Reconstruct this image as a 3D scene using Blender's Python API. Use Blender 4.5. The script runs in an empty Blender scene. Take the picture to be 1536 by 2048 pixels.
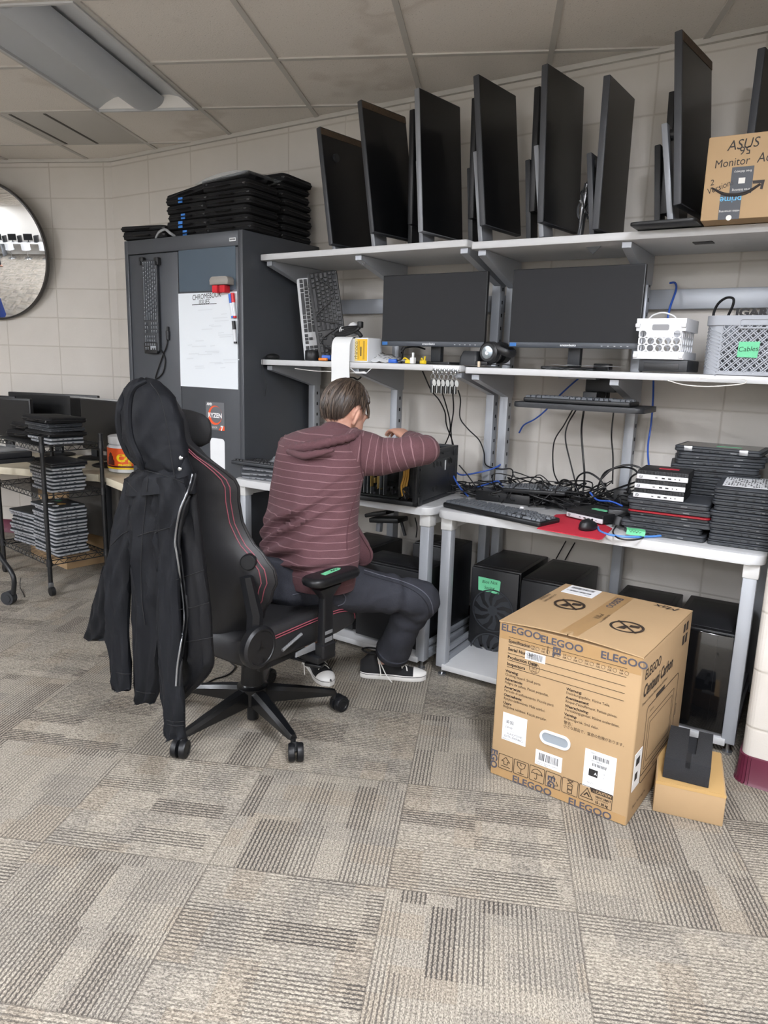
import bpy, bmesh, math, random
from mathutils import Vector, Matrix, Quaternion
PI = math.pi
random.seed(7)
SC = bpy.context.scene
COL = SC.collection
# ------------------------------------------------------------------ camera (solved from the photograph's vanishing points)
FPX, YAW, PITCH, ROLL = 1452.03, -0.582834, -0.2036997, -0.0295556
GA = 0.440873            # angle of the left wall / ceiling grid / carpet grid against the desk wall
EYE = Vector((0, 0, 1.382))
WALL = 3.40              # y of the desk wall
CEIL = 2.692
_fw = Vector((math.sin(YAW)*math.cos(PITCH), math.cos(YAW)*math.cos(PITCH), math.sin(PITCH)))
_rt = _fw.cross(Vector((0, 0, 1))).normalized()
_dn = _fw.cross(_rt)
CR = math.cos(ROLL)*_rt + math.sin(ROLL)*_dn
CD = -math.sin(ROLL)*_rt + math.cos(ROLL)*_dn
def ray(px, py): return CR*((px-768)/FPX) + CD*((py-1024)/FPX) + _fw
def at_y(px, py, y): d = ray(px, py); return EYE + d*(y/d.y)
def at_x(px, py, x): d = ray(px, py); return EYE + d*(x/d.x)
def at_z(px, py, z): d = ray(px, py); return EYE + d*((z-EYE.z)/d.z)
def at_d(px, py, t): return EYE + ray(px, py)*t
DL = Vector((math.cos(GA), math.sin(GA), 0)); NL = Vector((-math.sin(GA), math.cos(GA), 0))
def grid(u, v, z=0): return DL*u + NL*v + Vector((0, 0, z))
LW = 5.025               # left wall: NL.p = LW
cam = bpy.data.cameras.new('camera'); co = bpy.data.objects.new('camera', cam); COL.objects.link(co)
cam.sensor_fit = 'VERTICAL'; cam.sensor_height = 36; cam.lens = FPX/2048*36
cam.clip_start = 0.05; cam.clip_end = 60
co.matrix_world = Matrix(((CR.x, -CD.x, -_fw.x, EYE.x), (CR.y, -CD.y, -_fw.y, EYE.y), (CR.z, -CD.z, -_fw.z, EYE.z), (0, 0, 0, 1)))
SC.camera = co
# ------------------------------------------------------------------ materials
def lin(c):
    if isinstance(c, str):
        c = [int(c[i:i+2], 16)/255 for i in (0, 2, 4)]
    return tuple((x/12.92 if x <= .04045 else ((x+.055)/1.055)**2.4) for x in c) + (1,)
class NT:
    def __init__(s, m): s.t = m.node_tree; s.n = s.t.nodes; s.b = s.n['Principled BSDF']
    def add(s, typ, **kw):
        n = s.n.new(typ)
        for k, v in kw.items(): setattr(n, k, v)
        return n
    def put(s, sock, v):
        if hasattr(v, 'is_output'): s.t.links.new(v, sock)
        elif v is not None: sock.default_value = v
    def math(s, op, a, b=None, c=None, clamp=False):
        n = s.add('ShaderNodeMath', operation=op, use_clamp=clamp)
        s.put(n.inputs[0], a); s.put(n.inputs[1], b); s.put(n.inputs[2], c)
        return n.outputs[0]
    def mix(s, f, a, b, mode='MIX'):
        n = s.add('ShaderNodeMix', data_type='RGBA', blend_type=mode)
        s.put(n.inputs[0], f); s.put(n.inputs[6], a); s.put(n.inputs[7], b)
        return n.outputs[2]
    def noise(s, vec, scale, detail=2, rough=.5, out=0):
        n = s.add('ShaderNodeTexNoise'); s.put(n.inputs['Vector'], vec)
        n.inputs['Scale'].default_value = scale; n.inputs['Detail'].default_value = detail; n.inputs['Roughness'].default_value = rough
        return n.outputs[out]
    def ramp(s, f, stops):
        n = s.add('ShaderNodeValToRGB'); s.put(n.inputs[0], f); e = n.color_ramp.elements
        while len(e) < len(stops): e.new(.5)
        for k, (p, c) in enumerate(stops): e[k].position = p; e[k].color = c if len(c) == 4 else (*c, 1)
        return n.outputs[0]
    def coord(s, which='Object'): return s.add('ShaderNodeTexCoord').outputs[which]
    def sep(s, v):
        n = s.add('ShaderNodeSeparateXYZ'); s.put(n.inputs[0], v); return n.outputs
    def comb(s, x, y, z=0.):
        n = s.add('ShaderNodeCombineXYZ'); s.put(n.inputs[0], x); s.put(n.inputs[1], y); s.put(n.inputs[2], z); return n.outputs[0]
    def bump(s, h, strength=.3, dist=.002):
        n = s.add('ShaderNodeBump'); s.put(n.inputs['Height'], h); n.inputs['Strength'].default_value = strength; n.inputs['Distance'].default_value = dist
        s.t.links.new(n.outputs[0], s.b.inputs['Normal'])
MATS = {}
def mat(name, col, rough=.5, metal=0., noise=0., nscale=60., bump=0., bscale=200., spec=None, coat=0., emit=0., alpha=None, trans=0., sheen=0.):
    if name in MATS: return MATS[name]
    m = bpy.data.materials.new(name); m.use_nodes = True; t = NT(m); b = t.b; c = lin(col)
    b.inputs['Base Color'].default_value = c; b.inputs['Roughness'].default_value = rough; b.inputs['Metallic'].default_value = metal
    if spec is not None: b.inputs['Specular IOR Level'].default_value = spec
    if coat: b.inputs['Coat Weight'].default_value = coat; b.inputs['Coat Roughness'].default_value = .1
    if trans: b.inputs['Transmission Weight'].default_value = trans; b.inputs['IOR'].default_value = 1.3
    if alpha is not None: b.inputs['Alpha'].default_value = alpha
    if sheen: b.inputs['Sheen Weight'].default_value = sheen; b.inputs['Sheen Roughness'].default_value = .6
    if noise:
        f = t.noise(t.coord(), nscale, 3)
        t.put(b.inputs['Base Color'], t.mix(f, tuple(x*(1-noise) for x in c[:3])+(1,), tuple(min(1, x*(1+noise)) for x in c[:3])+(1,)))
    if bump: t.bump(t.noise(t.coord(), bscale, 3), bump, .002)
    if emit: b.inputs['Emission Color'].default_value = c; b.inputs['Emission Strength'].default_value = emit
    MATS[name] = m; return m
# ------------------------------------------------------------------ mesh builder
def spl(pts, n=6):
    P = [Vector(p) for p in pts]
    if len(P) < 3: return P
    Q = [P[0]*2-P[1]] + P + [P[-1]*2-P[-2]]; out = []
    for i in range(1, len(Q)-2):
        a, b, c, d = Q[i-1:i+3]
        for k in range(n):
            t = k/n
            out.append(.5*((2*b)+(c-a)*t+(2*a-5*b+4*c-d)*t*t+(3*b-a-3*c+d)*t**3))
    return out + [P[-1]]
def frame(z, up=None):
    z = Vector(z).normalized(); up = Vector(up) if up is not None else (Vector((0, 0, 1)) if abs(z.z) < .95 else Vector((1, 0, 0)))
    x = up.cross(z).normalized(); y = z.cross(x)
    return Matrix((x, y, z)).transposed()
def TR(loc=(0, 0, 0), rz=0., rx=0., ry=0.):
    return Matrix.Translation(loc) @ Matrix.Rotation(rz, 4, 'Z') @ Matrix.Rotation(ry, 4, 'Y') @ Matrix.Rotation(rx, 4, 'X')
def axes(o, x, y, z=None):
    x = Vector(x).normalized(); y = Vector(y); z = Vector(z) if z is not None else x.cross(y); z.normalize(); y = z.cross(x)
    m = Matrix((x, y, z)).transposed().to_4x4(); m.translation = o; return m
class MB:
    def __init__(s): s.bm = bmesh.new(); s.uv = s.bm.loops.layers.uv.new('UVMap'); s.M = Matrix.Identity(4); s.mi = 0
    def _v(s, p): return s.bm.verts.new(s.M @ Vector(p))
    def _f(s, vs, uvs=None):
        try: f = s.bm.faces.new(vs)
        except ValueError: return None
        f.material_index = s.mi
        if uvs:
            for l, u in zip(f.loops, uvs): l[s.uv].uv = u
        return f
    def box(s, c, d, bev=0., seg=2, M=None):
        x, y, z = d[0]/2, d[1]/2, d[2]/2; T = Matrix.Translation(c) if M is None else M @ Matrix.Translation(c)
        v = [s._v(T @ Vector((a*x, b*y, e*z))) for e in (-1, 1) for b in (-1, 1) for a in (-1, 1)]
        fs = [s._f([v[i] for i in q]) for q in ((0, 2, 3, 1), (4, 5, 7, 6), (0, 1, 5, 4), (1, 3, 7, 5), (3, 2, 6, 7), (2, 0, 4, 6))]
        if bev:
            es = list({e for f in fs for e in f.edges})
            r = bmesh.ops.bevel(s.bm, geom=es, offset=bev, segments=seg, affect='EDGES', profile=.5, material=-1)
            for f in r['faces']: f.material_index = s.mi
        return s
    def b2(s, a, b, bev=0., seg=2, M=None):
        return s.box([(p+q)/2 for p, q in zip(a, b)], [abs(q-p) for p, q in zip(a, b)], bev, seg, M)
    def prism(s, poly, h, M=None, bev=0.):
        """poly in local xy, extruded along local z from 0 to h"""
        M = M or Matrix.Identity(4)
        lo = [s._v(M @ Vector((x, y, 0))) for x, y in poly]; hi = [s._v(M @ Vector((x, y, h))) for x, y in poly]; n = len(poly)
        f0 = s._f(lo[::-1]); f1 = s._f(hi)
        for i in range(n): s._f([lo[i], lo[(i+1) % n], hi[(i+1) % n], hi[i]])
        if bev:
            es = list({e for f in (f0, f1) if f for e in f.edges})
            bmesh.ops.bevel(s.bm, geom=es, offset=bev, segments=2, affect='EDGES', profile=.5)
        return s
    def ring(s, outer, inner, h, M=None):
        M = M or Matrix.Identity(4); n = len(outer)
        A = [[s._v(M @ Vector((x, y, z))) for x, y in P] for P, z in ((outer, 0), (inner, 0), (outer, h), (inner, h))]
        for i in range(n):
            j = (i+1) % n
            s._f([A[0][i], A[1][i], A[1][j], A[0][j]]); s._f([A[2][i], A[2][j], A[3][j], A[3][i]])
            s._f([A[0][i], A[0][j], A[2][j], A[2][i]]); s._f([A[1][i], A[3][i], A[3][j], A[1][j]])
        return s
    def loft(s, rings, closed=True, caps=True, us=None, vs=None):
        R = [[s._v(p) for p in r] for r in rings]; n = len(rings[0])
        m = n if closed else n-1
        for k in range(len(R)-1):
            v0, v1 = (vs[k], vs[k+1]) if vs else (k/(len(R)-1), (k+1)/(len(R)-1))
            for i in range(m):
                j = (i+1) % n
                u0, u1 = (us[i], us[i+1]) if us else (i/m, (i+1)/m)
                s._f([R[k][i], R[k][j], R[k+1][j], R[k+1][i]], [(u0, v0), (u1, v0), (u1, v1), (u0, v1)])
        if caps and closed: s._f(R[0][::-1]); s._f(R[-1])
        return s
    def tube(s, pts, r, n=8, smooth=0, caps=True, flat=None):
        P = spl(pts, smooth) if smooth else [Vector(p) for p in pts]
        rr = r if isinstance(r, (list, tuple)) else None
        rings = []; prev = None; L = 0; vs = []
        for i, p in enumerate(P):
            t = (P[min(i+1, len(P)-1)] - P[max(i-1, 0)])
            if t.length < 1e-9: t = Vector((0, 0, 1))
            t.normalize()
            if prev is None: x = frame(t).col[0].to_3d() if False else frame(t) @ Vector((1, 0, 0))
            else: x = (prev - t*prev.dot(t)); x = x.normalized() if x.length > 1e-6 else frame(t) @ Vector((1, 0, 0))
            prev = x; y = t.cross(x)
            if rr: f = i/(len(P)-1)*(len(rr)-1); a = int(min(f, len(rr)-2)) if len(rr) > 1 else 0; q = rr[a]+(rr[a+1]-rr[a])*(f-a)
            else: q = r
            if i: L += (p-P[i-1]).length
            vs.append(L)
            fl = flat or 1
            rings.append([p + x*(math.cos(2*PI*k/n)*q) + y*(math.sin(2*PI*k/n)*q*fl) for k in range(n)])
        return s.loft(rings, True, caps, vs=vs)
    def cyl(s, a, b, r, n=24, r2=None, bev=0.):
        a, b = Vector(a), Vector(b); F = frame(b-a); r2 = r if r2 is None else r2; L = (b-a).length
        prof = [(r, 0), (r2, L)] if not bev else [(r-bev, 0), (r, bev), (r2, L-bev), (r2-bev, L)]
        T = F.to_4x4(); T.translation = a
        return s.lathe(prof, T, n)
    def lathe(s, prof, M=None, n=24, caps=True):
        M = M or Matrix.Identity(4)
        return s.loft([[M @ Vector((r*math.cos(2*PI*k/n), r*math.sin(2*PI*k/n), z)) for k in range(n)] for r, z in prof], True, caps)
    def ball(s, c, r, M=None, n=16, m=10):
        rr = r if isinstance(r, (tuple, list)) else (r, r, r); M = M or Matrix.Identity(4); c = Vector(c)
        return s.loft([[M @ (c+Vector((rr[0]*math.sin(PI*j/m)*math.cos(2*PI*k/n), rr[1]*math.sin(PI*j/m)*math.sin(2*PI*k/n), -rr[2]*math.cos(PI*j/m)))) for k in range(n)]
                       for j in [.15]+list(range(1, m))+[m-.15]], True, True)
    def quad(s, p): return s._f([s._v(x) for x in p], [(0, 0), (1, 0), (1, 1), (0, 1)][:len(p)])
    def poly(s, pts, M=None):
        M = M or Matrix.Identity(4); s._f([s._v(M @ Vector((x, y, 0))) for x, y in pts]); return s
    def text(s, body, size, M, align='LEFT', ext=0., bold=0., sx=1., shear=0.):
        cu = bpy.data.curves.new('txt', 'FONT'); cu.body = body; cu.size = size; cu.align_x = align; cu.align_y = 'CENTER'
        cu.extrude = ext; cu.offset = bold; cu.resolution_u = 3; cu.shear = shear
        o = bpy.data.objects.new('txt', cu); COL.objects.link(o)
        me = bpy.data.meshes.new_from_object(o.evaluated_get(bpy.context.evaluated_depsgraph_get()))
        vs = [s._v(M @ Vector((v.co.x*sx, v.co.y, v.co.z))) for v in me.vertices]
        for p in me.polygons: s._f([vs[i] for i in p.vertices])
        bpy.data.objects.remove(o); bpy.data.curves.remove(cu); bpy.data.meshes.remove(me); return s
    def build(s, name, m, parent=None, sharp=35, smooth=True, recalc=True):
        if recalc: bmesh.ops.recalc_face_normals(s.bm, faces=s.bm.faces[:])
        me = bpy.data.meshes.new(name); s.bm.to_mesh(me); s.bm.free()
        for x in (m if isinstance(m, (list, tuple)) else [m]): me.materials.append(x)
        if smooth:
            me.polygons.foreach_set('use_smooth', [True]*len(me.polygons)); me.set_sharp_from_angle(angle=math.radians(sharp))
        o = bpy.data.objects.new(name, me); COL.objects.link(o)
        if parent is not None: o.parent = parent
        return o
def rrect(x0, y0, x1, y1, r, n=4, corners=(1, 1, 1, 1)):
    out = []
    for k, (cx, cy, a) in enumerate(((x1-r, y1-r, 0), (x0+r, y1-r, PI/2), (x0+r, y0+r, PI), (x1-r, y0+r, 1.5*PI))):
        if corners[k]:
            for i in range(n+1): out.append((cx+r*math.cos(a+PI/2*i/n), cy+r*math.sin(a+PI/2*i/n)))
        else: out.append(((x1, y1), (x0, y1), (x0, y0), (x1, y0))[k])
    return out
def disc(r, n=24, c=(0, 0), ry=None): return [(c[0]+r*math.cos(2*PI*k/n), c[1]+(ry or r)*math.sin(2*PI*k/n)) for k in range(n)]
# ------------------------------------------------------------------ things, tags, copies
def tag(o, label, cat, group=None, kind=None):
    o['label'] = label; o['category'] = cat
    if group: o['group'] = group
    if kind: o['kind'] = kind
    return o
def thing(name, label, cat, loc=(0, 0, 0), rz=0., group=None, M=None):
    o = bpy.data.objects.new(name, None); COL.objects.link(o); o.empty_display_size = .05
    if M is not None: o.matrix_world = M
    else: o.location = loc; o.rotation_euler = (0, 0, rz)
    return tag(o, label, cat, group)
def structure(o): o['kind'] = 'structure'; return o
def dup(root, label, M=None, loc=None, rz=None, group=None):
    r = root.copy(); COL.objects.link(r); r['label'] = label
    if group: r['group'] = group
    if M is not None: r.matrix_world = M
    else: r.location = loc; r.rotation_euler = (0, 0, rz or 0)
    for ch in list(root.children):
        c = ch.copy(); COL.objects.link(c); c.parent = r
        for g in ch.children: d = g.copy(); COL.objects.link(d); d.parent = c
    return r
ORD = ['first', 'second', 'third', 'fourth', 'fifth', 'sixth', 'seventh', 'eighth', 'ninth', 'tenth', 'eleventh', 'twelfth', 'thirteenth', 'fourteenth']
def nth_top(i, n):
    """i counted from the bottom (0) of n"""
    if i == n-1: return 'topmost'
    if i == 0: return 'lowest'
    return ORD[n-1-i] + ' from the top'
# ================================================================== SETTING
def block_mat():
    m = bpy.data.materials.new('painted_block'); m.use_nodes = True; t = NT(m)
    uv = t.sep(t.coord('UV')); u, v = uv[0], uv[1]
    def line(x, size, off, w):
        f = t.math('FRACT', t.math('ADD', t.math('DIVIDE', x, size), off))
        d = t.math('MINIMUM', f, t.math('SUBTRACT', 1., f))
        return t.math('MULTIPLY', d, size)
    du = line(u, .4064, 0., 0); dv = line(v, .2032, 0., 0)
    d = t.math('MINIMUM', du, dv)
    g = t.math('SMOOTH_MIN', t.math('DIVIDE', d, .0065), 1., .3)
    g = t.math('MINIMUM', g, 1.)
    ob = t.coord('Object')
    n1 = t.noise(ob, 7, 3); n2 = t.noise(ob, 190, 4, .7)
    base = t.mix(n1, lin('c7c2ba'), lin('d0cbc4'))
    pit = t.ramp(n2, [(.30, (0, 0, 0)), (.38, (1, 1, 1))])
    base = t.mix(t.math('MULTIPLY_ADD', g, .72, .28), lin('aea79c'), base)
    base = t.mix(t.math('MULTIPLY_ADD', pit, .12, .88), lin('8c857b'), base)
    t.put(t.b.inputs['Base Color'], base); t.b.inputs['Roughness'].default_value = .62
    h = t.math('ADD', g, t.math('MULTIPLY', n2, .35))
    t.bump(h, .5, .003)
    return m
BLOCK = block_mat()
MAROON = mat('maroon_vinyl', '5a1f33', .45)
def wall(name, pts, u0=0.):
    """vertical wall along a polyline of (x, y), 0..CEIL, uv in metres"""
    mb = MB(); u = u0
    for a, b in zip(pts, pts[1:]):
        L = math.hypot(b[0]-a[0], b[1]-a[1])
        mb._f([mb._v((a[0], a[1], 0)), mb._v((b[0], b[1], 0)), mb._v((b[0], b[1], CEIL)), mb._v((a[0], a[1], CEIL))],
              [(u, 0), (u+L, 0), (u+L, CEIL), (u, CEIL)]); u += L
    return structure(mb.build(name, BLOCK, sharp=50, recalc=False))
def base_strip(name, pts):
    mb = MB()
    for a, b in zip(pts, pts[1:]):
        d = Vector((b[0]-a[0], b[1]-a[1], 0)).normalized(); n = Vector((d.y, -d.x, 0))
        prof = ((0, 0), (.016, 0), (.009, .012), (.007, .1), (0, .102))
        A, B = Vector((*a, 0)), Vector((*b, 0))
        mb.loft([[A+n*p+Vector((0, 0, z)) for p, z in prof], [B+n*p+Vector((0, 0, z)) for p, z in prof]])
    return structure(mb.build(name, MAROON))
CORNER = (-4.57, WALL)
JX = at_y(1081, 835, WALL).x                     # a block joint seen on the desk wall
wall('wall_back', [CORNER, (.2, WALL)], (CORNER[0]-JX) % .4064)
lp = grid(-12.5, LW); lw = (lp.x, lp.y)
lj = (Vector((*CORNER, 0))-lp).length
wall('wall_left', [lw, CORNER], -(lj - .4064*.5) % .4064 + .26)
# wall end on the right with a bullnose corner
R0 = .035; RX, RY = -.213, 2.592
arc = [(RX+R0-R0*math.cos(a), RY+R0-R0*math.sin(a)) for a in [PI/2*i/6 for i in range(7)]]
RE = grid(4.6, 1.2); wall('wall_right', [(RX, WALL)] + arc + [(3.2, RY), (RE.x, RE.y)], .1)
base_strip('baseboard_right', [(RX, WALL)] + arc + [(3.2, RY)])
base_strip('baseboard_back', [CORNER, (RX, WALL)])
base_strip('baseboard_left', [lw, CORNER])
# far side of the room, behind the viewer
VF = -4.2; UR = 4.6; UL = -12.5
def plainwall(name, a, b):
    A, B = grid(*a), grid(*b); o = wall(name, [(A.x, A.y), (B.x, B.y)]); o.data.materials[0] = mat('white_wall_paint', 'e4e0d8', .7, bump=.1, bscale=40); return o
plainwall('wall_far', (UR, VF), (UL, VF))
plainwall('wall_side_left', (UL, VF), (UL, LW))
plainwall('wall_side_right', (UR, 1.2), (UR, VF))
# carpet
def carpet_mat():
    m = bpy.data.materials.new('carpet_tiles'); m.use_nodes = True; t = NT(m)
    uv = t.sep(t.coord('UV')); S = .5
    x, y = t.math('DIVIDE', uv[0], S), t.math('DIVIDE', uv[1], S)
    ix, iy = t.math('FLOOR', x), t.math('FLOOR', y); fx, fy = t.math('FRACT', x), t.math('FRACT', y)
    par = t.math('MODULO', t.math('ADD', t.math('ADD', ix, iy), 200.), 2.)
    par = t.math('GREATER_THAN', par, .5)
    def sel(a, b): return t.math('ADD', t.math('MULTIPLY', a, t.math('SUBTRACT', 1., par)), t.math('MULTIPLY', b, par))
    a, b = sel(fx, fy), sel(fy, fx)               # a across the ribs, b along the ribs
    seed = t.math('ADD', t.math('MULTIPLY', ix, 7.31), t.math('MULTIPLY', iy, 3.77))
    cellv = t.comb(t.math('ADD', a, seed), t.math('ADD', b, seed), 0.)
    # tinted rectangles inside the tile, one layer long across the ribs and one long along them
    def blocks(na, nb, sd):
        va = t.math('FLOOR', t.math('MULTIPLY', t.math('ADD', a, t.math('MULTIPLY', t.math('SINE', t.math('MULTIPLY', t.math('FLOOR', t.math('MULTIPLY', b, nb)), 5.1)), .11)), na))
        vb = t.math('FLOOR', t.math('MULTIPLY', b, nb))
        w = t.add('ShaderNodeTexWhiteNoise', noise_dimensions='3D')
        t.put(w.inputs['Vector'], t.comb(va, vb, t.math('ADD', seed, sd))); return w.outputs['Value']
    r1, r2, r3 = blocks(4, 3, .3), blocks(3, 6, 5.7), blocks(7, 2.2, 9.1)
    wob = t.math('MULTIPLY', t.noise(cellv, 90, 1), .012)
    zig = t.math('MULTIPLY', t.math('PINGPONG', t.math('MULTIPLY', b, 60.), 1.), .0028)
    rib = t.math('SINE', t.math('MULTIPLY', t.math('ADD', t.math('ADD', a, zig), wob), 2*PI*42))
    rib = t.math('MULTIPLY_ADD', rib, .5, .5)
    grain = t.noise(cellv, 260, 2, .6)
    fleck = t.noise(t.comb(t.math('MULTIPLY', a, 1.), t.math('MULTIPLY', b, .55), seed), 150, 1)
    # amount of dark rib: strong in some rectangles, light in others
    amt = t.math('MULTIPLY_ADD', r3, .85, .15)
    dark = t.math('MULTIPLY', t.ramp(rib, [(.45, (0, 0, 0)), (.85, (1, 1, 1))]), amt)
    light = t.mix(r1, lin('938e86'), lin('a69f93'))
    tan = t.math('GREATER_THAN', r2, .80); gry = t.math('LESS_THAN', r2, .2)
    light = t.mix(t.math('MULTIPLY', tan, .45), light, lin('8f7f6c'))
    light = t.mix(t.math('MULTIPLY', gry, .6), light, lin('7d7a76'))
    light = t.mix(t.math('MULTIPLY', t.math('GREATER_THAN', r3, .86), .45), light, lin('695f57'))
    spk = t.ramp(t.math('ADD', t.math('MULTIPLY', fleck, .6), t.math('MULTIPLY', grain, .4)), [(.38, (0, 0, 0)), (.60, (1, 1, 1))])
    colr = t.mix(spk, t.mix(.62, light, lin('4b4742')), t.mix(.42, light, lin('d8d0c0')))
    colr = t.mix(dark, colr, lin('4a4744'))
    e = t.math('MINIMUM', t.math('MINIMUM', fx, t.math('SUBTRACT', 1., fx)), t.math('MINIMUM', fy, t.math('SUBTRACT', 1., fy)))
    colr = t.mix(t.math('MULTIPLY', t.math('LESS_THAN', e, .006), .35), colr, lin('4f4a45'))
    colr = t.mix(1., colr, (.90, .885, .865, 1), 'MULTIPLY')
    t.put(t.b.inputs['Base Color'], colr); t.b.inputs['Roughness'].default_value = .95; t.b.inputs['Specular IOR Level'].default_value = .1
    t.bump(t.math('ADD', spk, t.math('MULTIPLY', dark, -1.)), .35, .003)
    return m
def flat(name, m, z, face_up=True):
    mb = MB(); o = Vector((-.456, 1.658, 0)); ou, ov = o.dot(DL), o.dot(NL)
    pts = [(UL, VF), (UR, VF), (UR, LW+1.2), (UL, LW+1.2)]
    # cut by the walls is not needed beyond them: keep to the room polygon
    poly = [grid(UL, VF), grid(UR, VF), grid(UR, 1.2), Vector((3.2, RY, 0)), Vector((RX, RY, 0)), Vector((RX, WALL, 0)), Vector((*CORNER, 0)), grid(UL, LW)]
    vs = [mb._v((p.x, p.y, z)) for p in poly]
    mb._f(vs if face_up else vs[::-1], None)
    for f in mb.bm.faces:
        for l in f.loops: l[mb.uv].uv = (l.vert.co.dot(DL)-ou, l.vert.co.dot(NL)-ov)
    return structure(mb.build(name, m, recalc=False))
flat('floor', carpet_mat(), 0.)
def tile_mat():
    m = bpy.data.materials.new('ceiling_tile'); m.use_nodes = True; t = NT(m); c = t.coord()
    n = t.noise(c, 130, 3, .7); n2 = t.noise(c, 1.4, 3); n3 = t.noise(c, 330, 2)
    base = t.mix(n2, lin('dfd9d1'), lin('ebe5dd'))
    base = t.mix(t.ramp(n, [(.31, (1, 1, 1)), (.37, (0, 0, 0))]), base, lin('98928a'))
    base = t.mix(t.math('MULTIPLY', n3, .25), base, lin('f2eee8'))
    # old water stains
    s = t.noise(c, .9, 4, .55)
    ringm = t.ramp(s, [(.60, (0, 0, 0)), (.635, (1, 1, 1)), (.65, (0, 0, 0)), (.66, (0, 0, 0))])
    base = t.mix(t.math('MULTIPLY', ringm, .22), base, lin('8d7860'))
    t.put(t.b.inputs['Base Color'], base); t.b.inputs['Roughness'].default_value = .9
    t.bump(n, .5, .004); return m
TBAR = mat('ceiling_grid_paint', 'c4c1bb', .6)
U0, V0, GS = -.44, 3.465, .602
UC = U0 - GS*2.5
TROFF = [(UC, V0+GS-.6)] + [(U0-GS*k, v) for k, v in ((2.5, V0-GS*8), (2.5, V0-GS*12), (-1.5, V0-GS*5), (-1.5, V0-GS*10), (6.5, V0-GS*4), (6.5, V0-GS*9), (11.5, V0-GS*7), (13.5, V0-GS*11))]
def in_troff(u, v): return any(abs(u-a) < .27 and abs(v-b) < .57 for a, b in TROFF)
mb = MB()
for k in range(-20, 9):
    for j in range(-13, 5):
        u, v = U0+GS*(k+.5), V0+GS*(j-.5)
        if in_troff(u, v): continue
        mb._f([mb._v(grid(u-GS/2, v-GS/2, CEIL)), mb._v(grid(u-GS/2, v+GS/2, CEIL)), mb._v(grid(u+GS/2, v+GS/2, CEIL)), mb._v(grid(u+GS/2, v-GS/2, CEIL))])
bmesh.ops.remove_doubles(mb.bm, verts=mb.bm.verts[:], dist=.001)
structure(mb.build('ceiling', tile_mat(), recalc=False))
mb = MB()
for k in range(-20, 9):
    for j in range(-13, 4):
        u, v = U0+GS*k, V0+GS*j
        if UL < u < UR and VF < v < LW and not in_troff(u, v+GS/2): mb.box((0, 0, 0), (.024, min(GS, LW-v), .008), M=TR(grid(u, v+min(GS, LW-v)/2, CEIL-.003), GA))
        if UL < u < UR and VF < v < LW and not in_troff(u+GS/2, v): mb.box((0, 0, 0), (GS, .024, .007), M=TR(grid(u+GS/2, v, CEIL-.003), GA))
structure(mb.build('trim_1', TBAR))
mb = MB()
for a, b in (((CORNER), (RX, WALL)), ((lw), (CORNER))):
    A, B = Vector((*a, CEIL-.012)), Vector((*b, CEIL-.012)); d = (B-A).normalized(); n = Vector((d.y, -d.x, 0))
    mb.box((0, 0, 0), ((B-A).length, .02, .022), M=axes((A+B)/2+n*.01, d, Vector((-n.x, -n.y, 0))))
structure(mb.build('trim_2', TBAR))
# ------------------------------------------------------------------ ceiling lights
WHITE_PAINT = mat('white_enamel', 'c4c6c8', .4)
LAMP_OFF = mat('lamp_diffuser_off', 'bcc1c7', .55)
LAMP_ON = mat('lamp_diffuser_lit', 'f4f7ff', .5, emit=152.)
REFL = mat('lamp_reflector', 'd3d7db', .5); ENDW = mat('lamp_end_plate', 'f4f2ee', .5)
def troffer(u, v, lit, label, L=1.2, group='ceiling troffers'):
    """u, v: centre; long axis along NL.  A recessed pan: curved wings either side of a rounded centre diffuser."""
    W = .58; r = thing('ceiling_light', label, 'ceiling light', M=TR(grid(u, v, CEIL-.008), GA), group=group)
    mb = MB(); o = rrect(-W/2, -L/2, W/2, L/2, .002, 1); i = rrect(-W/2+.014, -L/2+.014, W/2-.014, L/2-.014, .002, 1)
    mb.ring(o, i, .012, TR((0, 0, -.006))); mb.build('frame', WHITE_PAINT, r)
    mb = MB(); prof = []
    for k in range(13):
        x = -W/2+.014 + (W-.028)*k/12; h = -.002+.075*math.sin(PI*min(1, abs(abs(x)-W/2)/.16)/2)
        prof.append((x, -0.002+h*1.0))
    mb.loft([[(x, y, z) for x, z in prof] for y in (-L/2+.014, L/2-.014)], closed=False)
    mb.build('reflector', REFL, r, recalc=False)
    for y in (-L/2+.016, L/2-.016):
        mb = MB(); mb._f([mb._v((x, y, z)) for x, z in prof]); mb.build('end_plate', ENDW, r)
    mb = MB(); dp = [(.105*math.cos(PI+PI*k/14), .055+.062*math.sin(PI+PI*k/14)) for k in range(15)]
    mb.loft([[(x, y, z) for x, z in dp] for y in (-L/2+.018, L/2-.018)], closed=False)
    mb._f([mb._v((x, -L/2+.02, z)) for x, z in dp]); mb._f([mb._v((x, L/2-.02, z)) for x, z in dp])
    mb.build('diffuser', LAMP_ON if lit else LAMP_OFF, r)
    return r
for i, ((u, v), lab) in enumerate(zip(TROFF, ('unlit grey ceiling light with rounded centre diffuser above the storage cabinet', 'lit ceiling light behind the viewer, in line with the unlit one', 'lit ceiling light by the far wall, in line with the unlit one',
        'lit ceiling light over the open floor to the right', 'lit ceiling light by the far wall on the right', 'lit ceiling light over the left side of the room', 'lit ceiling light by the far wall on the left',
        'lit ceiling light deep in the left of the room, seen in the mirror', 'lit ceiling light above the far table, seen in the mirror'))):
    troffer(u, v, i > 0, lab)
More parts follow.
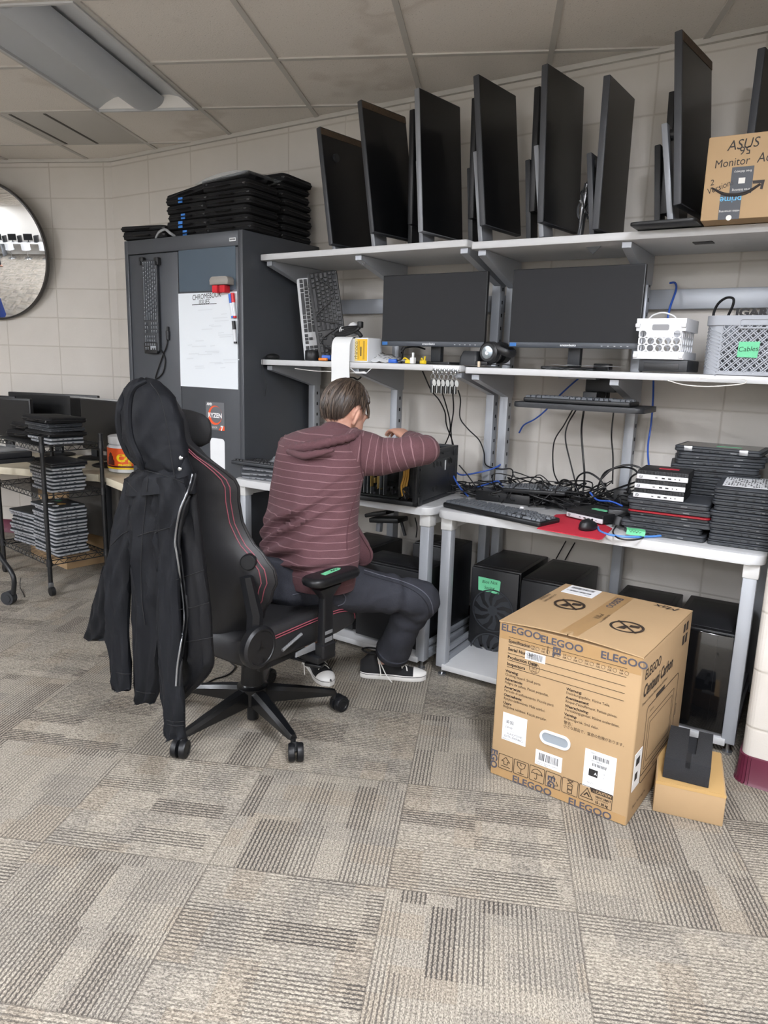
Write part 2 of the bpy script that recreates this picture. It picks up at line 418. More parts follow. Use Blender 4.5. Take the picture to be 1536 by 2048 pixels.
# supply vent with two slots
r = thing('ceiling_vent', 'square white slotted air vent set in the ceiling near the round mirror', 'vent', M=TR(grid(U0-GS*3.5, V0+GS*1.5, CEIL-.004), GA))
mb = MB(); mb.box((0, 0, 0), (.575, .575, .006), .001); mb.build('vent_panel', mat('vent_paint', 'b9b6b0', .5), r)
for x in (-.23, -.02):
    mb = MB(); mb.box((x, 0, -.004), (.016, .56, .003)); mb.build('slot', mat('vent_slot', '4c4844', .7), r)
# ------------------------------------------------------------------ world and view
w = bpy.data.worlds.new('world'); SC.world = w; w.use_nodes = True
w.node_tree.nodes['Background'].inputs[0].default_value = (.9, .95, 1, 1); w.node_tree.nodes['Background'].inputs[1].default_value = .05
SC.view_settings.view_transform = 'Standard'; SC.view_settings.look = 'None'; SC.view_settings.gamma = 1; SC.view_settings.exposure = 0.0
# ================================================================== WORKBENCHES
STEEL = mat('grey_painted_steel', 'a9adb3', .38, .25)
STEEL_D = mat('grey_painted_steel_side', '8d9197', .42, .25)
LAMINATE = mat('white_laminate', 'c9cacb', .4, noise=.05, nscale=9)
EDGE = mat('pale_edge_band', 'cdcdcb', .45, noise=.06, nscale=30)
DARKHOLE = mat('dark_slot', '1c1d1f', .8)
BOLT = mat('bolt_steel', 'b9bcc0', .25, .9)
def bench(label, loc, rz, L, ztop, zs2, zs1, ys, ytop_back, corner_l=1, tdepth=.66, postx=None):
    """local x along the bench, y into the wall; table front edge at y = 0"""
    r = thing('workbench', label, 'workbench', loc, rz, group='grey steel workbenches with shelves')
    mb = MB(); P = rrect(0, 0, L, tdepth, .045, 6, (0, 0, 1, 1))
    mb.prism(P, .036, TR((0, 0, ztop-.036)), bev=.006); tt = mb.build('tabletop', LAMINATE, r)
    for x in (.018, L-.064):
        mb = MB(); mb.b2((x, .03, .045), (x+.046, .076, ztop-.036), .004); lg = mb.build('leg', STEEL, r)
        mb = MB(); mb.b2((x-.003, .025, ztop-.09), (x+.05, .085, ztop-.037), .004); mb.b2((x+.003, .08, ztop-.085), (x+.043, .6, ztop-.04), .003); mb.build('leg_bracket', EDGE, lg)
        mb = MB(); mb.cyl((x+.023, .053, .006), (x+.023, .053, .05), .007, 10); mb.cyl((x+.023, .053, 0), (x+.023, .053, .009), .018, 14); mb.build('levelling_foot', BOLT, lg)
        mb = MB(); mb.b2((x+.008, .076, .045), (x+.04, .60, .085), .003); mb.b2((x+.012, .076, .095), (x+.03, .60, .12), .003); mb.build('side_rail', STEEL_D, r)
    mb = MB(); mb.b2((.05, .025, .035), (L-.05, .60, .062), .003); mb.build('lower_shelf', LAMINATE, r)
    for x in (postx or (.012, L/2-.02, L-.055)):
        mb = MB(); mb.b2((x, .60, .03), (x+.043, .655, zs1-.03), .004); po = mb.build('upright', STEEL, r)
        mb = MB()
        z = ztop+.06
        while z < zs1-.1:
            mb.b2((x+.043, .622, z), (x+.0445, .632, z+.016)); z += .06
        mb.build('slot', DARKHOLE, po)
        for zz, y0, nm in ((zs2, ys, 1), (zs1, ys, 2)):
            mb = MB(); hh = .105 if nm == 1 else .12
            T = Matrix(((0, 0, 1, x+.012), (1, 0, 0, 0), (0, 1, 0, 0), (0, 0, 0, 1)))
            poly = [(y0+.03, zz-.032), (y0+.03, zz-.052), (.60, zz-.032-hh), (.655, zz-.032-hh), (.655, zz-.032)]
            mb.prism(poly, .005, T); T2 = T.copy(); T2[0][3] = x+.012+.03
            mb.prism(poly, .005, T2)
            mb.b2((x+.012, y0+.028, zz-.052), (x+.047, y0+.034, zz-.032))
            d = Vector((0, .57-y0, -hh+.02)); T3 = axes(Vector((x+.0295, (y0+.03+.60)/2, (zz-.052+zz-.032-hh)/2)), (1, 0, 0), d)
            mb.box((0, 0, 0), (.035, d.length, .003), M=T3)
            mb.build('shelf_bracket', STEEL, r)
    for zz, yb, th in ((zs2, .64, .028), (zs1, ytop_back, .030)):
        mb = MB(); mb.prism(rrect(0, ys, L, yb, .012, 3, (0, 0, 1, 1)), th, TR((0, 0, zz-th)), bev=.004); mb.build('shelf', LAMINATE, r)
    return r
bench('grey steel workbench with two shelves behind the seated person', (-2.715, 2.675, 0), 0., 1.19, .768, 1.377, 1.903, .215, .70)
bench('grey steel workbench on the right with three stacked small computers and laptop piles', (-1.498, 2.675, 0), math.radians(2.), 1.268, .768, 1.371, 1.890, .215, .66, tdepth=.64)
for (x0, x1, z0, z1, n) in ((-2.66, -1.53, 1.638, 1.715, 'left'), (-1.49, -.22, 1.640, 1.722, 'right')):
    mb = MB(); mb.b2((x0, 3.368, z0), (x1, 3.396, z1), .003); o = mb.build('wall_rail', STEEL)
    tag(o, f'grey steel rail fixed to the block wall behind the {n} workbench', 'wall rail', 'steel rails on the desk wall')
# ================================================================== STORAGE CABINET
CAB = mat('charcoal_cabinet_enamel', '3e4146', .42, noise=.04, nscale=40)
CABD = mat('charcoal_cabinet_side', '3b3e42', .45)
BLK = mat('black_plastic', '17181a', .45)
BLK2 = mat('dark_grey_plastic', '26282b', .5)
WHT = mat('white_plastic', 'e6e7e8', .4)
INK = mat('black_ink', '1d1b1b', .7)
PAPER = mat('white_paper', 'e4e6e8', .6, noise=.03, nscale=20)
GRNTAPE = mat('green_masking_tape', '6cc494', .7)
BLUETAPE = mat('blue_painter_tape', '3f83d6', .7)
CX0, CX1, CY0, CY1, CZ = -3.645, -2.722, 2.775, 3.385, 2.008
cab = thing('storage_cabinet', 'tall charcoal metal two-door storage cabinet with black laptop sleeves on top', 'cabinet', (CX0, CY0, 0))
CW, CDp = CX1-CX0, CY1-CY0
mb = MB(); t = .028
mb.b2((0, 0, .05), (.03, CDp, CZ), .004); mb.b2((CW-.034, 0, .05), (CW, CDp, CZ), .004); mb.b2((.001, .001, CZ-.075), (CW-.001, CDp, CZ-.001), .003)
mb.b2((.02, .01, 0), (CW-.02, CDp-.01, .09)); mb.b2((.02, CDp-.02, .05), (CW-.02, CDp-.001, CZ-.02)); mb.b2((.02, .03, .05), (CW-.02, .045, CZ-.05))
mb.build('body', CAB, cab)
DX = CW*.475
for nm, a, b in (('l', .033, DX-.002), ('r', DX+.002, CW-.037)):
    mb = MB(); mb.b2((a, .006, .10), (b, .03, CZ-.079), .003); d = mb.build('door', CAB, cab)
    if nm == 'r':
        mb = MB(); mb.b2((a+.02, -.004, .98), (a+.068, .008, 1.085), .004); mb.build('handle_plate', BLK, d)
        mb = MB(); mb.b2((a+.034, -.022, 1.0), (a+.056, -.003, 1.06), .006); mb.build('handle', mat('satin_chrome', 'b8bcc0', .3, .9), d)
mb = MB(); mb.b2((CW-.09, -.0015, CZ-.052), (CW-.045, .001, CZ-.036))
for k in range(5): mb.b2((CW-.086+.0078*k, -.0022, CZ-.048), (CW-.081+.0078*k, -.0014, CZ-.040))
for f in mb.bm.faces: f.material_index = 1 if len(f.verts) != 4 or f.calc_area() < 4e-5 else 0
mb.build('maker_plate', [WHT, BLK2], cab)
YF = CY0+.0058
def onfront(px, py, off=.0): return at_y(px, py, YF-off)
# ---- things on the doors
o = thing('magnetic_sheet', 'dark blue-grey magnetic sheet above the whiteboard on the cabinet door', 'sheet', onfront(418, 535))
p0, p1 = onfront(359.5, 584), onfront(471, 487); c = o.location
mb = MB(); mb.b2((p0.x-c.x, -.0015, p0.z-c.z), (p1.x-c.x, .0, p1.z-c.z)); mb.build('sheet', mat('slate_vinyl', '44525e', .38), o)
wbt = thing('whiteboard_sheet', 'white dry-erase sheet headed with handwriting on the right cabinet door', 'whiteboard', onfront(418, 680)); c = wbt.location
p0, p1 = onfront(362, 772), onfront(474.5, 583)
mb = MB(); mb.b2((p0.x-c.x, -.002, p0.z-c.z), (p1.x-c.x, 0, p1.z-c.z)); mb.build('sheet', mat('dry_erase_white', 'e3e9ee', .22), wbt)
mb = MB(); W_ = p1.x-p0.x
def fz(px, py): q = onfront(px, py, .003); return Vector((q.x-c.x, -.0026, q.z-c.z))
mb.text('CHROMEBOOK', .038, axes(fz(384, 596), (1, 0, .06), (0, 0, 1)), shear=.15, sx=.82)
mb.text('ISSUES', .034, axes(fz(397, 605), (1, 0, .03), (0, 0, 1)), shear=.2, sx=.85)
a, b = fz(384, 610.5), fz(433, 607.5); mb.quad([a, b, b+Vector((0, 0, .003)), a+Vector((0, 0, .003))])
mb.build('handwriting', INK, wbt)
mb = MB()
random.seed(3)
for k in range(26):
    q = fz(372+random.random()*80, 618+random.random()*120); l = .03+random.random()*.09; mb.quad([q, q+Vector((l, 0, .004)), q+Vector((l, 0, .009)), q+Vector((0, 0, .005))])
mb.build('erased_smudges', mat('marker_ghost', 'd3d9de', .3), wbt)
# dry eraser with red pegs
e0 = onfront(450, 566); o = thing('magnetic_eraser', 'grey magnetic whiteboard eraser with red felt blocks', 'eraser', e0)
mb = MB(); mb.prism(rrect(-.066, -.012, .066, .028, .018, 5, (1, 1, 0, 0)), .045, axes((0, -.001, 0), (1, 0, 0), (0, 0, 1), (0, -1, 0)), bev=.004); mb.build('grip', mat('eraser_grey', '8f8a84', .5), o)
RED = mat('red_felt', 'c5202c', .8)
for x in (-.034, .02):
    mb = MB(); mb.box((x, -.022, -.032), (.036, .04, .036), .003); mb.build('felt_block', RED, o)
mb = MB(); mb.box((-.007, -.016, -.03), (.014, .03, .03), .001); mb.build('felt_core', mat('dark_red_felt', '8c1a22', .8), o)
def marker(px, py, px2, py2, capc, body, label):
    a, b = onfront(px, py, .014), onfront(px2, py2, .014); d = b-a; o = thing('marker_pen', label, 'marker pen', a, group='marker pens on the whiteboard')
    mb = MB(); mb.cyl(d*.36, d*.93, .0085, 12); mb.build('barrel', body, o)
    mb = MB(); mb.cyl((0, 0, 0), d*.38, .0095, 12); mb.build('cap', capc, o)
    mb = MB(); mb.cyl(d*.92, d, .0092, 12); mb.build('end_plug', capc, o)
MB_ = mat('marker_blue', '2366c9', .4); MR_ = mat('marker_red', 'd3202b', .4); MK_ = mat('marker_black', '1d1e22', .4); MW_ = mat('marker_barrel', 'dfe3e8', .35)
marker(460, 588, 466, 636, MB_, MW_, 'whiteboard marker with a blue cap')
marker(465, 586, 470, 636, MR_, MW_, 'whiteboard marker with a red cap')
marker(467, 642, 471, 687, MK_, MW_, 'whiteboard marker with a black cap below the others')
# keyboard hung vertically on two clips on the left door
KEYC = mat('key_plastic_black', '1e1f22', .5); KEYG = mat('key_plastic_grey', '565a5f', .4)
LEG_ = mat('key_legend', 'c9cdd2', .5)
def key_rows(L, D):
    """key rectangles (x, y, w, d) over the board, x along the length from 0..L, y from 0 (front) to D"""
    u = L/23.2; out = []; y0 = D*.07; rh = D*.155
    def row(j, xs):
        x = 0.25*u
        for w_ in xs:
            if w_ > 0: out.append((x+.06*u, y0+j*rh, w_*u-.14*u, rh*.82))
            x += abs(w_)*u
    nump = [-.4, 1, 1, 1, 1]
    row(0, [1.25, 1.25, 1.25, 6.25, 1.25, 1.25, 1.25, 1.25, -.3, 1, 1, 1, -.4, 2, 1, 1])
    row(1, [2.25]+[1]*10+[2.75, -1.3, 1, -1, -.4, 1, 1, 1, 1])
    row(2, [1.75]+[1]*11+[2.25, -3.3]+[-.4, 1, 1, 1, -1])
    row(3, [1.5]+[1]*12+[1.5, -.3, 1, 1, 1]+nump)
    row(4, [1]*13+[2, -.3, 1, 1, 1]+nump)
    row(5, [1, -1, 1, 1, 1, 1, -.5, 1, 1, 1, 1, -.5, 1, 1, 1, 1, -.3, 1, 1, 1])
    return out
def keyboard(label, M, L=.44, D=.15, bodym=None, keym=None, th=.02, kh=.008, legends=False, group='computer keyboards', rake=.0):
    bodym = bodym or BLK; keym = keym or KEYC
    o = thing('keyboard', label, 'keyboard', M=M, group=group)
    mb = MB(); mb.prism(rrect(-L/2, -D/2, L/2, D/2, .012, 4), th, bev=.005); mb.build('case', bodym, o)
    mb = MB(); lg = MB()
    for x, y, w_, d_ in key_rows(L, D*.95):
        cx, cy = x-L/2+w_/2, y-D/2+d_/2+.004; z = th-.001; a, b = w_/2, d_/2; k = .0022
        lo = [mb._v((cx+sx*a, cy+sy*b, z)) for sx, sy in ((-1, -1), (1, -1), (1, 1), (-1, 1))]
        hi = [mb._v((cx+sx*(a-k), cy+sy*(b-k)+.0012, z+kh)) for sx, sy in ((-1, -1), (1, -1), (1, 1), (-1, 1))]
        mb._f(hi)
        for i in range(4): mb._f([lo[i], lo[(i+1) % 4], hi[(i+1) % 4], hi[i]])
        if legends: q = .003; lg.quad([(cx-a+.004, cy, z+kh+.0003), (cx-a+.004+q, cy, z+kh+.0003), (cx-a+.004+q, cy+q*1.3, z+kh+.0003), (cx-a+.004, cy+q*1.3, z+kh+.0003)])
    kk = mb.build('keys', keym, o, smooth=False)
    if legends: lg.build('key_legends', LEG_, kk)
    else: lg.bm.free()
    return o
pa, pb = onfront(306, 521), onfront(306, 703)
kc = (pa+pb)/2
kb = keyboard('black keyboard hung upright on clips on the left cabinet door', axes(kc+Vector((0, -.004, 0)), (.0, 0, -1), (1, 0, 0)), L=(pa-pb).length, D=.125, bodym=mat('hung_keyboard_grey', '33363a', .45), keym=KEYG, th=.016, kh=.006, legends=True)
mb = MB(); mb.b2((pa.z-pb.z-.0, -.03, .0158), (pa.z-pb.z+.0, .03, .0160)); mb.bm.free()
mb = MB(); L_ = (pa-pb).length; mb.prism(rrect(L_/2-.05, -.06, L_/2+.012, .05, .008), .02, bev=.003); lp_ = mb.build('label_panel', BLK, kb)
mb = MB(); mb.box((L_/2-.02, .02, .0205), (.02, .045, .001)); mb.build('sticker', mat('sticker_grey', '9aa0a6', .5), kb)
for px, nm in ((288, 'left'), (318, 'right')):
    q = onfront(px, 523); o = thing('wall_clip', f'small black clip holding the {nm} corner of the hung keyboard', 'clip', q, group='clips holding the hung keyboard')
    mb = MB(); mb.box((0, -.012, 0), (.034, .024, .04), .004); mb.build('clip_body', BLK, o)
    mb = MB(); mb.box((0, -.028, -.012), (.012, .008, .022), .002); mb.build('hook', BLK2, o)
def cable(name, label, pts, r, m, cat='cable', group=None, n=6, smooth=6, parts=()):
    mb = MB(); mb.tube(pts, r, n, smooth)
    o = mb.build(name, m, sharp=60); return tag(o, label, cat, group)
CAB_BLK = mat('black_cable', '141416', .5); CAB_BLU = mat('blue_cable', '2f56ad', .45); CAB_WHT = mat('white_cable', 'd9d7d2', .5)
pts = [onfront(*q, .006) for q in ((322, 700), (330, 718), (326, 745), (312, 758), (313, 748), (325, 712), (333, 692), (335, 675))]
o = cable('usb_cable', 'thin black USB cable dangling from the hung keyboard', pts, .0035, CAB_BLK, 'cable')
q = onfront(335.5, 671, .008); mb = MB(); mb.box(q, (.022, .012, .05), .003); mb.box(q+Vector((0, 0, .036)), (.013, .006, .024)); p = mb.build('usb_plug', BLK2, o)
# processor box card stuck to the door
q0, q1 = onfront(413, 858), onfront(449, 806); c = (q0+q1)/2
o = thing('box_card', 'grey and orange processor packaging card stuck on the cabinet door', 'card', c)
w2, h2 = abs(q1.x-q0.x)/2, abs(q1.z-q0.z)/2
mb = MB(); mb.b2((-w2, -.002, -h2), (w2, 0, h2)); mb.build('card', mat('card_grey', '6a6c70', .4, .2), o)
OR = mat('card_orange', 'e2562a', .5)
F = axes((0, -.0024, 0), (1, 0, 0), (0, 0, 1))
mb = MB()
mb.ring(disc(.052, 36, (0, .005)), disc(.044, 36, (0.008, .008)), .0004, F); mb.poly([(w2*.35, -h2), (w2, -h2), (w2, -h2*.68), (w2*.62, -h2*.68)], F); mb.build('orange_marks', OR, o)
mb = MB(); mb.text('RYZEN', .034, axes((0, -.003, .003), (1, 0, 0), (0, 0, 1)), 'CENTER', bold=.0012); mb.text('AMD', .018, axes((-w2*.86, -.003, h2*.84), (1, 0, 0), (0, 0, 1)), bold=.001); mb.text('7', .034, axes((w2*.72, -.003, -h2*.85), (1, 0, 0), (0, 0, 1)), 'CENTER', bold=.002)
mb.text('PROCESSOR', .014, axes((-w2*.85, -.003, -h2*.82), (1, 0, 0), (0, 0, 1))); mb.build('lettering', mat('card_white', 'e8e8e8', .5), o)
q = onfront(437, 910); o = thing('taped_note', 'white paper note taped low on the cabinet door behind the gaming chair', 'note', q)
mb = MB(); mb.prism(rrect(-.06, -.11, .05, .09, .02), .0012, axes((0, -.001, 0), (1, 0, 0), (0, 0, 1))); mb.build('paper', PAPER, o)
# ---- sleeves on top of the cabinet
NYL = mat('black_nylon', '101012', .75, spec=.25, noise=.25, nscale=300, bump=.3, bscale=900)
NYLE = mat('black_piping', '101012', .5)
SLV = {}
def sleeve_proto(kind):
    """padded laptop sleeve: x along its spine (0.33), y deep (0.25)"""
    if kind in SLV: return SLV[kind]
    random.seed(len(SLV)+5); a, b = (.165, .12) if kind != 'thin' else (.16, .115)
    th = {'fat': .042, 'mid': .034, 'thin': .026}[kind]
    mb = MB(); rings = []
    prof = [(0, .0, .90), (.0, .12, .985), (.0, .5, 1.0), (0, .88, .985), (0, 1., .90)]
    base = rrect(-a, -b, a, b, .03, 5)
    for _, z, s in prof:
        rings.append([(x*s if abs(s-1) > .5 else x-(1-s)*.12*(1 if x > 0 else -1), y-(1-s)*.12*(1 if y > 0 else -1), z*th + .004*math.sin(x*23+y*11)*(1 if z > .3 else .3)) for x, y in base])
    mb.loft(rings); body = mb.build('padded_body', NYL)
    mb = MB(); mb.tube([(x*1.006, y*1.006, th*.5+.003*math.sin(x*23+y*11)) for x, y in base+base[:1]], .0035, 6); z = mb.build('zip_piping', NYLE)
    mb = MB(); mb.tube([(-.05, -b-.002, th*.5), (-.045, -b-.016, th*.45), (.045, -b-.016, th*.45), (.05, -b-.002, th*.5)], .006, 6, 4, flat=.5); h = mb.build('carry_handle', NYLE)
    mb = MB(); mb.tube([(a-.02, -b-.003, th*.5), (a+.004, -b-.012, th*.45), (a+.006, -b-.02, th*.3)], .003, 6, 3); zp = mb.build('zip_pull', mat('zip_metal', '8f9296', .35, .9))
    SLV[kind] = (body, z, h, zp, th); return SLV[kind]
def sleeve(kind, label, M, group, tape=None):
    o = thing('laptop_sleeve', label, 'laptop sleeve', M=M, group=group)
    P = sleeve_proto(kind)
    for p in P[:4]:
        if p.parent is None: c = p; p.parent = o
        else: c = p.copy(); COL.objects.link(c); c.parent = o
    if tape:
        mb = MB(); mb.box((tape, -.1225, P[4]*.55), (.032, .004, P[4]*.8), .001); mb.build('tape_tab', BLUETAPE, o)
    return o, P[4]
def zshelf(px, py, z): return at_z(px, py, z)
CT = CZ+.001
# single sleeve, stack with blue tape, stack in the middle, tall stack at the back right
sleeve('fat', 'black sleeve lying alone at the left end of the cabinet top', TR((-3.50, 2.90, CT), .12), 'black laptop sleeves on the cabinet')
sleeve('thin', 'flat black sleeve on top of the lone sleeve at the left of the cabinet', TR((-3.53, 2.905, CT+.047), .2, rx=-.0), 'black laptop sleeves on the cabinet')
z = CT; n = 6
for i in range(n):
    k = ('mid', 'fat', 'mid', 'fat', 'mid', 'mid')[i]
    tl = 0.0
    o, th = sleeve(k, f'{nth_top(i, n)} black sleeve of the left stack'+(' with blue tape tabs' if i < 4 else ' on the cabinet'), TR((-3.16+random.uniform(-.012, .012), 2.93+random.uniform(-.01, .01), z), .05*random.uniform(-1, 1)-.02, ry=(-.14 if i == n-1 else 0)), 'black laptop sleeves on the cabinet', tape=(-.02+.02*random.uniform(-1, 1)) if i in (0, 1, 2, 4) else None)
    z += th+.003
z = CT; n = 6
for i in range(n):
    k = ('fat', 'mid', 'fat', 'mid', 'mid', 'fat')[i]
    o, th = sleeve(k, f'{nth_top(i, n)} black sleeve of the middle stack on the cabinet', TR((-2.87+random.uniform(-.012, .012), 2.93+random.uniform(-.008, .008), z), .04*random.uniform(-1, 1)), 'black laptop sleeves on the cabinet')
    z += th+.003
ZM = z
n = 8; z = CT
for i in range(n):
    k = ('fat', 'mid', 'fat', 'fat', 'mid', 'fat', 'mid', 'fat')[i]
    o, th = sleeve(k, f'{nth_top(i, n)} black sleeve of the tall rear stack beside the monitors', TR((-2.90+random.uniform(-.012, .012), 3.215+random.uniform(-.008, .008), z), .05*random.uniform(-1, 1)), 'black laptop sleeves on the cabinet')
    z += th+.003
# tablet in a clear plastic bag on the middle stack
o = thing('bagged_tablet', 'black tablet in a clear plastic bag tilted on top of the middle sleeve stack', 'tablet', M=TR((-2.90, 2.93, ZM+.012), .05, rx=0, ry=-.09))
mb = MB(); mb.prism(rrect(-.16, -.11, .16, .11, .02), .016, bev=.003); mb.build('tablet_body', BLK, o)
CLEAR = mat('clear_plastic_film', 'c9d0d6', .12, trans=.0, alpha=.28)
mb = MB(); random.seed(4); rings = []
for k in range(9):
    y = -.13+.26*k/8; rings.append([(x, y, z_+.006*random.uniform(-1, 1)) for x, z_ in ((-.19, .004), (-.1, .024), (0, .026), (.1, .025), (.19, .006), (.1, -.003), (0, -.003), (-.1, -.003))])
mb.loft(rings); mb.build('plastic_bag', CLEAR, o)
mb = MB(); mb.box((-.05, .10, .03), (.07, .02, .001)); mb.build('green_tape', GRNTAPE, o)
o = cable('strap', 'pale looped strap on the cabinet edge beside the lone sleeve', [(-3.40, 2.80, CT+.005), (-3.36, 2.79, CT+.03), (-3.31, 2.79, CT+.04), (-3.28, 2.80, CT+.02), (-3.27, 2.83, CT+.006)], .008, mat('pale_strap', '8d8f90', .6), 'strap')
# ================================================================== MONITORS ON THE TOP SHELF
MON = mat('monitor_black_plastic', '141518', .42)
SCR = mat('monitor_screen', '08090b', .34, coat=.2)
SILV = mat('monitor_edge_silver', '8b8e93', .42, .3)
DKG = mat('monitor_edge_grey', '3a3c40', .45)
ZL, ZR = 1.9035, 1.8905
def panel(o, a, b, c, th=.028, edge=DKG, scr=True):
    """portrait panel: a near top corner, b near bottom corner, c far top corner (world), thickness to the left"""
    u = c-a; v = b-a; n = u.cross(v).normalized()
    if n.x < 0: n = -n
    v = v - u*(v.dot(u)/u.dot(u)); W, H = u.length, v.length
    F = axes(a + u/2 + v/2, u, -v, n) if True else None
    if F.to_3x3().determinant() < 0: F = axes(a+u/2+v/2, u, -v)
    inv = o.matrix_world.inverted() if o.matrix_world != Matrix.Identity(4) else Matrix.Translation(-o.location)
    T = inv @ F
    mb = MB(); mb.box((0, 0, -th/2), (W, H, th), .004, M=T); ca = mb.build('casing', edge, o)
    mb = MB(); mb.box((0, 0, -th*.5-.012), (W*.6, H*.5, .03), .01, M=T); mb.build('rear_hump', MON, ca)
    mb = MB(); mb.box((0, 0, .0004), (W-.008, H-.008, .001), M=T); mb.build('screen', SCR, o)
    return T, W, H, n
def upright_monitor(label, nt, nb, ft, y0, zs, col=None, edge=DKG, colm=SILV, w=.31, keys=False):
    a, b = at_y(*nt, y0), at_y(*nb, y0)
    # far corner: on the ray of ft at horizontal distance w from a
    best = None
    for k in range(200):
        c = at_y(*ft, y0+.10+.0015*k)
        d = abs((c-a).length-w)
        if best is None or d < best[0]: best = (d, c)
    c = best[1]
    base = Vector(((a.x+c.x)/2-.07, (a.y+c.y)/2, zs+.002))
    o = thing('monitor', label, 'monitor', base, group='monitors stood on end on the top shelf')
    T, W, H, n = panel(o, a, b, c, edge=edge)
    if keys:
        mb = MB(); mb.box((0, H/2-.022, .0016), (W*.98, .03, .002), M=T); 
        for k in range(6): mb.box((-.08+k*.03, H/2-.017, .0028), (.008, .003, .001), M=T)
        mb.build('torn_label_strip', mat('label_residue', '4a3b2c', .6, noise=.6, nscale=90), o)
    # stand: foot plate on the shelf, flat column rising behind the panel, hinge into the panel back
    mid = T @ Vector((0, -.02, -.03))
    if col: ct, cb = col; px_t, px_b = at_y(*ct, y0+.03), at_y(*cb, y0+.03); top = px_t-base; bot = px_b-base
    else: top = Vector((mid.x-.05, mid.y-.03, mid.z)); bot = Vector((top.x, top.y, 0))
    bot.z = .012; d = (top-bot)
    mb = MB(); F = axes((top+bot)/2, (0, 1, 0), d); mb.box((.055, 0, 0), (.11, d.length, .022), .004, M=F); st = mb.build('stand_column', colm, o)
    mb = MB(); mb.tube([top+Vector((0, .05, -.03)), Vector((mid.x, top.y+.05, top.z-.03))], .02, 12); mb.build('hinge', BLK2, st)
    mb = MB(); mb.prism(rrect(-.10, -.11, .12, .12, .02), .012, TR((0.06, 0.02, 0)), bev=.003); mb.build('foot_plate', BLK, o)
    return o
upright_monitor('monitor on end with torn label, leftmost on the top shelf', (639.7, 252), (670, 489), (725.3, 282.5), 2.99, ZL, keys=True, edge=DKG, col=((648, 300), (668, 497)), w=.30)
upright_monitor('tilted monitor on end with torn label strip, second from the cabinet', (722, 198), (757, 466), (811, 233), 2.975, ZL, keys=True, edge=DKG, col=((733, 360), (747, 491)), w=.30)
upright_monitor('monitor on end with pale side edge, third from the cabinet', (837.6, 174), (850, 464), (920.6, 213.5), 2.96, ZL, edge=SILV, col=((835, 320), (842, 484)), w=.30)
upright_monitor('monitor on end above the joint of the two top shelves', (957, 147), (974, 451), (1032, 191), 2.96, ZR, edge=DKG, col=((950, 302), (961, 474)), w=.30)
upright_monitor('monitor on end with a tall silver stand, above the middle bracket of the right shelf', (1095.5, 125.6), (1088, 444.6), (1169, 174), 2.95, ZR, edge=DKG, col=((1072, 290), (1083, 467)), w=.31)
upright_monitor('narrow monitor on end leaning right, between two wall shadows', (1221, 148), (1197, 458), (1270, 197), 2.97, ZR, edge=DKG, colm=DKG, col=((1178, 305), (1184, 461)), w=.30)
upright_monitor('tallest monitor on end, left of the marked carton', (1364.5, 57), (1368, 411), (1424, 121), 2.92, ZR, edge=DKG, keys=True, col=((1328, 246), (1342, 443)), w=.31)
upright_monitor('monitor on end behind the marked carton', (1531, 92), (1500, 400), (1590, 150), 3.08, ZR, edge=DKG, colm=DKG, w=.29)
# rear row: only their edges show past the front row
def rear_monitor(label, top, dx, zs, y0, h=.50, colp=None):
    a = at_y(*top, y0); b = a+Vector((.012, 0, -h)); c = a+Vector((.03, .22, 0))
    o = thing('monitor', label, 'monitor', Vector((a.x-.05, a.y+.12, zs+.002)), group='monitors stood on end on the top shelf'); base = o.location
    panel(o, a, b, c, edge=MON)
    if colp:
        t_, b_ = at_y(*colp[0], y0+.02)-base, at_y(*colp[1], y0+.02)-base
    else: t_ = Vector((.0, -.04, a.z-h*.45-base.z)); b_ = Vector((.0, -.04, 0))
    b_.z = .012; mb = MB(); mb.box((.04, 0, 0), (.08, (t_-b_).length, .024), .004, M=axes((t_+b_)/2, (0, 1, 0), t_-b_)); st = mb.build('stand_column', BLK2, o)
    hp = Vector((a.x+.02, a.y+.1, t_.z+base.z-.03))-base
    mb = MB(); mb.tube([t_+Vector((0, .04, -.03)), Vector((hp.x, t_.y+.04, hp.z))], .018, 10); mb.build('hinge', BLK2, st)
    mb = MB(); mb.prism(rrect(-.08, -.08, .03, .06, .02), .012, bev=.003); mb.build('foot_plate', BLK, o)
rear_monitor('dark monitor edge showing behind the third monitor from the cabinet', (828, 217), 0, ZL, 3.07)
rear_monitor('dark monitor behind the one at the shelf joint, black stand to its left', (953.5, 193), 0, ZR, 3.08, colp=((938, 335), (942, 472)))
rear_monitor('dark monitor behind the one with the tall silver stand, black stand to its left', (1080, 171), 0, ZR, 3.08, h=.49, colp=((1055, 319), (1058, 466)))
rear_monitor('dark monitor behind the tallest one, beside its slim grey stand', (1352, 180), 0, ZR, 3.10, h=.44, colp=((1315, 289), (1317, 443)))
# flat black base lying on the shelf by the carton
q = at_z(1345, 447, ZR); mb = MB(); mb.prism(rrect(-.15, -.04, .08, .12, .02), .012, TR((q.x, q.y+.03, ZR+.002)), bev=.003)
tag(mb.build('stand_plate', BLK), 'black monitor base plate lying by the marked carton', 'monitor base')
# crumpled wire-tie bundle between two monitors
q = at_y(1166, 405, 3.12); random.seed(2); mb = MB()
for k in range(7):
    pts = [q+Vector((random.uniform(-.02, .02), random.uniform(-.03, .03), random.uniform(-.07, .08))) for _ in range(5)]; pts[-1].z = ZR+.004
    mb.tube(pts, .005, 6, 5)
tag(mb.build('cable_bundle', mat('metallic_bag', '8d8f93', .25, .7)), 'shiny bundled cord standing on the top shelf between two monitors', 'cable bundle')
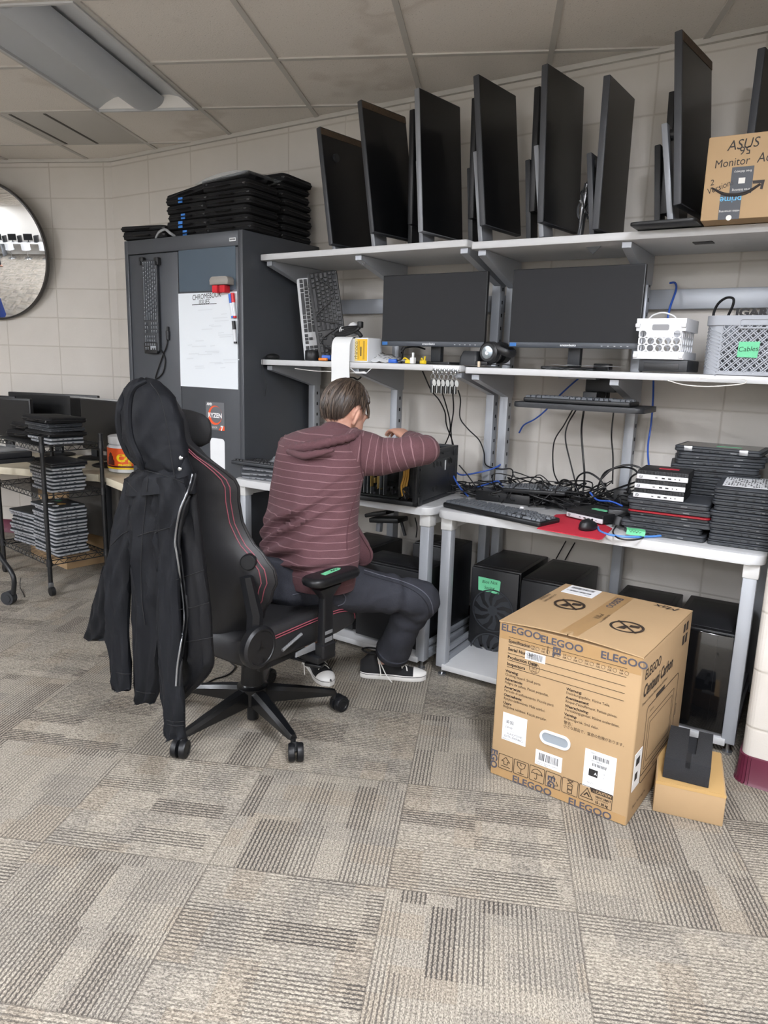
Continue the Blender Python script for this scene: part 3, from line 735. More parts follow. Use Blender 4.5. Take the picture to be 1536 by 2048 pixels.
# paper tags hanging below the shelves
q = at_y(1187, 500, 2.93); o = thing('cardboard_tag', 'small dark triangular tag hanging under the top right shelf', 'tag', q)
mb = MB(); mb.prism([(-.03, .012), (.03, .012), (0, -.016)], .004, axes((0, 0, 0), (1, 0, 0), (0, 0, 1))); mb.build('tag_card', BLK, o)
q = at_z(1405, 484, ZR-.032); o = thing('felt_pad', 'small black patch stuck under the top right shelf', 'pad', q); mb = MB(); mb.box((0, .02, 0), (.07, .05, .004), .001); mb.build('patch', BLK, o)
# ------------------------------------------------------------------ carton with hand lettering
KRAFT = mat('kraft_cardboard', 'aa8e6a', .75, noise=.06, nscale=8)
KRAFT2 = mat('kraft_cardboard_edge', 'a98355', .8)
TAPEK = mat('packing_tape_brown', 'a3835a', .35)
BLUEINK = mat('sky_blue_ink', '5fb2dd', .6); DKTAPE = mat('dark_paper_tape', '33373d', .5); MARK = mat('marker_ink', '2b2624', .7)
bl = at_z(1400, 443, ZR); A = at_y(1400, 443, bl.y)
W3 = .40; H3 = .268; D3 = .15
ct = thing('cardboard_carton', 'brown cardboard carton with black marker writing at the right of the top shelf', 'carton', (bl.x, bl.y, ZR+.001), math.radians(4))
mb = MB(); mb.b2((0, 0, 0), (W3, D3, H3), .004); mb.build('box_body', KRAFT, ct)
F = lambda x, z: axes((x, -.0012, z), (1, 0, 0), (0, 0, 1))
mb = MB(); mb.text('ASUS', .044, axes((.060, -.0012, .232), (1, 0, .05), (0, 0, 1)), shear=.2, sx=.95); mb.text('Monitor', .036, axes((.026, -.0012, .178), (1, 0, .05), (0, 0, 1)), shear=.1, sx=.9); mb.text('Adapters', .043, axes((.155, -.0012, .186), (1, 0, .05), (0, 0, 1)), shear=.2, sx=.85)
mb.text('2', .026, axes((.018, -.0012, .120), (1, 0, .2), (0, 0, 1)), shear=.2); mb.text('Versions', .028, axes((.012, -.0012, .092), (1, 0, .35), (0, 0, 1)), shear=.2, sx=.85)
mb.text('56', .036, axes((.135, -.0012, .217), (-1, 0, -.02), (0, 0, -1))); mb.build('marker_writing', MARK, ct)
mb = MB(); mb.b2((.083, -.001, .080), (.150, .001, .165)); mb.b2((.056, -.001, .0), (.122, .001, .082)); tp = mb.build('tape', DKTAPE, ct)
mb = MB(); up = lambda x, z: axes((x, -.0018, z), (-1, 0, 0), (0, 0, -1)); mb.text('prime', .029, up(.089, .064), 'CENTER'); mb.build('tape_word', BLUEINK, tp)
mb = MB(); mb.text('free delivery', .0105, up(.117, .150), 'CENTER'); mb.text('free listening', .0105, up(.117, .092), 'CENTER'); mb.text('video streaming', .0100, up(.089, .026), 'CENTER'); mb.b2((.107, -.0018, .112), (.127, -.0012, .130)); mb.poly(disc(.009, 16), axes((.09, -.0018, .005), (1, 0, 0), (0, 0, 1))); mb.build('tape_print', mat('tape_print_white', 'd8d6d0', .6), tp)
mb = MB(); mb.tube([(.026, -.0005, .105), (.075, -.0005, .080), (.13, -.0005, .080), (.175, -.0005, .105)], [.003, .006, .006, .004], 6, 6, flat=1); mb.poly([(.150, .118), (.187, .118), (.183, .088), (.175, .090), (.177, .108), (.152, .108)], axes((0, -.001, 0), (1, 0, 0), (0, 0, 1))); mb.build('smile_mark', MARK, ct)
# ================================================================== MIDDLE SHELF
Z2L, Z2R = 1.3775, 1.3715
BEZ = mat('monitor_chin_grey', '3b4047', .4)
SCR2 = mat('monitor_screen_matte', '131417', .5, spec=.3)
WL = mat('print_white', 'dfe3e6', .5); STKB = mat('sticker_blue', '2f6fb5', .5)
def desk_monitor(label, tl, tr, bl, br, y, zs, rz=0.):
    a, b, c = at_y(*bl, y), at_y(*br, y), at_y(*tl, y)
    W, H = (b-a).length, c.z-a.z; mid = (a+b)/2
    o = thing('monitor', label, 'monitor', (mid.x, mid.y+.05, zs+.001), rz, 'monitors on the middle shelf')
    z0 = a.z-zs; mb = MB()
    mb.b2((-W/2, -.05, z0), (W/2, -.028, z0+H), .004); mb.b2((-W*.32, -.03, z0+.04), (W*.32, .005, z0+H*.6), .012); ca = mb.build('casing', MON, o)
    mb = MB(); mb.b2((-W/2+.004, -.0512, z0+.024), (W/2-.004, -.0498, z0+H-.005)); mb.build('screen', SCR2, o)
    mb = MB(); mb.b2((-W/2+.001, -.0525, z0), (W/2-.001, -.049, z0+.023), .0015); ch = mb.build('chin', BEZ, o)
    F = lambda x, z: axes((x, -.0528, z), (1, 0, 0), (0, 0, 1))
    mb = MB(); mb.text('amazonbasics', .0125, F(-.01, z0+.0115), 'CENTER', bold=.0003)
    for k in range(5): mb.b2((W/2-.15+k*.026, -.0530, z0+.009), (W/2-.143+k*.026, -.0525, z0+.0105))
    mb.build('bezel_print', WL, ch)
    mb = MB(); mb.b2((-W/2+.006, -.0530, z0+.005), (-W/2+.036, -.0525, z0+.020)); mb.poly(disc(.004, 12), F(-W/2+.013, z0+.0125)); mb.build('energy_sticker', STKB, ch)
    mb = MB(); mb.b2((-.027, .0, .012), (.027, .032, z0+.12), .004); mb.b2((-.04, -.006, z0+.02), (.04, .03, z0+.11), .006); mb.build('stand_neck', BLK2, o)
    mb = MB(); mb.prism(rrect(-.12, -.075, .12, .11, .02), .012, bev=.004); mb.build('stand_base', BLK, o)
    return o
desk_monitor('blank black monitor on the middle shelf above the seated person', (763, 552), (968, 543), (763, 692), (968, 692), 3.0, Z2L)
desk_monitor('larger blank black monitor between the headphones and the white crate', (1020, 540), (1277, 530), (1017, 695), (1277, 696), 3.0, Z2R)
# --- two keyboards standing on end against the cabinet
for i, (px, py, px2, py2, lab) in enumerate(((672, 694, 641, 545, 'black keyboard standing on end, keys outward, beside the cabinet'), (640, 694, 622, 572, 'keyboard with a white edge standing on end behind another keyboard'))):
    y = (3.0, 3.07)[i]; b, t_ = at_y(px, py, y), at_y(px2, py2, y); b.z = Z2L+.002; d = (t_-b).normalized()
    L = .44 if i == 0 else .42
    M = axes(b+d*(L/2)+Vector((0, 0, .004)), -d, Vector((.75, -.55, 0)).cross(-d).cross(-d)*-1, Vector((.55, -.82, 0)))
    k = keyboard(lab, M, L=L, D=.15, bodym=BLK if i == 0 else mat('white_keyboard_case', 'c4c6c8', .5))
    if i == 0:
        mb = MB(); mb.tube([(-.2, -.03, .03), (-.1, .05, .036), (0, -.06, .034), (.05, .05, .036), (.12, -.05, .035), (.2, .03, .033)], .003, 6, 6); mb.build('wrapped_cable', CAB_BLK, k)
# --- label printer with a long paper strip hanging off the shelf
p0, p1 = at_y(690, 721, 2.95), at_y(737, 722, 2.95); y = 2.912
a = at_y(709, 722, y); b = at_y(735, 722, y); tz = at_y(735, 676, y).z
lp_ = thing('label_roll_box', 'white box with a yellow end and a white paper strip hanging over the person', 'box', (a.x, y, Z2L+.001))
Hh = tz-Z2L; Wd = b.x-a.x
mb = MB(); mb.b2((-.085, .002, 0), (.002, .12, Hh-.004), .002); mb.b2((0, .001, 0), (Wd, .12, Hh), .002); mb.build('carton', PAPER, lp_)
mb = MB(); mb.b2((.008, -.0006, .006), (Wd-.004, .001, Hh-.006)); ye = mb.build('yellow_end', mat('label_yellow', 'e8b820', .55), lp_)
mb = MB(); mb.b2((.001, -.0009, .004), (.016, .0, Hh-.004)); mb.build('cream_border', mat('label_cream', 'e2cf8f', .6), ye)
mb = MB(); mb.text('rhinoco', .030, axes((.010, -.0015, .012), (0, 0, 1), (-1, 0, 0)), sx=.9); mb.b2((.033, -.0012, .028), (.041, -.0004, .072))
for x in (.025, .050, .056): mb.b2((x, -.0012, .012), (x+.002, -.0004, Hh-.015))
mb.build('print', mat('label_brown_ink', '6b5a25', .6), ye)
sl, sr = at_y(664, 690, 2.885), at_y(700, 690, 2.885); zb = at_y(680, 778, 2.885).z
mb = MB(); o0 = lp_.location; prof = []
for q, zz in ((.10, Hh-.012), (.05, Hh+.002), (.01, Hh+.004), (-.012, Hh-.006), (-.027, Hh-.03), (-.030, Hh-.07), (-.031, .0), (-.028, -.06), (-.030, zb-Z2L)): prof.append((q, zz))
P = spl([(0, q, z) for q, z in prof], 4)
mb.loft([[(sl.x-o0.x, p.y, p.z), (sr.x-o0.x, p.y+.001*math.sin(p.z*60), p.z)] for p in P], closed=False); mb.loft([[(sl.x-o0.x, p.y+.0012, p.z), (sr.x-o0.x, p.y+.0012+.001*math.sin(p.z*60), p.z)] for p in P], closed=False)
mb.build('paper_strip', mat('label_paper', 'eef0f0', .6), lp_)
# white webcam ball with bundled black strap on top of the box
q = at_y(700, 656, 2.95); zt = Z2L+Hh+.002
o = thing('bundled_headset', 'black strap bundle with a white knob on top of the yellow-ended box', 'headset', (q.x, 2.955, zt+.002))
mb = MB(); mb.ball((-.005, .03, .04), (.03, .028, .034)); mb.build('white_knob', WHT, o)
mb = MB()
for k in range(4): mb.tube([(-.085, -.01+.012*k, .012+.006*k), (-.03, -.015, .012+.010*k), (.03, -.01+.008*k, .03+.006*k), (.05, .0, .046)], .010, 8, 5)
mb.tube([(.02, 0, .03), (.05, .0, .02), (.065, .0, .004)], .011, 8, 5); mb.box((.058, .0, .06), (.026, .02, .03), .004); mb.build('strap', BLK, o)
mb = MB()
for x in (-.05, -.04, -.03): mb.tube([(x-.004, -.012, .022), (x, -.022, .034), (x+.004, -.012, .048), (x+.008, .01, .05)], .0028, 6, 5)
mb.build('white_tie', WHT, o)
# black ribbed cup and small blue and orange plugs at the shelf's left end
q = at_y(612, 716, 2.95); o = thing('ribbed_cup', 'black ribbed round cap at the left end of the middle shelf', 'cap', (q.x+.03, 2.965, Z2L+.001))
mb = MB(); mb.loft([[((r+(.0018 if k % 2 else 0))*math.cos(2*PI*k/40), (r+(.0018 if k % 2 else 0))*math.sin(2*PI*k/40), z) for k in range(40)] for r, z in ((.034, 0), (.036, .003), (.036, .048), (.030, .052), (.030, .04), (.004, .038))]); mb.build('cup', BLK, o, sharp=60)
q = at_y(540, 716, 2.95); o = thing('computer_mouse', 'small black mouse at the very end of the middle shelf by the cabinet', 'mouse', (q.x+.015, 2.955, Z2L+.001))
mb = MB(); mb.ball((0, 0, .012), (.028, .048, .018)); mb.build('shell', BLK, o)
mb = MB(); mb.tube([(.0, -.045, .012), (-.0, -.075, .004), (.01, -.085, -.06), (.03, -.083, -.13), (.02, -.083, -.19)], .0018, 5, 5); mb.build('cord', CAB_BLK, o)
q = at_y(654, 714, 2.95); o = thing('blue_connector', 'blue plug with clear wrap beside the hanging paper strip', 'plug', (q.x-.005, 2.955, Z2L+.012)); mb = MB(); mb.box((0, 0, .006), (.05, .022, .024), .004, M=TR(rz=.2)); mb.build('plug_shell', mat('plug_blue', '2b62c4', .4), o)
q = at_y(654, 720, 2.95); o = thing('orange_connector', 'small orange plug on the shelf below the blue one', 'plug', (q.x-.005, 2.925, Z2L+.001)); mb = MB(); mb.box((0, 0, .008), (.055, .016, .014), .004, M=TR(rz=-.1)); mb.build('plug_shell', mat('plug_orange', 'ee8c3a', .45), o)
# printed paper mailer
q = at_y(765, 724, 2.95); o = thing('printed_envelope', 'crumpled white printed paper beside the yellow-ended box', 'paper', (q.x, 3.0, Z2L+.002), .1)
mb = MB(); R_ = []
for j in range(9):
    v = j/8; R_.append([(-.085+.17*i/10, -.06+.13*v, .002+.045*math.sin(PI*v*.62)*(1-.75*i/10)+.004*math.sin(i*1.9+j)) for i in range(11)])
mb.loft(R_, closed=False); mb.build('sheet', PAPER, o)
mb = MB()
for j in range(2, 8):
    for i in range(1, 9):
        if (i*7+j*3) % 5 == 0: continue
        v = j/8; z = .0052+.045*math.sin(PI*v*.62)*(1-.75*i/10)+.004*math.sin(i*1.9+j); x = -.085+.17*i/10; yy = -.06+.13*v
        mb.quad([(x, yy, z), (x+.011, yy, z-.0008), (x+.011, yy+.006, z+.001), (x, yy+.006, z+.0012)])
mb.build('print', INK, o)
# video cable with a blue connector
q0, q1 = at_y(806, 697, 2.98), at_y(790, 722, 2.95)
o = thing('video_cable', 'black video cable ending in a blue connector on the shelf', 'cable', (q1.x, 2.935, Z2L+.001))
mb = MB(); mb.box((0, 0, .009), (.045, .02, .018), .003); mb.build('blue_connector', mat('plug_blue', '2b62c4', .4), o)
mb = MB(); d = Vector((q0.x-q1.x, .05, q0.z-Z2L)); mb.tube([(.02, .0, .012), (.04, .01, .02), d*.75+Vector((.01, 0, 0)), d, d+Vector((.03, .06, .01)), d+Vector((.06, .10, .0))], .004, 8, 5); mb.tube([d*.8, d*1.05], .008, 8); mb.build('cord', CAB_BLK, o)
YEL = mat('plug_yellow', 'e9c822', .45)
for px, n in ((818, 'left'), (846, 'right')):
    q = at_y(px, 725, 2.925); o = thing('yellow_keystone', f'yellow network plug {"before" if n=="left" else "after"} the white plug on the shelf', 'plug', (q.x, 2.925, Z2L+.001), .3 if n == 'left' else -.5)
    mb = MB(); mb.box((0, 0, .008), (.035, .016, .015), .002); mb.tube([(.0, 0, .012), (-.02, .005, .024), (-.03, .008, .02)], .004, 6, 4); mb.tube([(.01, 0, .012), (.018, .0, .034)], .004, 6); mb.build('plug_body', YEL, o)
q = at_y(828, 725, 2.95); o = thing('white_plug', 'white wall plug between the two yellow plugs', 'plug', (q.x+.006, 2.93, Z2L+.001)); mb = MB(); mb.box((0, 0, .014), (.022, .024, .028), .004); mb.b2((-.005, -.004, .026), (.005, .004, .05), .002); mb.build('plug_body', WHT, o)
# key rack under the shelf edge
a, b = at_y(866, 733, 2.886), at_y(919, 737, 2.886); LK = (b-a).length; CHR = mat('chrome', 'c8ccd0', .2, 1.)
o = thing('key_rack', 'white strip of metal key hooks on the edge of the middle shelf', 'key rack', (a.x, 2.886, Z2L-.004))
mb = MB(); mb.b2((0, -.003, -.016), (LK, .001, .001), .001); mb.build('backplate', WHT, o)
for k in range(6):
    x = LK*(.08+.168*k); mb = MB(); mb.tube([(x, -.003, -.014), (x, -.012, -.022), (x, -.014, -.034), (x, -.006, -.04)], .003, 6, 4); mb.b2((x-.008, -.006, -.034), (x+.008, -.003, -.012), .001); mb.build('hook', CHR, o)
random.seed(9)
for k in range(6):
    x = a.x+LK*(.08+.168*k); kk = thing('key_ring', f'key ring with black fob, {ORD[k]} from the left on the key rack', 'keys', (x, 2.872, Z2L-.04), group='key rings on the rack')
    mb = MB(); mb.tube([(.010*math.sin(t*2*PI/14), -.002, -.012+.012*math.cos(t*2*PI/14)) for t in range(15)], .0012, 5); mb.build('ring', CHR, kk)
    mb = MB(); mb.prism(rrect(-.011, -.085, .006, -.026, .004), .007, axes((-.004, .0, 0), (1, 0, .1), (0, 0, 1)), bev=.001); mb.build('black_fob', BLK, kk)
    mb = MB(); mb.prism(disc(.0095, 16, (0, -.04), .015), .002, axes((.006, -.010, 0), (1, .1*random.uniform(-1, 1), .2), (0, 0, 1))); mb.b2((.003, -.011, -.085), (.007, -.009, -.05)); mb.build('key', mat('nickel_key', 'c3c5c2', .3, .85), kk)
# headset rest and headphones
q = at_y(935, 728, 2.95); o = thing('headset_dock', 'dark grey headset charging dock left of the headphones', 'dock', (q.x+.02, 2.955, Z2L+.001))
mb = MB(); mb.loft([[(x*s, y*s, z) for x, y in rrect(-.05, -.035, .04, .035, .015, 4)] for s, z in ((1, 0), (1.02, .01), (.98, .035), (.75, .06), (.7, .062))]); mb.build('shell', BLK2, o)
mb = MB(); mb.box((.06, -.01, .01), (.06, .05, .018), .004); mb.build('base', BLK, o)
q = at_y(977, 706, 2.945); o = thing('headphones', 'black over-ear headphones with a silver disc on the ear cup', 'headphones', (q.x+.015, 2.985, Z2L+.002), -.15)
zc = q.z-Z2L
for i, y0 in enumerate((-.05, .055)):
    mb = MB(); s = 1 if i == 0 else -1; T = axes((0, y0, zc), (1, 0, 0), (0, 0, 1), (0, -s, 0)); mb.lathe([(.030, -.024), (.044, -.02), (.047, -.004), (.046, .008), (.038, .014)], T, 28); mb.lathe([(.028, -.03), (.046, -.034), (.048, -.022), (.042, -.018)], T, 28); cup = mb.build('ear_cup', BLK, o)
    if i == 0:
        mb = MB(); mb.lathe([(.028, .0145), (.028, .016), (.024, .0172), (.001, .0174)], T, 28); mb.build('silver_disc', mat('brushed_disc', 'b7c4cd', .25, .9), cup)
        mb = MB(); U = T @ Matrix.Translation((0, 0, .018)); mb.ring(disc(.009, 20, (0, -.002)), disc(.006, 20, (.001, .001)), .0008, U); mb.prism([(-.003, -.004), (.004, -.004), (.002, .014), (-.001, .014)], .0008, U); mb.build('disc_emblem', WHT, cup)
mb = MB(); mb.tube([(.0, -.052, zc+.03), (.03, -.05, zc+.02), (.075, -.03, zc+.0), (.082, .0, zc-.004), (.075, .03, zc), (.03, .052, zc+.02), (.0, .055, zc+.03)], .009, 10, 6, flat=1.8); mb.build('headband', BLK, o)
mb = MB(); mb.tube([(.0, -.05, .008), (.03, -.065, .006), (.06, -.05, .005), (.085, -.06, .006), (.10, -.03, .005)], .002, 6, 5); mb.build('cord', CAB_BLK, o)
q = at_y(965, 730, 2.95); o = thing('white_adapter', 'tiny pale plug standing on the shelf below the headphones', 'plug', (q.x, 2.915, Z2R+.001)); mb = MB(); mb.box((0, 0, .012), (.010, .010, .024), .001); mb.build('plug_body', mat('ivory_plastic', 'd9c9b0', .5), o)
# papers on the right shelf
q = at_y(1160, 738, 2.95); 
for i, (dx, rz, lab) in enumerate(((0, .06, 'loose white paper lying on the middle shelf under the larger monitor'), (.02, -.10, 'upper white paper overlapping another under the larger monitor'))):
    o = thing('paper_sheet', lab, 'paper', (q.x+dx, 2.965, Z2R+.0015+.0156*i), rz, 'papers under the larger monitor')
    mb = MB(); R_ = [[(-.14+.028*k, -.05+.1*j, .0005+.004*abs(math.sin(k*1.1+i))*(1-j)) for k in range(11)] for j in (0, .5, 1)]
    mb.loft(R_, closed=False); mb.build('sheet', PAPER, o)
# --- white plastic crate on a black box
a, b = at_y(1272, 741, 2.95), at_y(1362, 742, 2.95); a.y = b.y = 2.935
a, b = at_y(1276, 740, 2.935), at_y(1368, 741, 2.935)
hb = at_y(1276, 719, 2.935).z-Z2R
o = thing('black_device_box', 'low black electronics box under the white plastic crate', 'box', (a.x, 2.935, Z2R+.001))
mb = MB(); mb.b2((0, 0, .004), (b.x-a.x+.01, .21, hb), .004); mb.build('housing', BLK2, o)
mb = MB(); mb.b2((.02, -.002, .010), (b.x-a.x-.02, .002, hb-.012), .001); mb.build('front_panel', BLK, o)
c0, c1 = at_y(1267, 719, 2.93), at_y(1365, 719, 2.93); top = at_y(1272, 637, 2.93).z
WB, HB, DB = c1.x-c0.x, top-(Z2R+hb)-.003, .215
CRW = mat('white_crate_plastic', 'e4e6ea', .4)
def hole_panel(mb, cols, rows, W, H, r, th, F, skip=()):
    cw, ch = W/cols, H/rows; n = 16
    for i in range(cols):
        for j in range(rows):
            T = F @ Matrix.Translation((cw*(i+.5), ch*(j+.5), 0))
            if (i, j) in skip: mb.box((0, 0, th/2), (cw, ch, th), M=T); continue
            o_, q_ = [], []
            for k in range(n):
                a_ = 2*PI*k/n+PI/n; c_, s_ = math.cos(a_), math.sin(a_); m_ = max(abs(c_)/(cw/2), abs(s_)/(ch/2)); o_.append((c_/m_, s_/m_)); q_.append((c_*r, s_*r))
            for k in range(n):                      # push samples next to the corners onto the corners
                pass
            mb.ring(o_, q_, th, T)
cr = thing('plastic_crate', 'white plastic crate with rows of round holes and a wire handle', 'crate', (c0.x, 2.93, Z2R+hb+.003), .0)
for nm, F, W in (('front', axes((.012, 0, .028), (1, 0, 0), (0, 0, 1), (0, -1, 0)), WB-.024), ('back', axes((.012, DB, .028), (1, 0, 0), (0, 0, 1), (0, -1, 0)), WB-.024)):
    mb = MB(); hole_panel(mb, 5, 3, W, HB-.072, .0125, .004, F, skip=((1, 2), (2, 2), (3, 2))); mb.build('perforated_wall', CRW, cr)
for x in (.010, WB-.014):
    mb = MB(); hole_panel(mb, 5, 3, DB-.024, HB-.072, .0125, .004, axes((x, .012, .028), (0, 1, 0), (0, 0, 1), (1, 0, 0))); mb.build('perforated_wall', CRW, cr)
mb = MB(); mb.ring(rrect(-.004, -.004, WB+.004, DB+.004, .006, 2), rrect(.012, .012, WB-.012, DB-.012, .004, 2), .028); mb.b2((.01, .01, .002), (WB-.01, DB-.01, .006)); mb.build('base', CRW, cr)
mb = MB(); zt = HB-.046; T = TR((0, 0, zt))
mb.ring(rrect(-.002, -.002, WB+.002, DB+.002, .006, 2), rrect(.010, .010, WB-.010, DB-.010, .004, 2), .046, T); rim = mb.build('rim', CRW, cr)
mb = MB(); mb.prism(rrect(WB*.33, 0, WB*.67, .022, .006), .0015, axes((0, -.0022, zt+.002), (1, 0, 0), (0, 0, 1))); mb.build('hand_hole', mat('crate_recess', '8e8f92', .6), rim)
for x in (.006, WB-.006):
    for z_ in (.012, zt+.02):
        mb = MB(); mb.box((x, -.006, z_), (.016, .012, .014), .002); mb.build('corner_lug', CRW, cr)
mb = MB(); mb.tube([(WB*.2, .02, HB-.004), (WB*.3, .02, HB+.014), (WB*.5, .02, HB+.022), (WB*.72, .02, HB+.008), (WB*.78, .02, HB-.01)], .003, 8, 6); mb.build('wire_handle', WHT, cr)
mb = MB(); random.seed(6)
for k in range(6): mb.tube([(random.uniform(.03, WB-.03), random.uniform(.04, DB-.04), random.uniform(.02, .11)) for _ in range(4)], .005, 6, 5)
tag(mb.build('crate_cable', CAB_BLK), 'dark cables coiled inside the white crate', 'cable').matrix_world = cr.matrix_world.copy()
# --- grey lattice basket with a green label
g0 = at_y(1403, 742, 2.925); gt = at_y(1402, 632, 2.925).z
GW, GD, GH = .37, .26, gt-Z2R
GRB = mat('grey_basket_plastic', '9ea2a9', .45)
bk = thing('storage_basket', 'grey lattice plastic basket with a green taped word on its front', 'basket', (g0.x, 2.925, Z2R+.001))
def lattice(mb, W, H, F, step=.030, w=.0042, th=.004, x0=0):
    for s in (1, -1):
        c = -H
        while c < W+H:
            pts = []
            # line x = c + s*... from z = 0 to H
            xa, xb = (c, c+H) if s > 0 else (c+H, c)
            za, zb_ = 0., H
            if xb != xa:
                t0, t1 = 0., 1.
                for lim, sign in ((x0, 1), (W, -1)):
                    d0, d1 = (xa-lim)*sign, (xb-lim)*sign
                    if d0 < 0 and d1 < 0: t0, t1 = 1., 0.; break
                    if d0 < 0: t0 = max(t0, -d0/(d1-d0))
                    if d1 < 0: t1 = min(t1, d0/(d0-d1))
                if t1-t0 > .03:
                    A = Vector((xa+(xb-xa)*t0, za+(zb_-za)*t0, 0)); B = Vector((xa+(xb-xa)*t1, za+(zb_-za)*t1, 0)); d = B-A
                    for off in (-.0035, .0035):
                        n_ = Vector((-d.y, d.x, 0)).normalized()*off
                        mb.box((0, 0, .002 if s > 0 else -.002), (d.length, .0036, th), M=F @ axes((A+B)/2+n_, d, Vector((-d.y, d.x, 0))))
            c += step
mb = MB(); R_ = rrect(0, 0, GW, GD, .05, 6)
lat0 = .055
lattice(mb, GW-.055, GH-.045, axes((0, .001, .012), (1, 0, 0), (0, 0, 1)), x0=lat0); mb.build('lattice_front', GRB, bk)
mb = MB()
cor = [p for p in R_ if p[0] <= .0501 or True]
def off(P, d): return [(x+(-d if x > GW/2 else d)*0+ (GW/2-x)/(GW/2)*d, y+(GD/2-y)/(GD/2)*d) for x, y in P]
# solid corner and side walls (woven relief), leaving the front lattice open
side = [(lat0, 0)]+[p for p in rrect(0, 0, GW, GD, .05, 6)[14:21]][::-1]+[(0, GD-.05), (.05, GD), (GW-.05, GD), (GW, GD-.05), (GW, .05), (GW-.055, 0)]
mb.loft([[(x, y, z) for x, y in side] for z in (.0, GH-.02)], closed=False); mb.loft([[(x+(GW/2-x)*.02, y+(GD/2-y)*.02, z) for x, y in side] for z in (.0, GH-.02)], closed=False)
sw = mb.build('side_wall', GRB, bk)
mb = MB()
for k in range(13):
    z = .014+k*(GH-.06)/12
    for sx, (xa, ya, xb, yb) in enumerate(((-.0022, .05, .012, .014), (.014, .011, .05, -.002))):
        dz = .018 if sx == 0 else -.018; mb.tube([(xa, ya, z), (xb, yb, z+dz)], .0022, 5)
mb.build('woven_relief', GRB, sw)
mb = MB(); mb.ring(rrect(-.006, -.006, GW+.006, GD+.006, .05, 6), rrect(.004, .004, GW-.004, GD-.004, .046, 6), .034, TR((0, 0, GH-.034))); mb.build('rim', GRB, bk)
mb = MB(); mb.ring(rrect(-.001, -.001, GW+.001, GD+.001, .05, 6), rrect(.004, .004, GW-.004, GD-.004, .046, 6), .014); mb.b2((.02, .02, .001), (GW-.02, GD-.02, .005)); mb.build('base', GRB, bk)
hx0, hz0 = at_y(1481, 655, 2.925).x-g0.x, at_y(1481, 655, 2.925).z-Z2R; hx1, hz1 = at_y(1536, 641, 2.925).x-g0.x+.03, at_y(1481, 640, 2.925).z-Z2R
mb = MB(); mb.ring(rrect(hx0-.004, hz0-.005, hx1, hz1+.006, .008, 4), rrect(hx0, hz0, hx1-.004, hz1, .006, 4), .006, axes((0, -.0035, 0), (1, 0, 0), (0, 0, 1), (0, -1, 0))); mb.build('handle_frame', GRB, bk)
l0, l1 = at_y(1474, 714, 2.925), at_y(1520, 684, 2.925)
mb = MB(); mb.prism([(l0.x-g0.x, l0.z-Z2R-.001), (l1.x-g0.x-.002, l0.z-Z2R-.003), (l1.x-g0.x+.002, l1.z-Z2R), (l0.x-g0.x+.002, l1.z-Z2R-.001)], .001, axes((0, -.0075, 0), (1, 0, 0), (0, 0, 1))); lb = mb.build('green_label', GRNTAPE, bk)
mb = MB(); mb.text('Cables', .024, axes(((l0.x+l1.x)/2-g0.x, -.0092, (l0.z+l1.z)/2-Z2R), (1, 0, .06), (0, 0, 1)), 'CENTER', shear=.15); mb.build('handwriting', mat('green_ink', '16321f', .7), lb)
# clear bag with printing lying in the basket
zz = Z2R+GH-.05; o = thing('plastic_bag', 'clear grey plastic bag with black print heaped in the grey basket', 'bag', (g0.x, 2.93, Z2R))
random.seed(12); mb = MB(); R_ = []
for j in range(13):
    u = j/12; x = .075+.27*u; h = GH-.06+.004 + (.02+.115*min(1, u*1.6)); R_.append([(x+.006*math.sin(k*2+j), .03+.19*k/9, .02+(h-.02)*max(.0, math.sin(PI*(k+.6)/10.2))**.45+.008*math.sin(k*2.1+j*1.7)) for k in range(10)])
mb.loft(R_, closed=False); mb.build('film', mat('grey_film', '8e9095', .15, alpha=.62), o)
T = axes((.085, .035, GH+.012), (1, 0, 0), (0, .25, 1)); mb = MB(); mb.text('IGARV', .040, T, bold=.0022, sx=1.15); mb.build('bag_print', INK, o)
mb = MB(); q0, q1 = at_y(1427, 633, 3.0), at_y(1466, 596, 3.02); o = cable('black_cable', 'black cable arching out of the grey basket', [at_y(1430, 640, 3.0), at_y(1427, 628, 3.0), at_y(1436, 608, 3.0), at_y(1452, 596, 3.0), at_y(1466, 597, 3.0), at_y(1466, 610, 3.0), at_y(1456, 632, 3.0)], .005, CAB_BLK); mb.bm.free()
cable('blue_network_cable', 'blue network cable rising behind the white crate to the wall rail', [at_y(1335, 640, 3.2), at_y(1340, 615, 3.22), at_y(1352, 580, 3.3), at_y(1350, 566, 3.34), at_y(1340, 566, 3.36)], .0045, CAB_BLU)
# cable stuck under the right shelf
cable('white_cable', 'thin white wire looped under the middle shelf below the grey basket', [at_y(1336, 761, 2.91), at_y(1365, 769, 2.905), at_y(1410, 773, 2.9), at_y(1455, 771, 2.895), at_y(1488, 767, 2.89), at_y(1492, 761, 2.89), at_y(1478, 758, 2.89), at_y(1400, 757, 2.885)], .0024, CAB_WHT)
cable('white_cable', 'thin white wire running under the shelf behind the hanging paper strip', [at_y(590, 737, 2.93), at_y(630, 742, 2.92), at_y(660, 743, 2.91), at_y(700, 746, 2.9), at_y(730, 743, 2.9)], .0024, CAB_WHT)
o = thing('drawer_pull', 'white wire drawer pull under the shelf beside the paper strip', 'handle', at_y(722, 746, 2.895)); c = o.location
P = [at_y(*q, 2.895)-c for q in ((698, 734), (711, 745), (733, 746), (745, 735))]; mb = MB(); mb.tube(P[:2], .002, 6); mb.tube(P[2:], .002, 6); mb.build('wire', WHT, o); mb = MB(); mb.tube([P[1], P[2]], .005, 8); mb.build('grip', WHT, o)
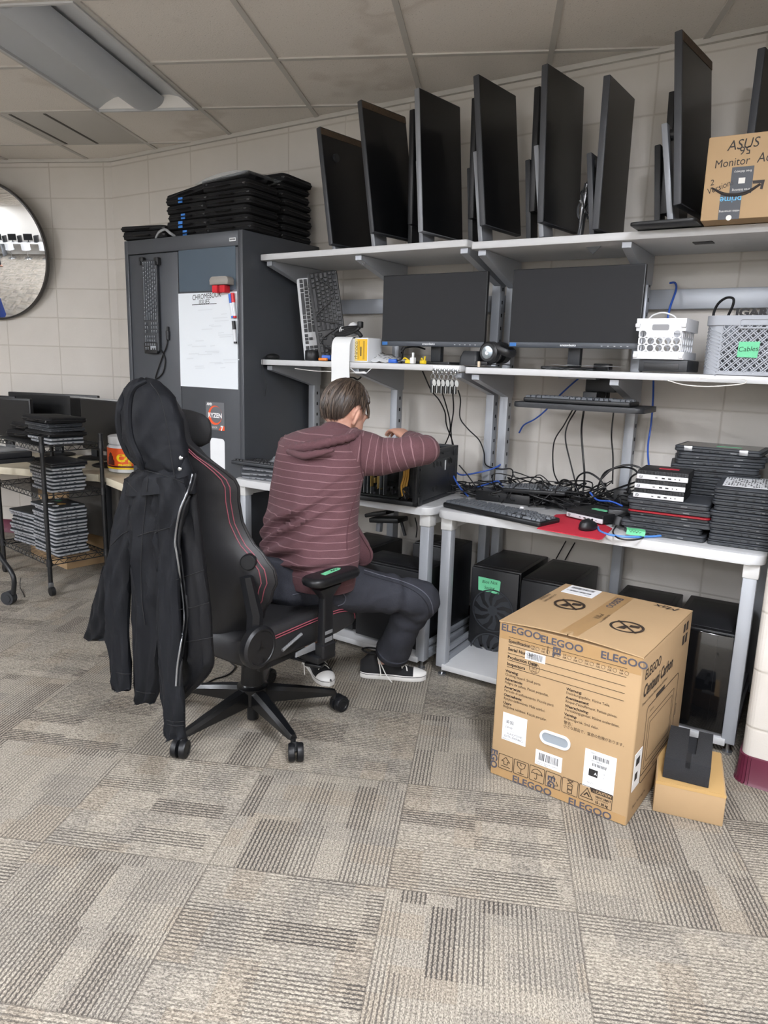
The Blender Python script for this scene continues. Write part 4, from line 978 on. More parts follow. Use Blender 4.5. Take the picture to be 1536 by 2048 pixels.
cable('black_cable', 'short black cable loop hanging under the shelf behind the paper strip', [at_y(694, 755, 3.0), at_y(706, 755, 3.0), at_y(715, 759, 3.0), at_y(722, 754, 3.0), at_y(722, 745, 3.0)], .004, CAB_BLK)
# clip of binder rings hanging below the top shelf
q = at_y(726, 520, 2.95); o = thing('binder_clip', 'small black and wire clip hanging under the top shelf bracket', 'clip', q); mb = MB(); mb.box((0, 0, .004), (.02, .012, .014), .002); mb.build('clip_body', BLK, o)
for k in range(3): mb = MB(); mb.tube([(-.012+.010*k, 0, 0), (-.015+.013*k, -.004, -.013), (-.012+.013*k, 0, -.02)], .001, 5, 3); mb.build('wire_loop', CHR, o)
# ================================================================== ON THE TABLES
ZT = .7695
LAPG = mat('laptop_dark_grey', '2e3135', .5, noise=.08, nscale=120); LAPL = mat('laptop_lid_grey', '36393e', .45); LAPS = mat('laptop_silver_edge', '7d7f84', .4, .25)
LAPK = mat('laptop_black', '1d1e21', .45); PORT = mat('port_black', '0e0f10', .6); PORTM = mat('port_metal', '85888c', .35, .8)
LP = {}
def laptop_proto(key, L=.295, D=.205, tb=.013, tl=.008, base=None, lid=None, ports=True):
    if key in LP: return LP[key]
    mb = MB(); P = rrect(-L/2, -D/2, L/2, D/2, .014, 4)
    mb.loft([[(x*s, y*s, z) for x, y in P] for s, z in ((.975, 0), (1, .003), (1, tb-.001), (.99, tb))]); b = mb.build('base', base or LAPG)
    mb = MB(); mb.loft([[(x*s, y*s, z) for x, y in P] for s, z in ((.988, tb+.0012), (1, tb+.0025), (1, tb+tl-.002), (.985, tb+tl))]); l = mb.build('lid', lid or LAPL)
    out = [b, l]
    if ports:
        mb = MB()
        for sx in (-1, 1):
            for y, w_ in ((-.055, .014), (-.025, .009), (.0, .004), (.03, .012)): mb.box((sx*L/2, y, tb*.5), (.0012, w_, .004), .0004)
        for x, w_ in ((-.09, .014), (-.055, .010), (-.025, .004), (.0, .016)): mb.box((x, -D/2, tb*.5), (w_, .0012, .004), .0004)
        out.append(mb.build('ports', PORT))
        mb = MB()
        for sx in (-1, 1): mb.box((sx*L/2, -.055, tb*.5), (.0016, .010, .0022))
        mb.box((-.09, -D/2, tb*.5), (.010, .0016, .0022)); mb.box((.06, -D/2, tb*.5), (.022, .0013, .003)); out.append(mb.build('port_rims', PORTM))
    LP[key] = (out, tb+tl); return LP[key]
def laptop(key, label, M, group, **kw):
    parts, h = laptop_proto(key, **kw)
    o = thing('laptop', label, 'laptop', M=M, group=group)
    for p in parts:
        if p.parent is None: p.parent = o
        else: c = p.copy(); COL.objects.link(c); c.parent = o
    return o, h
random.seed(21)
# tall stack at the right end of the right table
a = at_z(1404, 1090, ZT); z = ZT; n = 10
cx, cy = a.x+.108, a.y+.175
for i in range(n):
    o, h = laptop('edu', f'{nth_top(i, n)} laptop of the tall stack at the table\'s right end', TR((cx+random.uniform(-.004, .004), cy+random.uniform(-.006, .006)+.01, z), PI/2+.06+random.uniform(-.02, .02)), 'laptops at the right end of the table', L=.30, D=.21, tb=.0125, tl=.0075)
    z += h+.0012
o = thing('printed_sheet', 'white sheet of printed barcodes on top of the tall laptop stack', 'paper', (cx+.02, cy+.04, z+.001), .09)
mb = MB(); mb.box((0, 0, .0012), (.215, .28, .0014)); mb.build('sheet', PAPER, o)
mb = MB()
for k in range(9):
    for j in range(22):
        if random.random() < .75: mb.b2((-.10+j*.009, -.125+k*.028, .002), (-.10+j*.009+random.choice((.002, .004, .006)), -.125+k*.028+.017, .0024))
mb.build('barcodes', INK, o)
mb = MB(); mb.box((.07, -.12, .0024), (.05, .03, .0012)); mb.build('green_tape', GRNTAPE, o)
# middle stack with three small computers on top
b = at_z(1400, 1089, ZT); z = ZT; n = 6; ccx, ccy = b.x-.135, b.y+.125
for i in range(n):
    nm = 'red-edged laptop in the pile under the three small computers' if i == 3 else f'{nth_top(i, n)} grey laptop under the three small computers'
    kw = dict(L=.29, D=.205, tb=.0145, tl=.009)
    key = 'mid' if i != 3 else 'red'
    if i == 3: kw.update(base=LAPK, lid=mat('laptop_red_lid', '8d1522', .4), tl=.008, tb=.010)
    o, h = laptop(key, nm, TR((ccx+random.uniform(-.012, .012)+(.008 if i > 1 else -.01), ccy+random.uniform(-.006, .006), z), .05+random.uniform(-.03, .03)), 'laptops under the small computers', **kw)
    z += h+.0012
zmini = z
MINI = mat('mini_pc_black', '1a1b1d', .5); MINIF = mat('mini_pc_silver_front', 'd4d6d9', .35, .1)
def mini_pc(label, M, tape=None):
    o = thing('mini_computer', label, 'mini computer', M=M, group='small form factor computers')
    W, D, H = .178, .175, .034
    mb = MB(); mb.b2((-W/2, .004, 0), (W/2, D, H), .003); mb.build('housing', MINI, o)
    mb = MB(); mb.b2((-W/2, -.001, .001), (W/2, .006, H*.56), .0015); fr = mb.build('front_panel', MINIF, o)
    mb = MB()
    for k in range(34): mb.box((-W/2+.004+k*.0051, .001, H*.79), (.0018, .008, H*.40), M=Matrix.Identity(4) @ Matrix.Identity(4))
    mb.build('vent_ribs', mat('vent_rib_grey', '2d2e31', .5), o)
    F = lambda x, z_: axes((x, -.0014, z_), (1, 0, 0), (0, 0, 1))
    mb = MB(); mb.ring(disc(.0062, 20), disc(.0050, 20), .0003, F(-W/2+.014, H*.29)); mb.text('hp', .009, F(-W/2+.014, H*.29), 'CENTER', shear=.2)
    for x, w_, h_ in ((-.02, .008, .003), (.004, .011, .005), (.026, .011, .005)): mb.b2((x-w_/2, -.0016, H*.29-h_/2), (x+w_/2, -.001, H*.29+h_/2))
    for x in (.045, .060): mb.poly(disc(.0022, 10), F(x, H*.29))
    mb.build('front_ports', PORT, fr)
    if tape:
        mb = MB(); mb.box((.015, .09, H+.0008), (.07, .03, .0012), M=Matrix.Rotation(.05, 4, 'Z')); mb.build('tape', tape, o)
    return o
for i, (dx, lab) in enumerate(((-.03, 'lowest of the three small computers stacked on laptops'), (-.028, 'middle of the three small computers stacked on laptops'), (-.022, 'topmost of the three stacked small computers, red tape on its lid'))):
    mini_pc(lab, TR((ccx+dx, ccy-.115, zmini), .06+.01*i), mat('red_tape', 'b3263a', .6) if i == 2 else None); zmini += .0352
# pile at the back, convertible laptop on top
c = at_z(1430, 962, ZT+.02); z = ZT; n = 14; bx, by = c.x+.015, 3.16
bx = at_y(1432, 930, 3.16).x
for i in range(n):
    h0 = 1
    o, h = laptop('back', f'{nth_top(i, n)} dark laptop of the leaning pile by the wall' if i < n-1 else 'folded dark laptop with silver hinges topping the pile by the wall', TR((bx+(i-n+1)*.004+random.uniform(-.02, .02), by-.02+random.uniform(-.012, .012), z), (.12 if i < n-1 else -.02)+random.uniform(-.14, .14)*(i < n-1)), 'laptops piled against the wall', L=.315, D=.215, tb=.013, tl=.009)
    z += h+.0012
mb = MB()
for x in (-.105, .095): mb.b2((x-.016, -.111, .002), (x+.016, -.100, .023), .003)
mb.build('hinge', mat('hinge_silver', 'b4b6b9', .3, .8), o)
mb = MB(); mb.box((.03, -.03, .0228), (.09, .022, .001)); mb.build('green_tape', GRNTAPE, o)
mb = MB(); mb.box((0, 0, .0226), (.285, .185, .0008)); mb.build('glass_panel', mat('screen_glass_dark', '2b2a2c', .2), o)
# keyboard at the front of the right table
fl, fr_ = at_z(884, 1014, ZT), at_z(1078, 1056, ZT); bl_ = at_z(917, 996, ZT)
d = (fr_-fl); L = d.length; n_ = Vector((-d.y, d.x, 0)).normalized()
keyboard('large black keyboard at the front left of the right table', axes((fl+fr_)/2+n_*.075+Vector((0, 0, .001)), d, n_, (0, 0, 1)), L=L, D=.15, bodym=BLK, keym=KEYG, th=.02, kh=.009)
o = thing('loose_keycap', 'loose white square cap lying behind the large keyboard', 'key cap', at_z(1044, 1016, ZT+.03)); mb = MB(); mb.box((0, 0, 0), (.016, .012, .012), .002); mb.build('cap', WHT, o)
# mouse mat and mouse
P = [at_z(*q, ZT) for q in ((1074, 1058), (1112, 1030), (1150, 1036), (1224, 1058), (1204, 1079), (1196, 1080))]; c = P[0]
o = thing('mouse_mat', 'bright red mouse mat under the black mouse', 'mouse mat', (c.x, c.y, ZT))
mb = MB(); mb.prism([(p.x-c.x, p.y-c.y) for p in (P[0], P[5], P[4], P[3], P[2]+Vector((.0, .10, 0)), P[1])], .003); mb.build('pad', mat('red_mat_fabric', 'b81f35', .8, noise=.08, nscale=400), o)
q = at_z(1168, 1062, ZT+.004); o = thing('computer_mouse', 'black mouse on the red mat', 'mouse', (q.x, q.y+.045, ZT+.0045), -.1)
mb = MB(); mb.loft([[(.031*s*math.cos(t)*(1 if abs(math.cos(t)) < 2 else 1), .052*s*math.sin(t), z_+(.006*math.sin(t)*-1 if z_ > .02 else 0)) for t in [2*PI*k/24 for k in range(24)]] for s, z_ in ((.92, 0), (1, .006), (1, .014), (.9, .024), (.68, .032), (.35, .036), (.05, .037))]); mb.build('shell', BLK, o)
mb = MB(); mb.box((0, .03, .031), (.006, .016, .008), .002); mb.build('wheel', BLK2, o)
# single small computer between the keyboard and the stack
f0, f1 = at_z(1122, 1030, ZT+.008), at_z(1216, 1052, ZT+.008); d = f1-f0
mini_pc('small computer with green tape lying alone behind the mouse', axes((f0+f1)/2+Vector((0, 0, .001)), d, Vector((-d.y, d.x, 0)), (0, 0, 1)), GRNTAPE)
# small keyboard at the back lying on adapters
k0 = at_z(1005, 994, ZT+.06); k1 = at_z(1098, 978, ZT+.07); d = k1-k0
M = axes((k0+k1)/2+Vector((.02, .07, .0)), (1, .10, .04), (-.1, 1, .05))
keyboard('black keyboard lying tilted on the cable heap at the back of the table', M, L=.29, D=.13, bodym=BLK, keym=KEYG, th=.018, kh=.006)
for i, (px, py, yy, dims, rz, lab) in enumerate(((1010, 1010, 3.06, (.26, .10, .045), .1, 'black power brick under the tilted keyboard'), (1245, 985, 3.18, (.07, .05, .10), .1, 'black adapter standing upright among the cables'),
        (1235, 1035, 2.93, (.08, .07, .06), .3, 'black adapter cube beside the small computer with green tape'), (1130, 1005, 3.1, (.2, .09, .05), -.2, 'black power brick in the cable heap behind the small computer'))):
    q = at_y(px, py, yy); o = thing('power_adapter', lab, 'power adapter', (q.x, yy, ZT+.0005), rz, 'power adapters on the right table')
    mb = MB(); mb.box((0, 0, dims[2]/2), dims, .006); mb.build('housing', BLK, o)
    mb = MB(); mb.box((0, -dims[1]/2, dims[2]*.6), (dims[0]*.5, .001, .006)); mb.build('rating_label', BLK2, o)
q = at_z(1268, 1058, ZT); o = thing('handset', 'black curved handset lying in front of the laptop pile', 'handset', (q.x-.01, q.y+.06, ZT+.002), 1.05)
mb = MB(); mb.tube([(-.085, 0, .03), (-.04, 0, .045), (.04, 0, .05), (.085, 0, .045)], [.020, .016, .02, .03], 12, 6); mb.tube([(-.085, 0, .04), (-.095, 0, .008)], .022, 12); mb.build('shell', BLK, o)
# cables: the heap behind the small computers
random.seed(31)
def zq(px, py, y): return at_y(px, py, y)
hp = [(1060, 985), (1095, 960), (1120, 1000), (1150, 970), (1185, 1000), (1205, 965), (1230, 1005), (1250, 975), (1175, 985), (1090, 1000), (1215, 1010)]
for k in range(42):
    n_ = random.randint(5, 8); pts = []; x0 = at_y(random.choice((1030, 1080, 1120, 1160, 1200, 1235)), 990, 3.1).x
    for j in range(n_):
        pts.append(Vector((x0+random.uniform(-.15, .15), 3.10+random.uniform(-.13, .16), ZT+.006+min(.13, abs(random.gauss(.045, .04))))))
    pts[0].z = pts[-1].z = ZT+.006
    cable('tangled_cable', 'black cable tangled in the heap at the back of the right table', pts, random.choice((.0026, .0032, .004)), CAB_BLK, group='tangled cables on the right table', smooth=7)
for k in range(14):
    pts = []; x0 = at_y(random.choice((930, 960, 985)), 980, 3.1).x
    for j in range(6): pts.append(Vector((x0+random.uniform(-.11, .12), 3.1+random.uniform(-.12, .15), ZT+.005+abs(random.gauss(.02, .02)))))
    cable('tangled_cable', 'black cable tangled in the heap beside the open computer case', pts, random.choice((.0026, .0032)), CAB_BLK, group='tangled cables beside the open computer', smooth=7)
for i, P in enumerate((((1255, 985), (1262, 955), (1285, 940), (1258, 930), (1225, 938), (1200, 960)), ((1195, 975), (1210, 945), (1240, 935), (1270, 940), (1283, 968), (1278, 1000)), ((1150, 985), (1155, 955), (1175, 945), (1200, 960), (1215, 985)), ((1110, 985), (1125, 960), (1148, 970), (1160, 995)))):
    cable('looped_cable', 'black cable arching above the cable heap, %s' % ('behind the stacked small computers', 'its tallest loop', 'in the middle', 'lowest of the loops')[i], [at_y(*q, 3.14-.01*j) for j, q in enumerate(P)], .0042, CAB_BLK, smooth=7)
# blue network cables
def path(y, P): return [at_y(px, py, y if not isinstance(y, tuple) else y[0]+(y[1]-y[0])*i/(len(P)-1)) for i, (px, py) in enumerate(P)]
cable('blue_network_cable', 'blue network cable dropping from the wall post past the tray to the small computers', path((3.36, 3.2), ((1307, 760), (1306, 800), (1302, 850), (1296, 890), (1297, 925), (1303, 960), (1306, 990))), .0042, CAB_BLU)
cable('blue_network_cable', 'blue network cable crossing the wall beneath the keyboard tray', path((3.36, 3.37), ((1038, 866), (1048, 850), (1070, 838), (1092, 820), (1120, 790), (1160, 755), (1195, 735))), .004, CAB_BLU)
cable('blue_network_cable', 'blue network cable curling out of the back of the open computer case', path((2.98, 3.3), ((936, 992), (920, 975), (905, 948), (910, 943), (925, 950), (970, 942), (995, 933), (1004, 926))), .0042, CAB_BLU)
cable('blue_network_cable', 'blue network cable lying across the heap beside the open computer case', path((3.15, 3.2), ((950, 975), (975, 968), (996, 962), (1005, 972), (1020, 982))), .004, CAB_BLU)
cable('blue_network_cable', 'blue network cable in the heap above the small computer with green tape', path((3.05, 2.98), ((1180, 985), (1195, 1000), (1222, 1003), (1245, 1012))), .0042, CAB_BLU)
o = thing('network_cable', 'light blue network cable with a clear plug and a green flag on the table edge', 'cable', at_z(1196, 1058, ZT)); c = o.location
P = [at_z(px, py, ZT+.005)-c for px, py in ((1196, 1054), (1200, 1062), (1222, 1070), (1260, 1074), (1300, 1073), (1327, 1071))]
mb = MB(); mb.tube(P, .0042, 8, 6); mb.build('cord', mat('light_blue_cable', '4f86cf', .45), o)
mb = MB(); mb.box((0, 0, 0), (.026, .012, .010), .002, M=TR(P[-1]+Vector((.006, 0, .001)), .05)); mb.build('plug', mat('clear_plug', 'cfc6bb', .2), o)
f = at_z(1271, 1070, ZT+.01)-c
mb = MB(); mb.loft([[f+Vector((x, -.006+.010*math.sin(v*3), .0+.026*v+.001*math.sin(x*90))) for x in [-.034+.0068*k for k in range(11)]] for v in (0, .3, .6, 1)], closed=False); g = mb.build('green_flag', GRNTAPE, o)
mb = MB(); mb.tube([f+Vector((x, -.0085, .014+dz)) for x, dz in ((-.022, .004), (-.016, -.004), (-.012, .005), (-.006, -.003), (0, .004), (.005, -.004), (.011, .004), (.016, -.003), (.022, .003))], .0008, 5, 4); mb.build('handwriting', INK, g)
cable('black_cable', 'black cord curving along the table in front of the handset', [at_z(px, py, ZT+.004) for px, py in ((1232, 1052), (1226, 1064), (1236, 1076), (1262, 1080), (1285, 1076), (1290, 1066))], .003, CAB_BLK)
# cables hanging down the wall above the right table and behind the case
for lab, P, y in (('black cable hanging from the middle shelf, first right of the raised elbow', ((845, 742), (862, 780), (878, 800), (890, 825), (893, 850), (904, 880), (909, 900)), (3.1, 3.3)),
                  ('black cable crossing behind another above the open case', ((881, 775), (892, 810), (900, 845), (898, 870), (885, 900)), (3.1, 3.3)),
                  ('black cable hanging straight down to the back of the open case', ((905, 780), (907, 820), (902, 860), (906, 900)), (3.1, 3.3)),
                  ('black cable zigzagging from the key rack to the wall post', ((916, 780), (921, 800), (920, 835), (936, 858), (958, 880), (968, 905), (972, 930), (1000, 938), (1022, 938), (1025, 952), (1012, 980)), (3.2, 3.3)),
                  ('black cable running from the case to the cable heap', ((918, 930), (935, 950), (955, 978)), (3.12, 3.15)),
                  ('black cable bowing left below the keyboard tray', ((1145, 820), (1128, 850), (1108, 885), (1107, 940), (1120, 970), (1130, 985)), (3.2, 3.15)),
                  ('black cable hanging below the middle of the keyboard tray', ((1152, 820), (1135, 850), (1131, 880), (1142, 930), (1155, 980)), (3.22, 3.15)),
                  ('thick black cable hanging under the right half of the tray', ((1168, 818), (1163, 860), (1166, 910), (1169, 950), (1166, 985)), (3.2, 3.15)),
                  ('thin black cable hanging under the right end of the tray', ((1227, 825), (1223, 870), (1226, 915), (1225, 968)), (3.2, 3.18))):
    cable('hanging_cable', lab, path(y, P), .0045 if 'thick' in lab else .0034, CAB_BLK, smooth=7)
# keyboard tray on an arm, with a keyboard and an adapter hung above it
y0 = 2.90; t0, t1 = at_y(1024, 808, y0), at_y(1283, 828, y0); zt = t0.z
tr = thing('keyboard_tray', 'black keyboard tray mounted on the posts below the middle shelf', 'tray', (t0.x, y0, zt), math.radians(2))
TW = (t1-t0).length
mb = MB(); mb.prism(rrect(0, 0, TW, .27, .03, 5), .022, TR((0, 0, -.011)), bev=.006); mb.build('tray_board', BLK2, tr)
mb = MB(); mb.b2((TW*.5-.04, .1, .011), (TW*.5+.04, .24, .03), .003); mb.b2((TW*.5-.03, .2, .01), (TW*.5+.03, .35, .06), .004); mb.b2((TW*.5-.035, .34, .0), (TW*.5+.035, .40, .18), .004); mb.build('arm', BLK, tr)
keyboard('black keyboard on the raised tray under the middle shelf', TR((t0.x+TW*.48, y0+.105, zt+.013), math.radians(1)), L=.45, D=.15, bodym=BLK, keym=KEYG, th=.018, kh=.009)
q = at_y(1205, 770, 3.17); o = thing('power_adapter', 'black power strip box fixed under the middle shelf above the raised tray', 'power adapter', (q.x, 3.17, q.z)); mb = MB(); mb.box((0, 0, 0), (.13, .06, .06), .005); mb.build('housing', BLK, o)
q = at_y(1155, 751, 2.98); o = thing('cable_plate', 'flat grey metal plate fixed under the middle shelf above the raised tray', 'plate', (q.x, 3.0, Z2R-.032)); mb = MB(); mb.box((0, 0, 0), (.16, .05, .006), .001); mb.build('plate', STEEL_D, o)
# ------------------------------------------------------------------ open computer case on the left table
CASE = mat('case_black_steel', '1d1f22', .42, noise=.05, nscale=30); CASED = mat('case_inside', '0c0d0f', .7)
pc = thing('computer_case', 'black open computer case lying on its side being repaired', 'computer case', (-1.583, 2.652, ZT), math.radians(5.5))
W_, D_, H_ = .50, .45, .232      # x runs to the left (negative), y back, z up
def cb(a, b, **k): return a
mb = MB(); e = .02
for x in (-W_, -e):
    for y in (0, D_-e): mb.b2((x, y, 0), (x+e, y+e, H_), .002)
for y in (0, D_-e):
    for z_ in (0, H_-e): mb.b2((-W_, y, z_), (0, y+e, z_+e), .002)
for x in (-W_, -e):
    for z_ in (0, H_-e): mb.b2((x, 0, z_), (x+e, D_, z_+e), .002)
mb.build('frame', CASE, pc)
mb = MB(); mb.b2((-.006, .018, .018), (-.002, D_-.018, H_-.018)); mb.b2((-.003, .03, .02), (0.0, D_-.10, H_-.045), .001); rp = mb.build('side_panel', CASE, pc)
mb = MB()
for y, z_ in ((.16, .17), (.20, .17), (.16, .06), (.20, .06), (.33, .17), (.36, .17), (.36, .06), (.24, .165)): mb.b2((-.001, y, z_-.010), (.0012, y+.006, z_+.010)); mb.b2((-.001, y+.014, z_-.016), (.0012, y+.018, z_+.004))
mb.build('slots', PORT, rp)
mb = MB(); mb.b2((0, .295, .13), (.0015, .305, .175)); mb.build('white_sticker', WHT, rp)
mb = MB()
for y in (.02, D_-.05):
    for z_ in (.0, H_-.045): mb.b2((-.01, y, z_), (.004, y+.035, z_+.04), .002)
for y, z_ in ((.012, .06), (.012, .16), (.25, H_-.02)): mb.cyl((.0, y+.02, z_), (.004, y+.02, z_), .005, 10)
mb.build('corner_bracket', CASE, rp)
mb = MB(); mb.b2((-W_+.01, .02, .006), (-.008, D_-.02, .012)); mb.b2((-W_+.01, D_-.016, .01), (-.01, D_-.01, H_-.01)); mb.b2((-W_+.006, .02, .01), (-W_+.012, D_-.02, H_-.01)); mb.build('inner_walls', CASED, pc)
mb = MB(); mb.b2((-W_+.05, .03, .02), (-.10, D_-.04, .026)); pb = mb.build('circuit_board', mat('circuit_board', '141a17', .5), pc)
random.seed(8); mb = MB(); mb2 = MB(); mb3 = MB()
for k in range(46):
    x, y = random.uniform(-.42, -.12), random.uniform(.035, .3); s = random.uniform(.004, .014); mb.b2((x, y, .026), (x+s, y+s*1.6, .026+random.uniform(.004, .02)))
for x in (-.30, -.282, -.264, -.246, -.20, -.18): mb2.b2((x, .03, .03), (x+.004, .06, .20)); mb2.b2((x, .03, .14), (x+.003, .30, .19))
for k in range(16): x = random.uniform(-.42, -.16); mb3.b2((x, .02+random.uniform(0, .02), .04+random.uniform(0, .05)), (x+.004, .026+.02, .05+random.uniform(0, .09)))
mb.build('chips', mat('chip_dark', '3b3c40', .4), pb); mb2.build('expansion_cards', mat('card_bracket', '6f7378', .35, .7), pc); mb3.build('bright_connectors', mat('connector_gold', 'a38a52', .35, .7), pb)
mb = MB(); mb.b2((-.105, .03, .03), (-.015, .12, .20), .004); mb.build('drive_cage', CASE, pc)
mb = MB()
for k in range(3): mb.tube([(-.075+.012*k, .022, .03), (-.08+.012*k, .012, .08), (-.07+.01*k, .014, .13), (-.078+.012*k, .03, .2)], .005, 6, 6)
mb.build('yellow_wires', mat('wire_yellow', 'b98c34', .5), pc)
mb = MB()
for k in range(4): mb.tube([(-.06-.008*k, .02, .02), (-.04, .006, .05+.01*k), (-.07, .01, .07), (-.06, .014, .03)], .004, 6, 6)
mb.build('black_wires', CAB_BLK, pc)
# things on the left table behind the chair
q = at_z(545, 940, ZT+.07); kq = thing
lq = at_z(535, 962, ZT); 
o, h = laptop('silver', 'thin grey laptop lying on the left table beside the person', TR((lq.x-.03, lq.y+.10, ZT+.001), .15), 'laptops on the left table', L=.30, D=.21, tb=.011, tl=.007, base=LAPS)
o, h2 = laptop('silver', 'black-lidded laptop on top of a grey one beside the person', TR((lq.x-.045, lq.y+.11, ZT+.0205), .35), 'laptops on the left table')
o, h3 = laptop('silver', 'uppermost laptop carrying the keyboard beside the person', TR((lq.x-.045, lq.y+.12, ZT+.040), .1), 'laptops on the left table')
kz = at_y(540, 938, lq.y+.06).z
keyboard('black keyboard lying on laptops on the left table, under a clear bag', TR((lq.x-.06, lq.y+.09, ZT+.0605), .04), L=.44, D=.14, bodym=LAPG, keym=KEYC, th=.018, kh=.008)
o = thing('clear_bag', 'crumpled clear plastic bag on the keyboard beside the person', 'bag', (lq.x+.02, lq.y+.10, ZT+.088)); random.seed(5)
mb = MB(); mb.loft([[((.10-.011*j*1.0)*math.cos(2*PI*k/12)*random.uniform(.85, 1.1), .05*(1-j/8.5)*math.sin(2*PI*k/12)*random.uniform(.8, 1.1), .007*j+.0+(.03 if j > 5 else 0)*random.uniform(.2, 1)) for k in range(12)] for j in range(8)]); mb.build('film', mat('clear_bag_film', 'a9adb2', .1, alpha=.45), o, sharp=20)
# ================================================================== UNDER THE TABLES AND ON THE FLOOR
TWR = mat('tower_black', '0f1012', .42, noise=.05, nscale=50); TWR2 = mat('tower_front_mesh', '151619', .5); FANB = mat('fan_blade_grey', '2c2f34', .45); GLS = mat('smoked_glass', '0b0c0e', .06, coat=.5)
def tower(label, x0, x1, y0, y1, h, rz=0., fans=0, glass=False, note=None, z0=.0635):
    W, D = x1-x0, y1-y0
    o = thing('computer_tower', label, 'computer tower', (x0, y0, z0), rz, 'computer towers under the tables')
    mb = MB(); mb.b2((0, .012, .012), (W, D, h), .004); mb.build('case_body', TWR, o)
    for x in (.03, W-.03):
        for y in (.05, D-.05): mb = MB(); mb.cyl((x, y, 0), (x, y, .014), .014, 12); mb.build('foot', BLK, o)
    mb = MB(); mb.b2((.002, -.008, .014), (W-.002, .013, h-.004), .006); fr = mb.build('front_panel', GLS if glass else TWR2, o)
    mb = MB(); mb.b2((.02, .04, h-.0005), (W-.02, D-.05, h+.0015), .0008); mb.build('top_grille', TWR2, o)
    R = W*.43
    for k in range(fans):
        zc = h-.095-R-k*(2*R+.008); F = axes((W/2, -.0086, zc), (1, 0, 0), (0, 0, 1))
        mb = MB(); mb.ring(disc(R, 32), disc(R*.94, 32), .002, F)
        for b in range(9):
            a = 2*PI*b/9; P = [(R*r*math.cos(a+s), R*r*math.sin(a+s)) for r, s in ((.22, 0), (.55, -.12), (.92, -.42), (.92, -.02), (.6, .22), (.24, .35))]
            mb.poly(P, F @ Matrix.Translation((0, 0, .001)))
        mb.poly(disc(R*.24, 20), F @ Matrix.Translation((0, 0, .0015))); mb.build('fan', FANB, fr)
    if glass:
        mb = MB(); mb.b2((W*.74, -.0088, .02), (W*.742, -.008, h-.01)); mb.build('seam', BLK, fr)
    if note:
        x, z_, w_, h_, lines = note
        mb = MB(); mb.prism([(x, z_), (x+w_, z_-.004), (x+w_+.004, z_+h_-.004), (x+w_-.004, z_+h_), (x-.003, z_+h_+.003)], .0008, axes((0, -.0088, 0), (1, 0, 0), (0, 0, 1))); nt = mb.build('green_note', GRNTAPE, o)
        mb = MB()
        for k, s in enumerate(lines): mb.text(s, .021, axes((x+w_*.16+.012*k, -.0105, z_+h_*.70-.026*k), (1, 0, .06), (0, 0, 1)), shear=.2)
        mb.build('handwriting', mat('green_ink', '16321f', .7), nt)
    return o
tower('black tower with two fans and the green note reading Bios Not Saving', -1.462, -1.222, 2.985, 3.36, .395, math.radians(2), fans=2, note=(.042, .285, .105, .062, ('Bios Not', 'Saving')))
tower('plain black tower right of the one with fans, behind the big carton', -1.190, -.965, 2.93, 3.35, .395, math.radians(2))
tower('black tower under the left table behind the table leg', -1.79, -1.572, 2.985, 3.20, .455)
tower('wide black computer case under the left table with a green note near its right edge', -1.955, -1.585, 2.745, 2.965, .39, note=(.255, .265, .09, .075, ('For tweo', ' - 2')))
tower('black tower under the left table behind the seated person', -2.22, -1.985, 2.77, 3.2, .40)
tower('dark tower with a smoked glass front beside the right table leg', -.512, -.292, 2.745, 3.17, .395, math.radians(2), glass=True)
tower('low black tower behind the big printer carton', -.78, -.545, 2.78, 3.18, .385, math.radians(2))
# folded black keyboard arms lying under the left table top
q = at_y(770, 1045, 3.0); o = thing('folding_stool', 'small black folding frame standing on the case under the left table', 'stand', (q.x, 3.06, .52))
mb = MB(); mb.b2((-.10, -.05, .06), (.08, .05, .085), .006, M=Matrix.Rotation(-.12, 4, 'Y')); mb.b2((-.12, -.04, .10), (.02, .04, .12), .006, M=Matrix.Rotation(-.25, 4, 'Y')); mb.build('folded_top', BLK, o)
mb = MB(); mb.tube([(.06, 0, .07), (.085, 0, .0)], .008, 8); mb.build('leg', BLK2, o)
mb = MB(); mb.tube([(-.07, 0, .06), (-.075, 0, .0)], .018, 8); mb.build('leg', STEEL_D, o)
for lab, P, y in (('black cable hanging behind the left table post', ((830, 1035), (834, 1055), (832, 1075)), 3.3), ('thin black cable under the front of the right table', ((901, 1050), (904, 1065), (903, 1078)), 3.36), ('blue cable hanging behind the towers under the right table', ((973, 1052), (968, 1070), (967, 1090)), 3.36), ('black cable slanting behind the towers under the right table', ((1132, 1082), (1122, 1100), (1112, 1118)), 3.36), ('second black cable slanting down behind the towers', ((1150, 1085), (1140, 1102), (1130, 1120)), 3.37)):
    P2 = path(y, P); cable('hanging_cable', lab, P2, .003, CAB_BLU if 'blue' in lab else CAB_BLK)
# ------------------------------------------------------------------ the big printed carton
BX, BY, BW, BD, BH = -.928, 2.122, .474, .545, .553
box = thing('printer_carton', 'large brown shipping carton with printed warnings and handling symbols in front of the right table', 'carton', (BX, BY, 0), math.radians(-3.))
mb = MB(); mb.b2((0, 0, .0), (BW, BD, BH), .006, 3); mb.build('box_body', KRAFT, box)
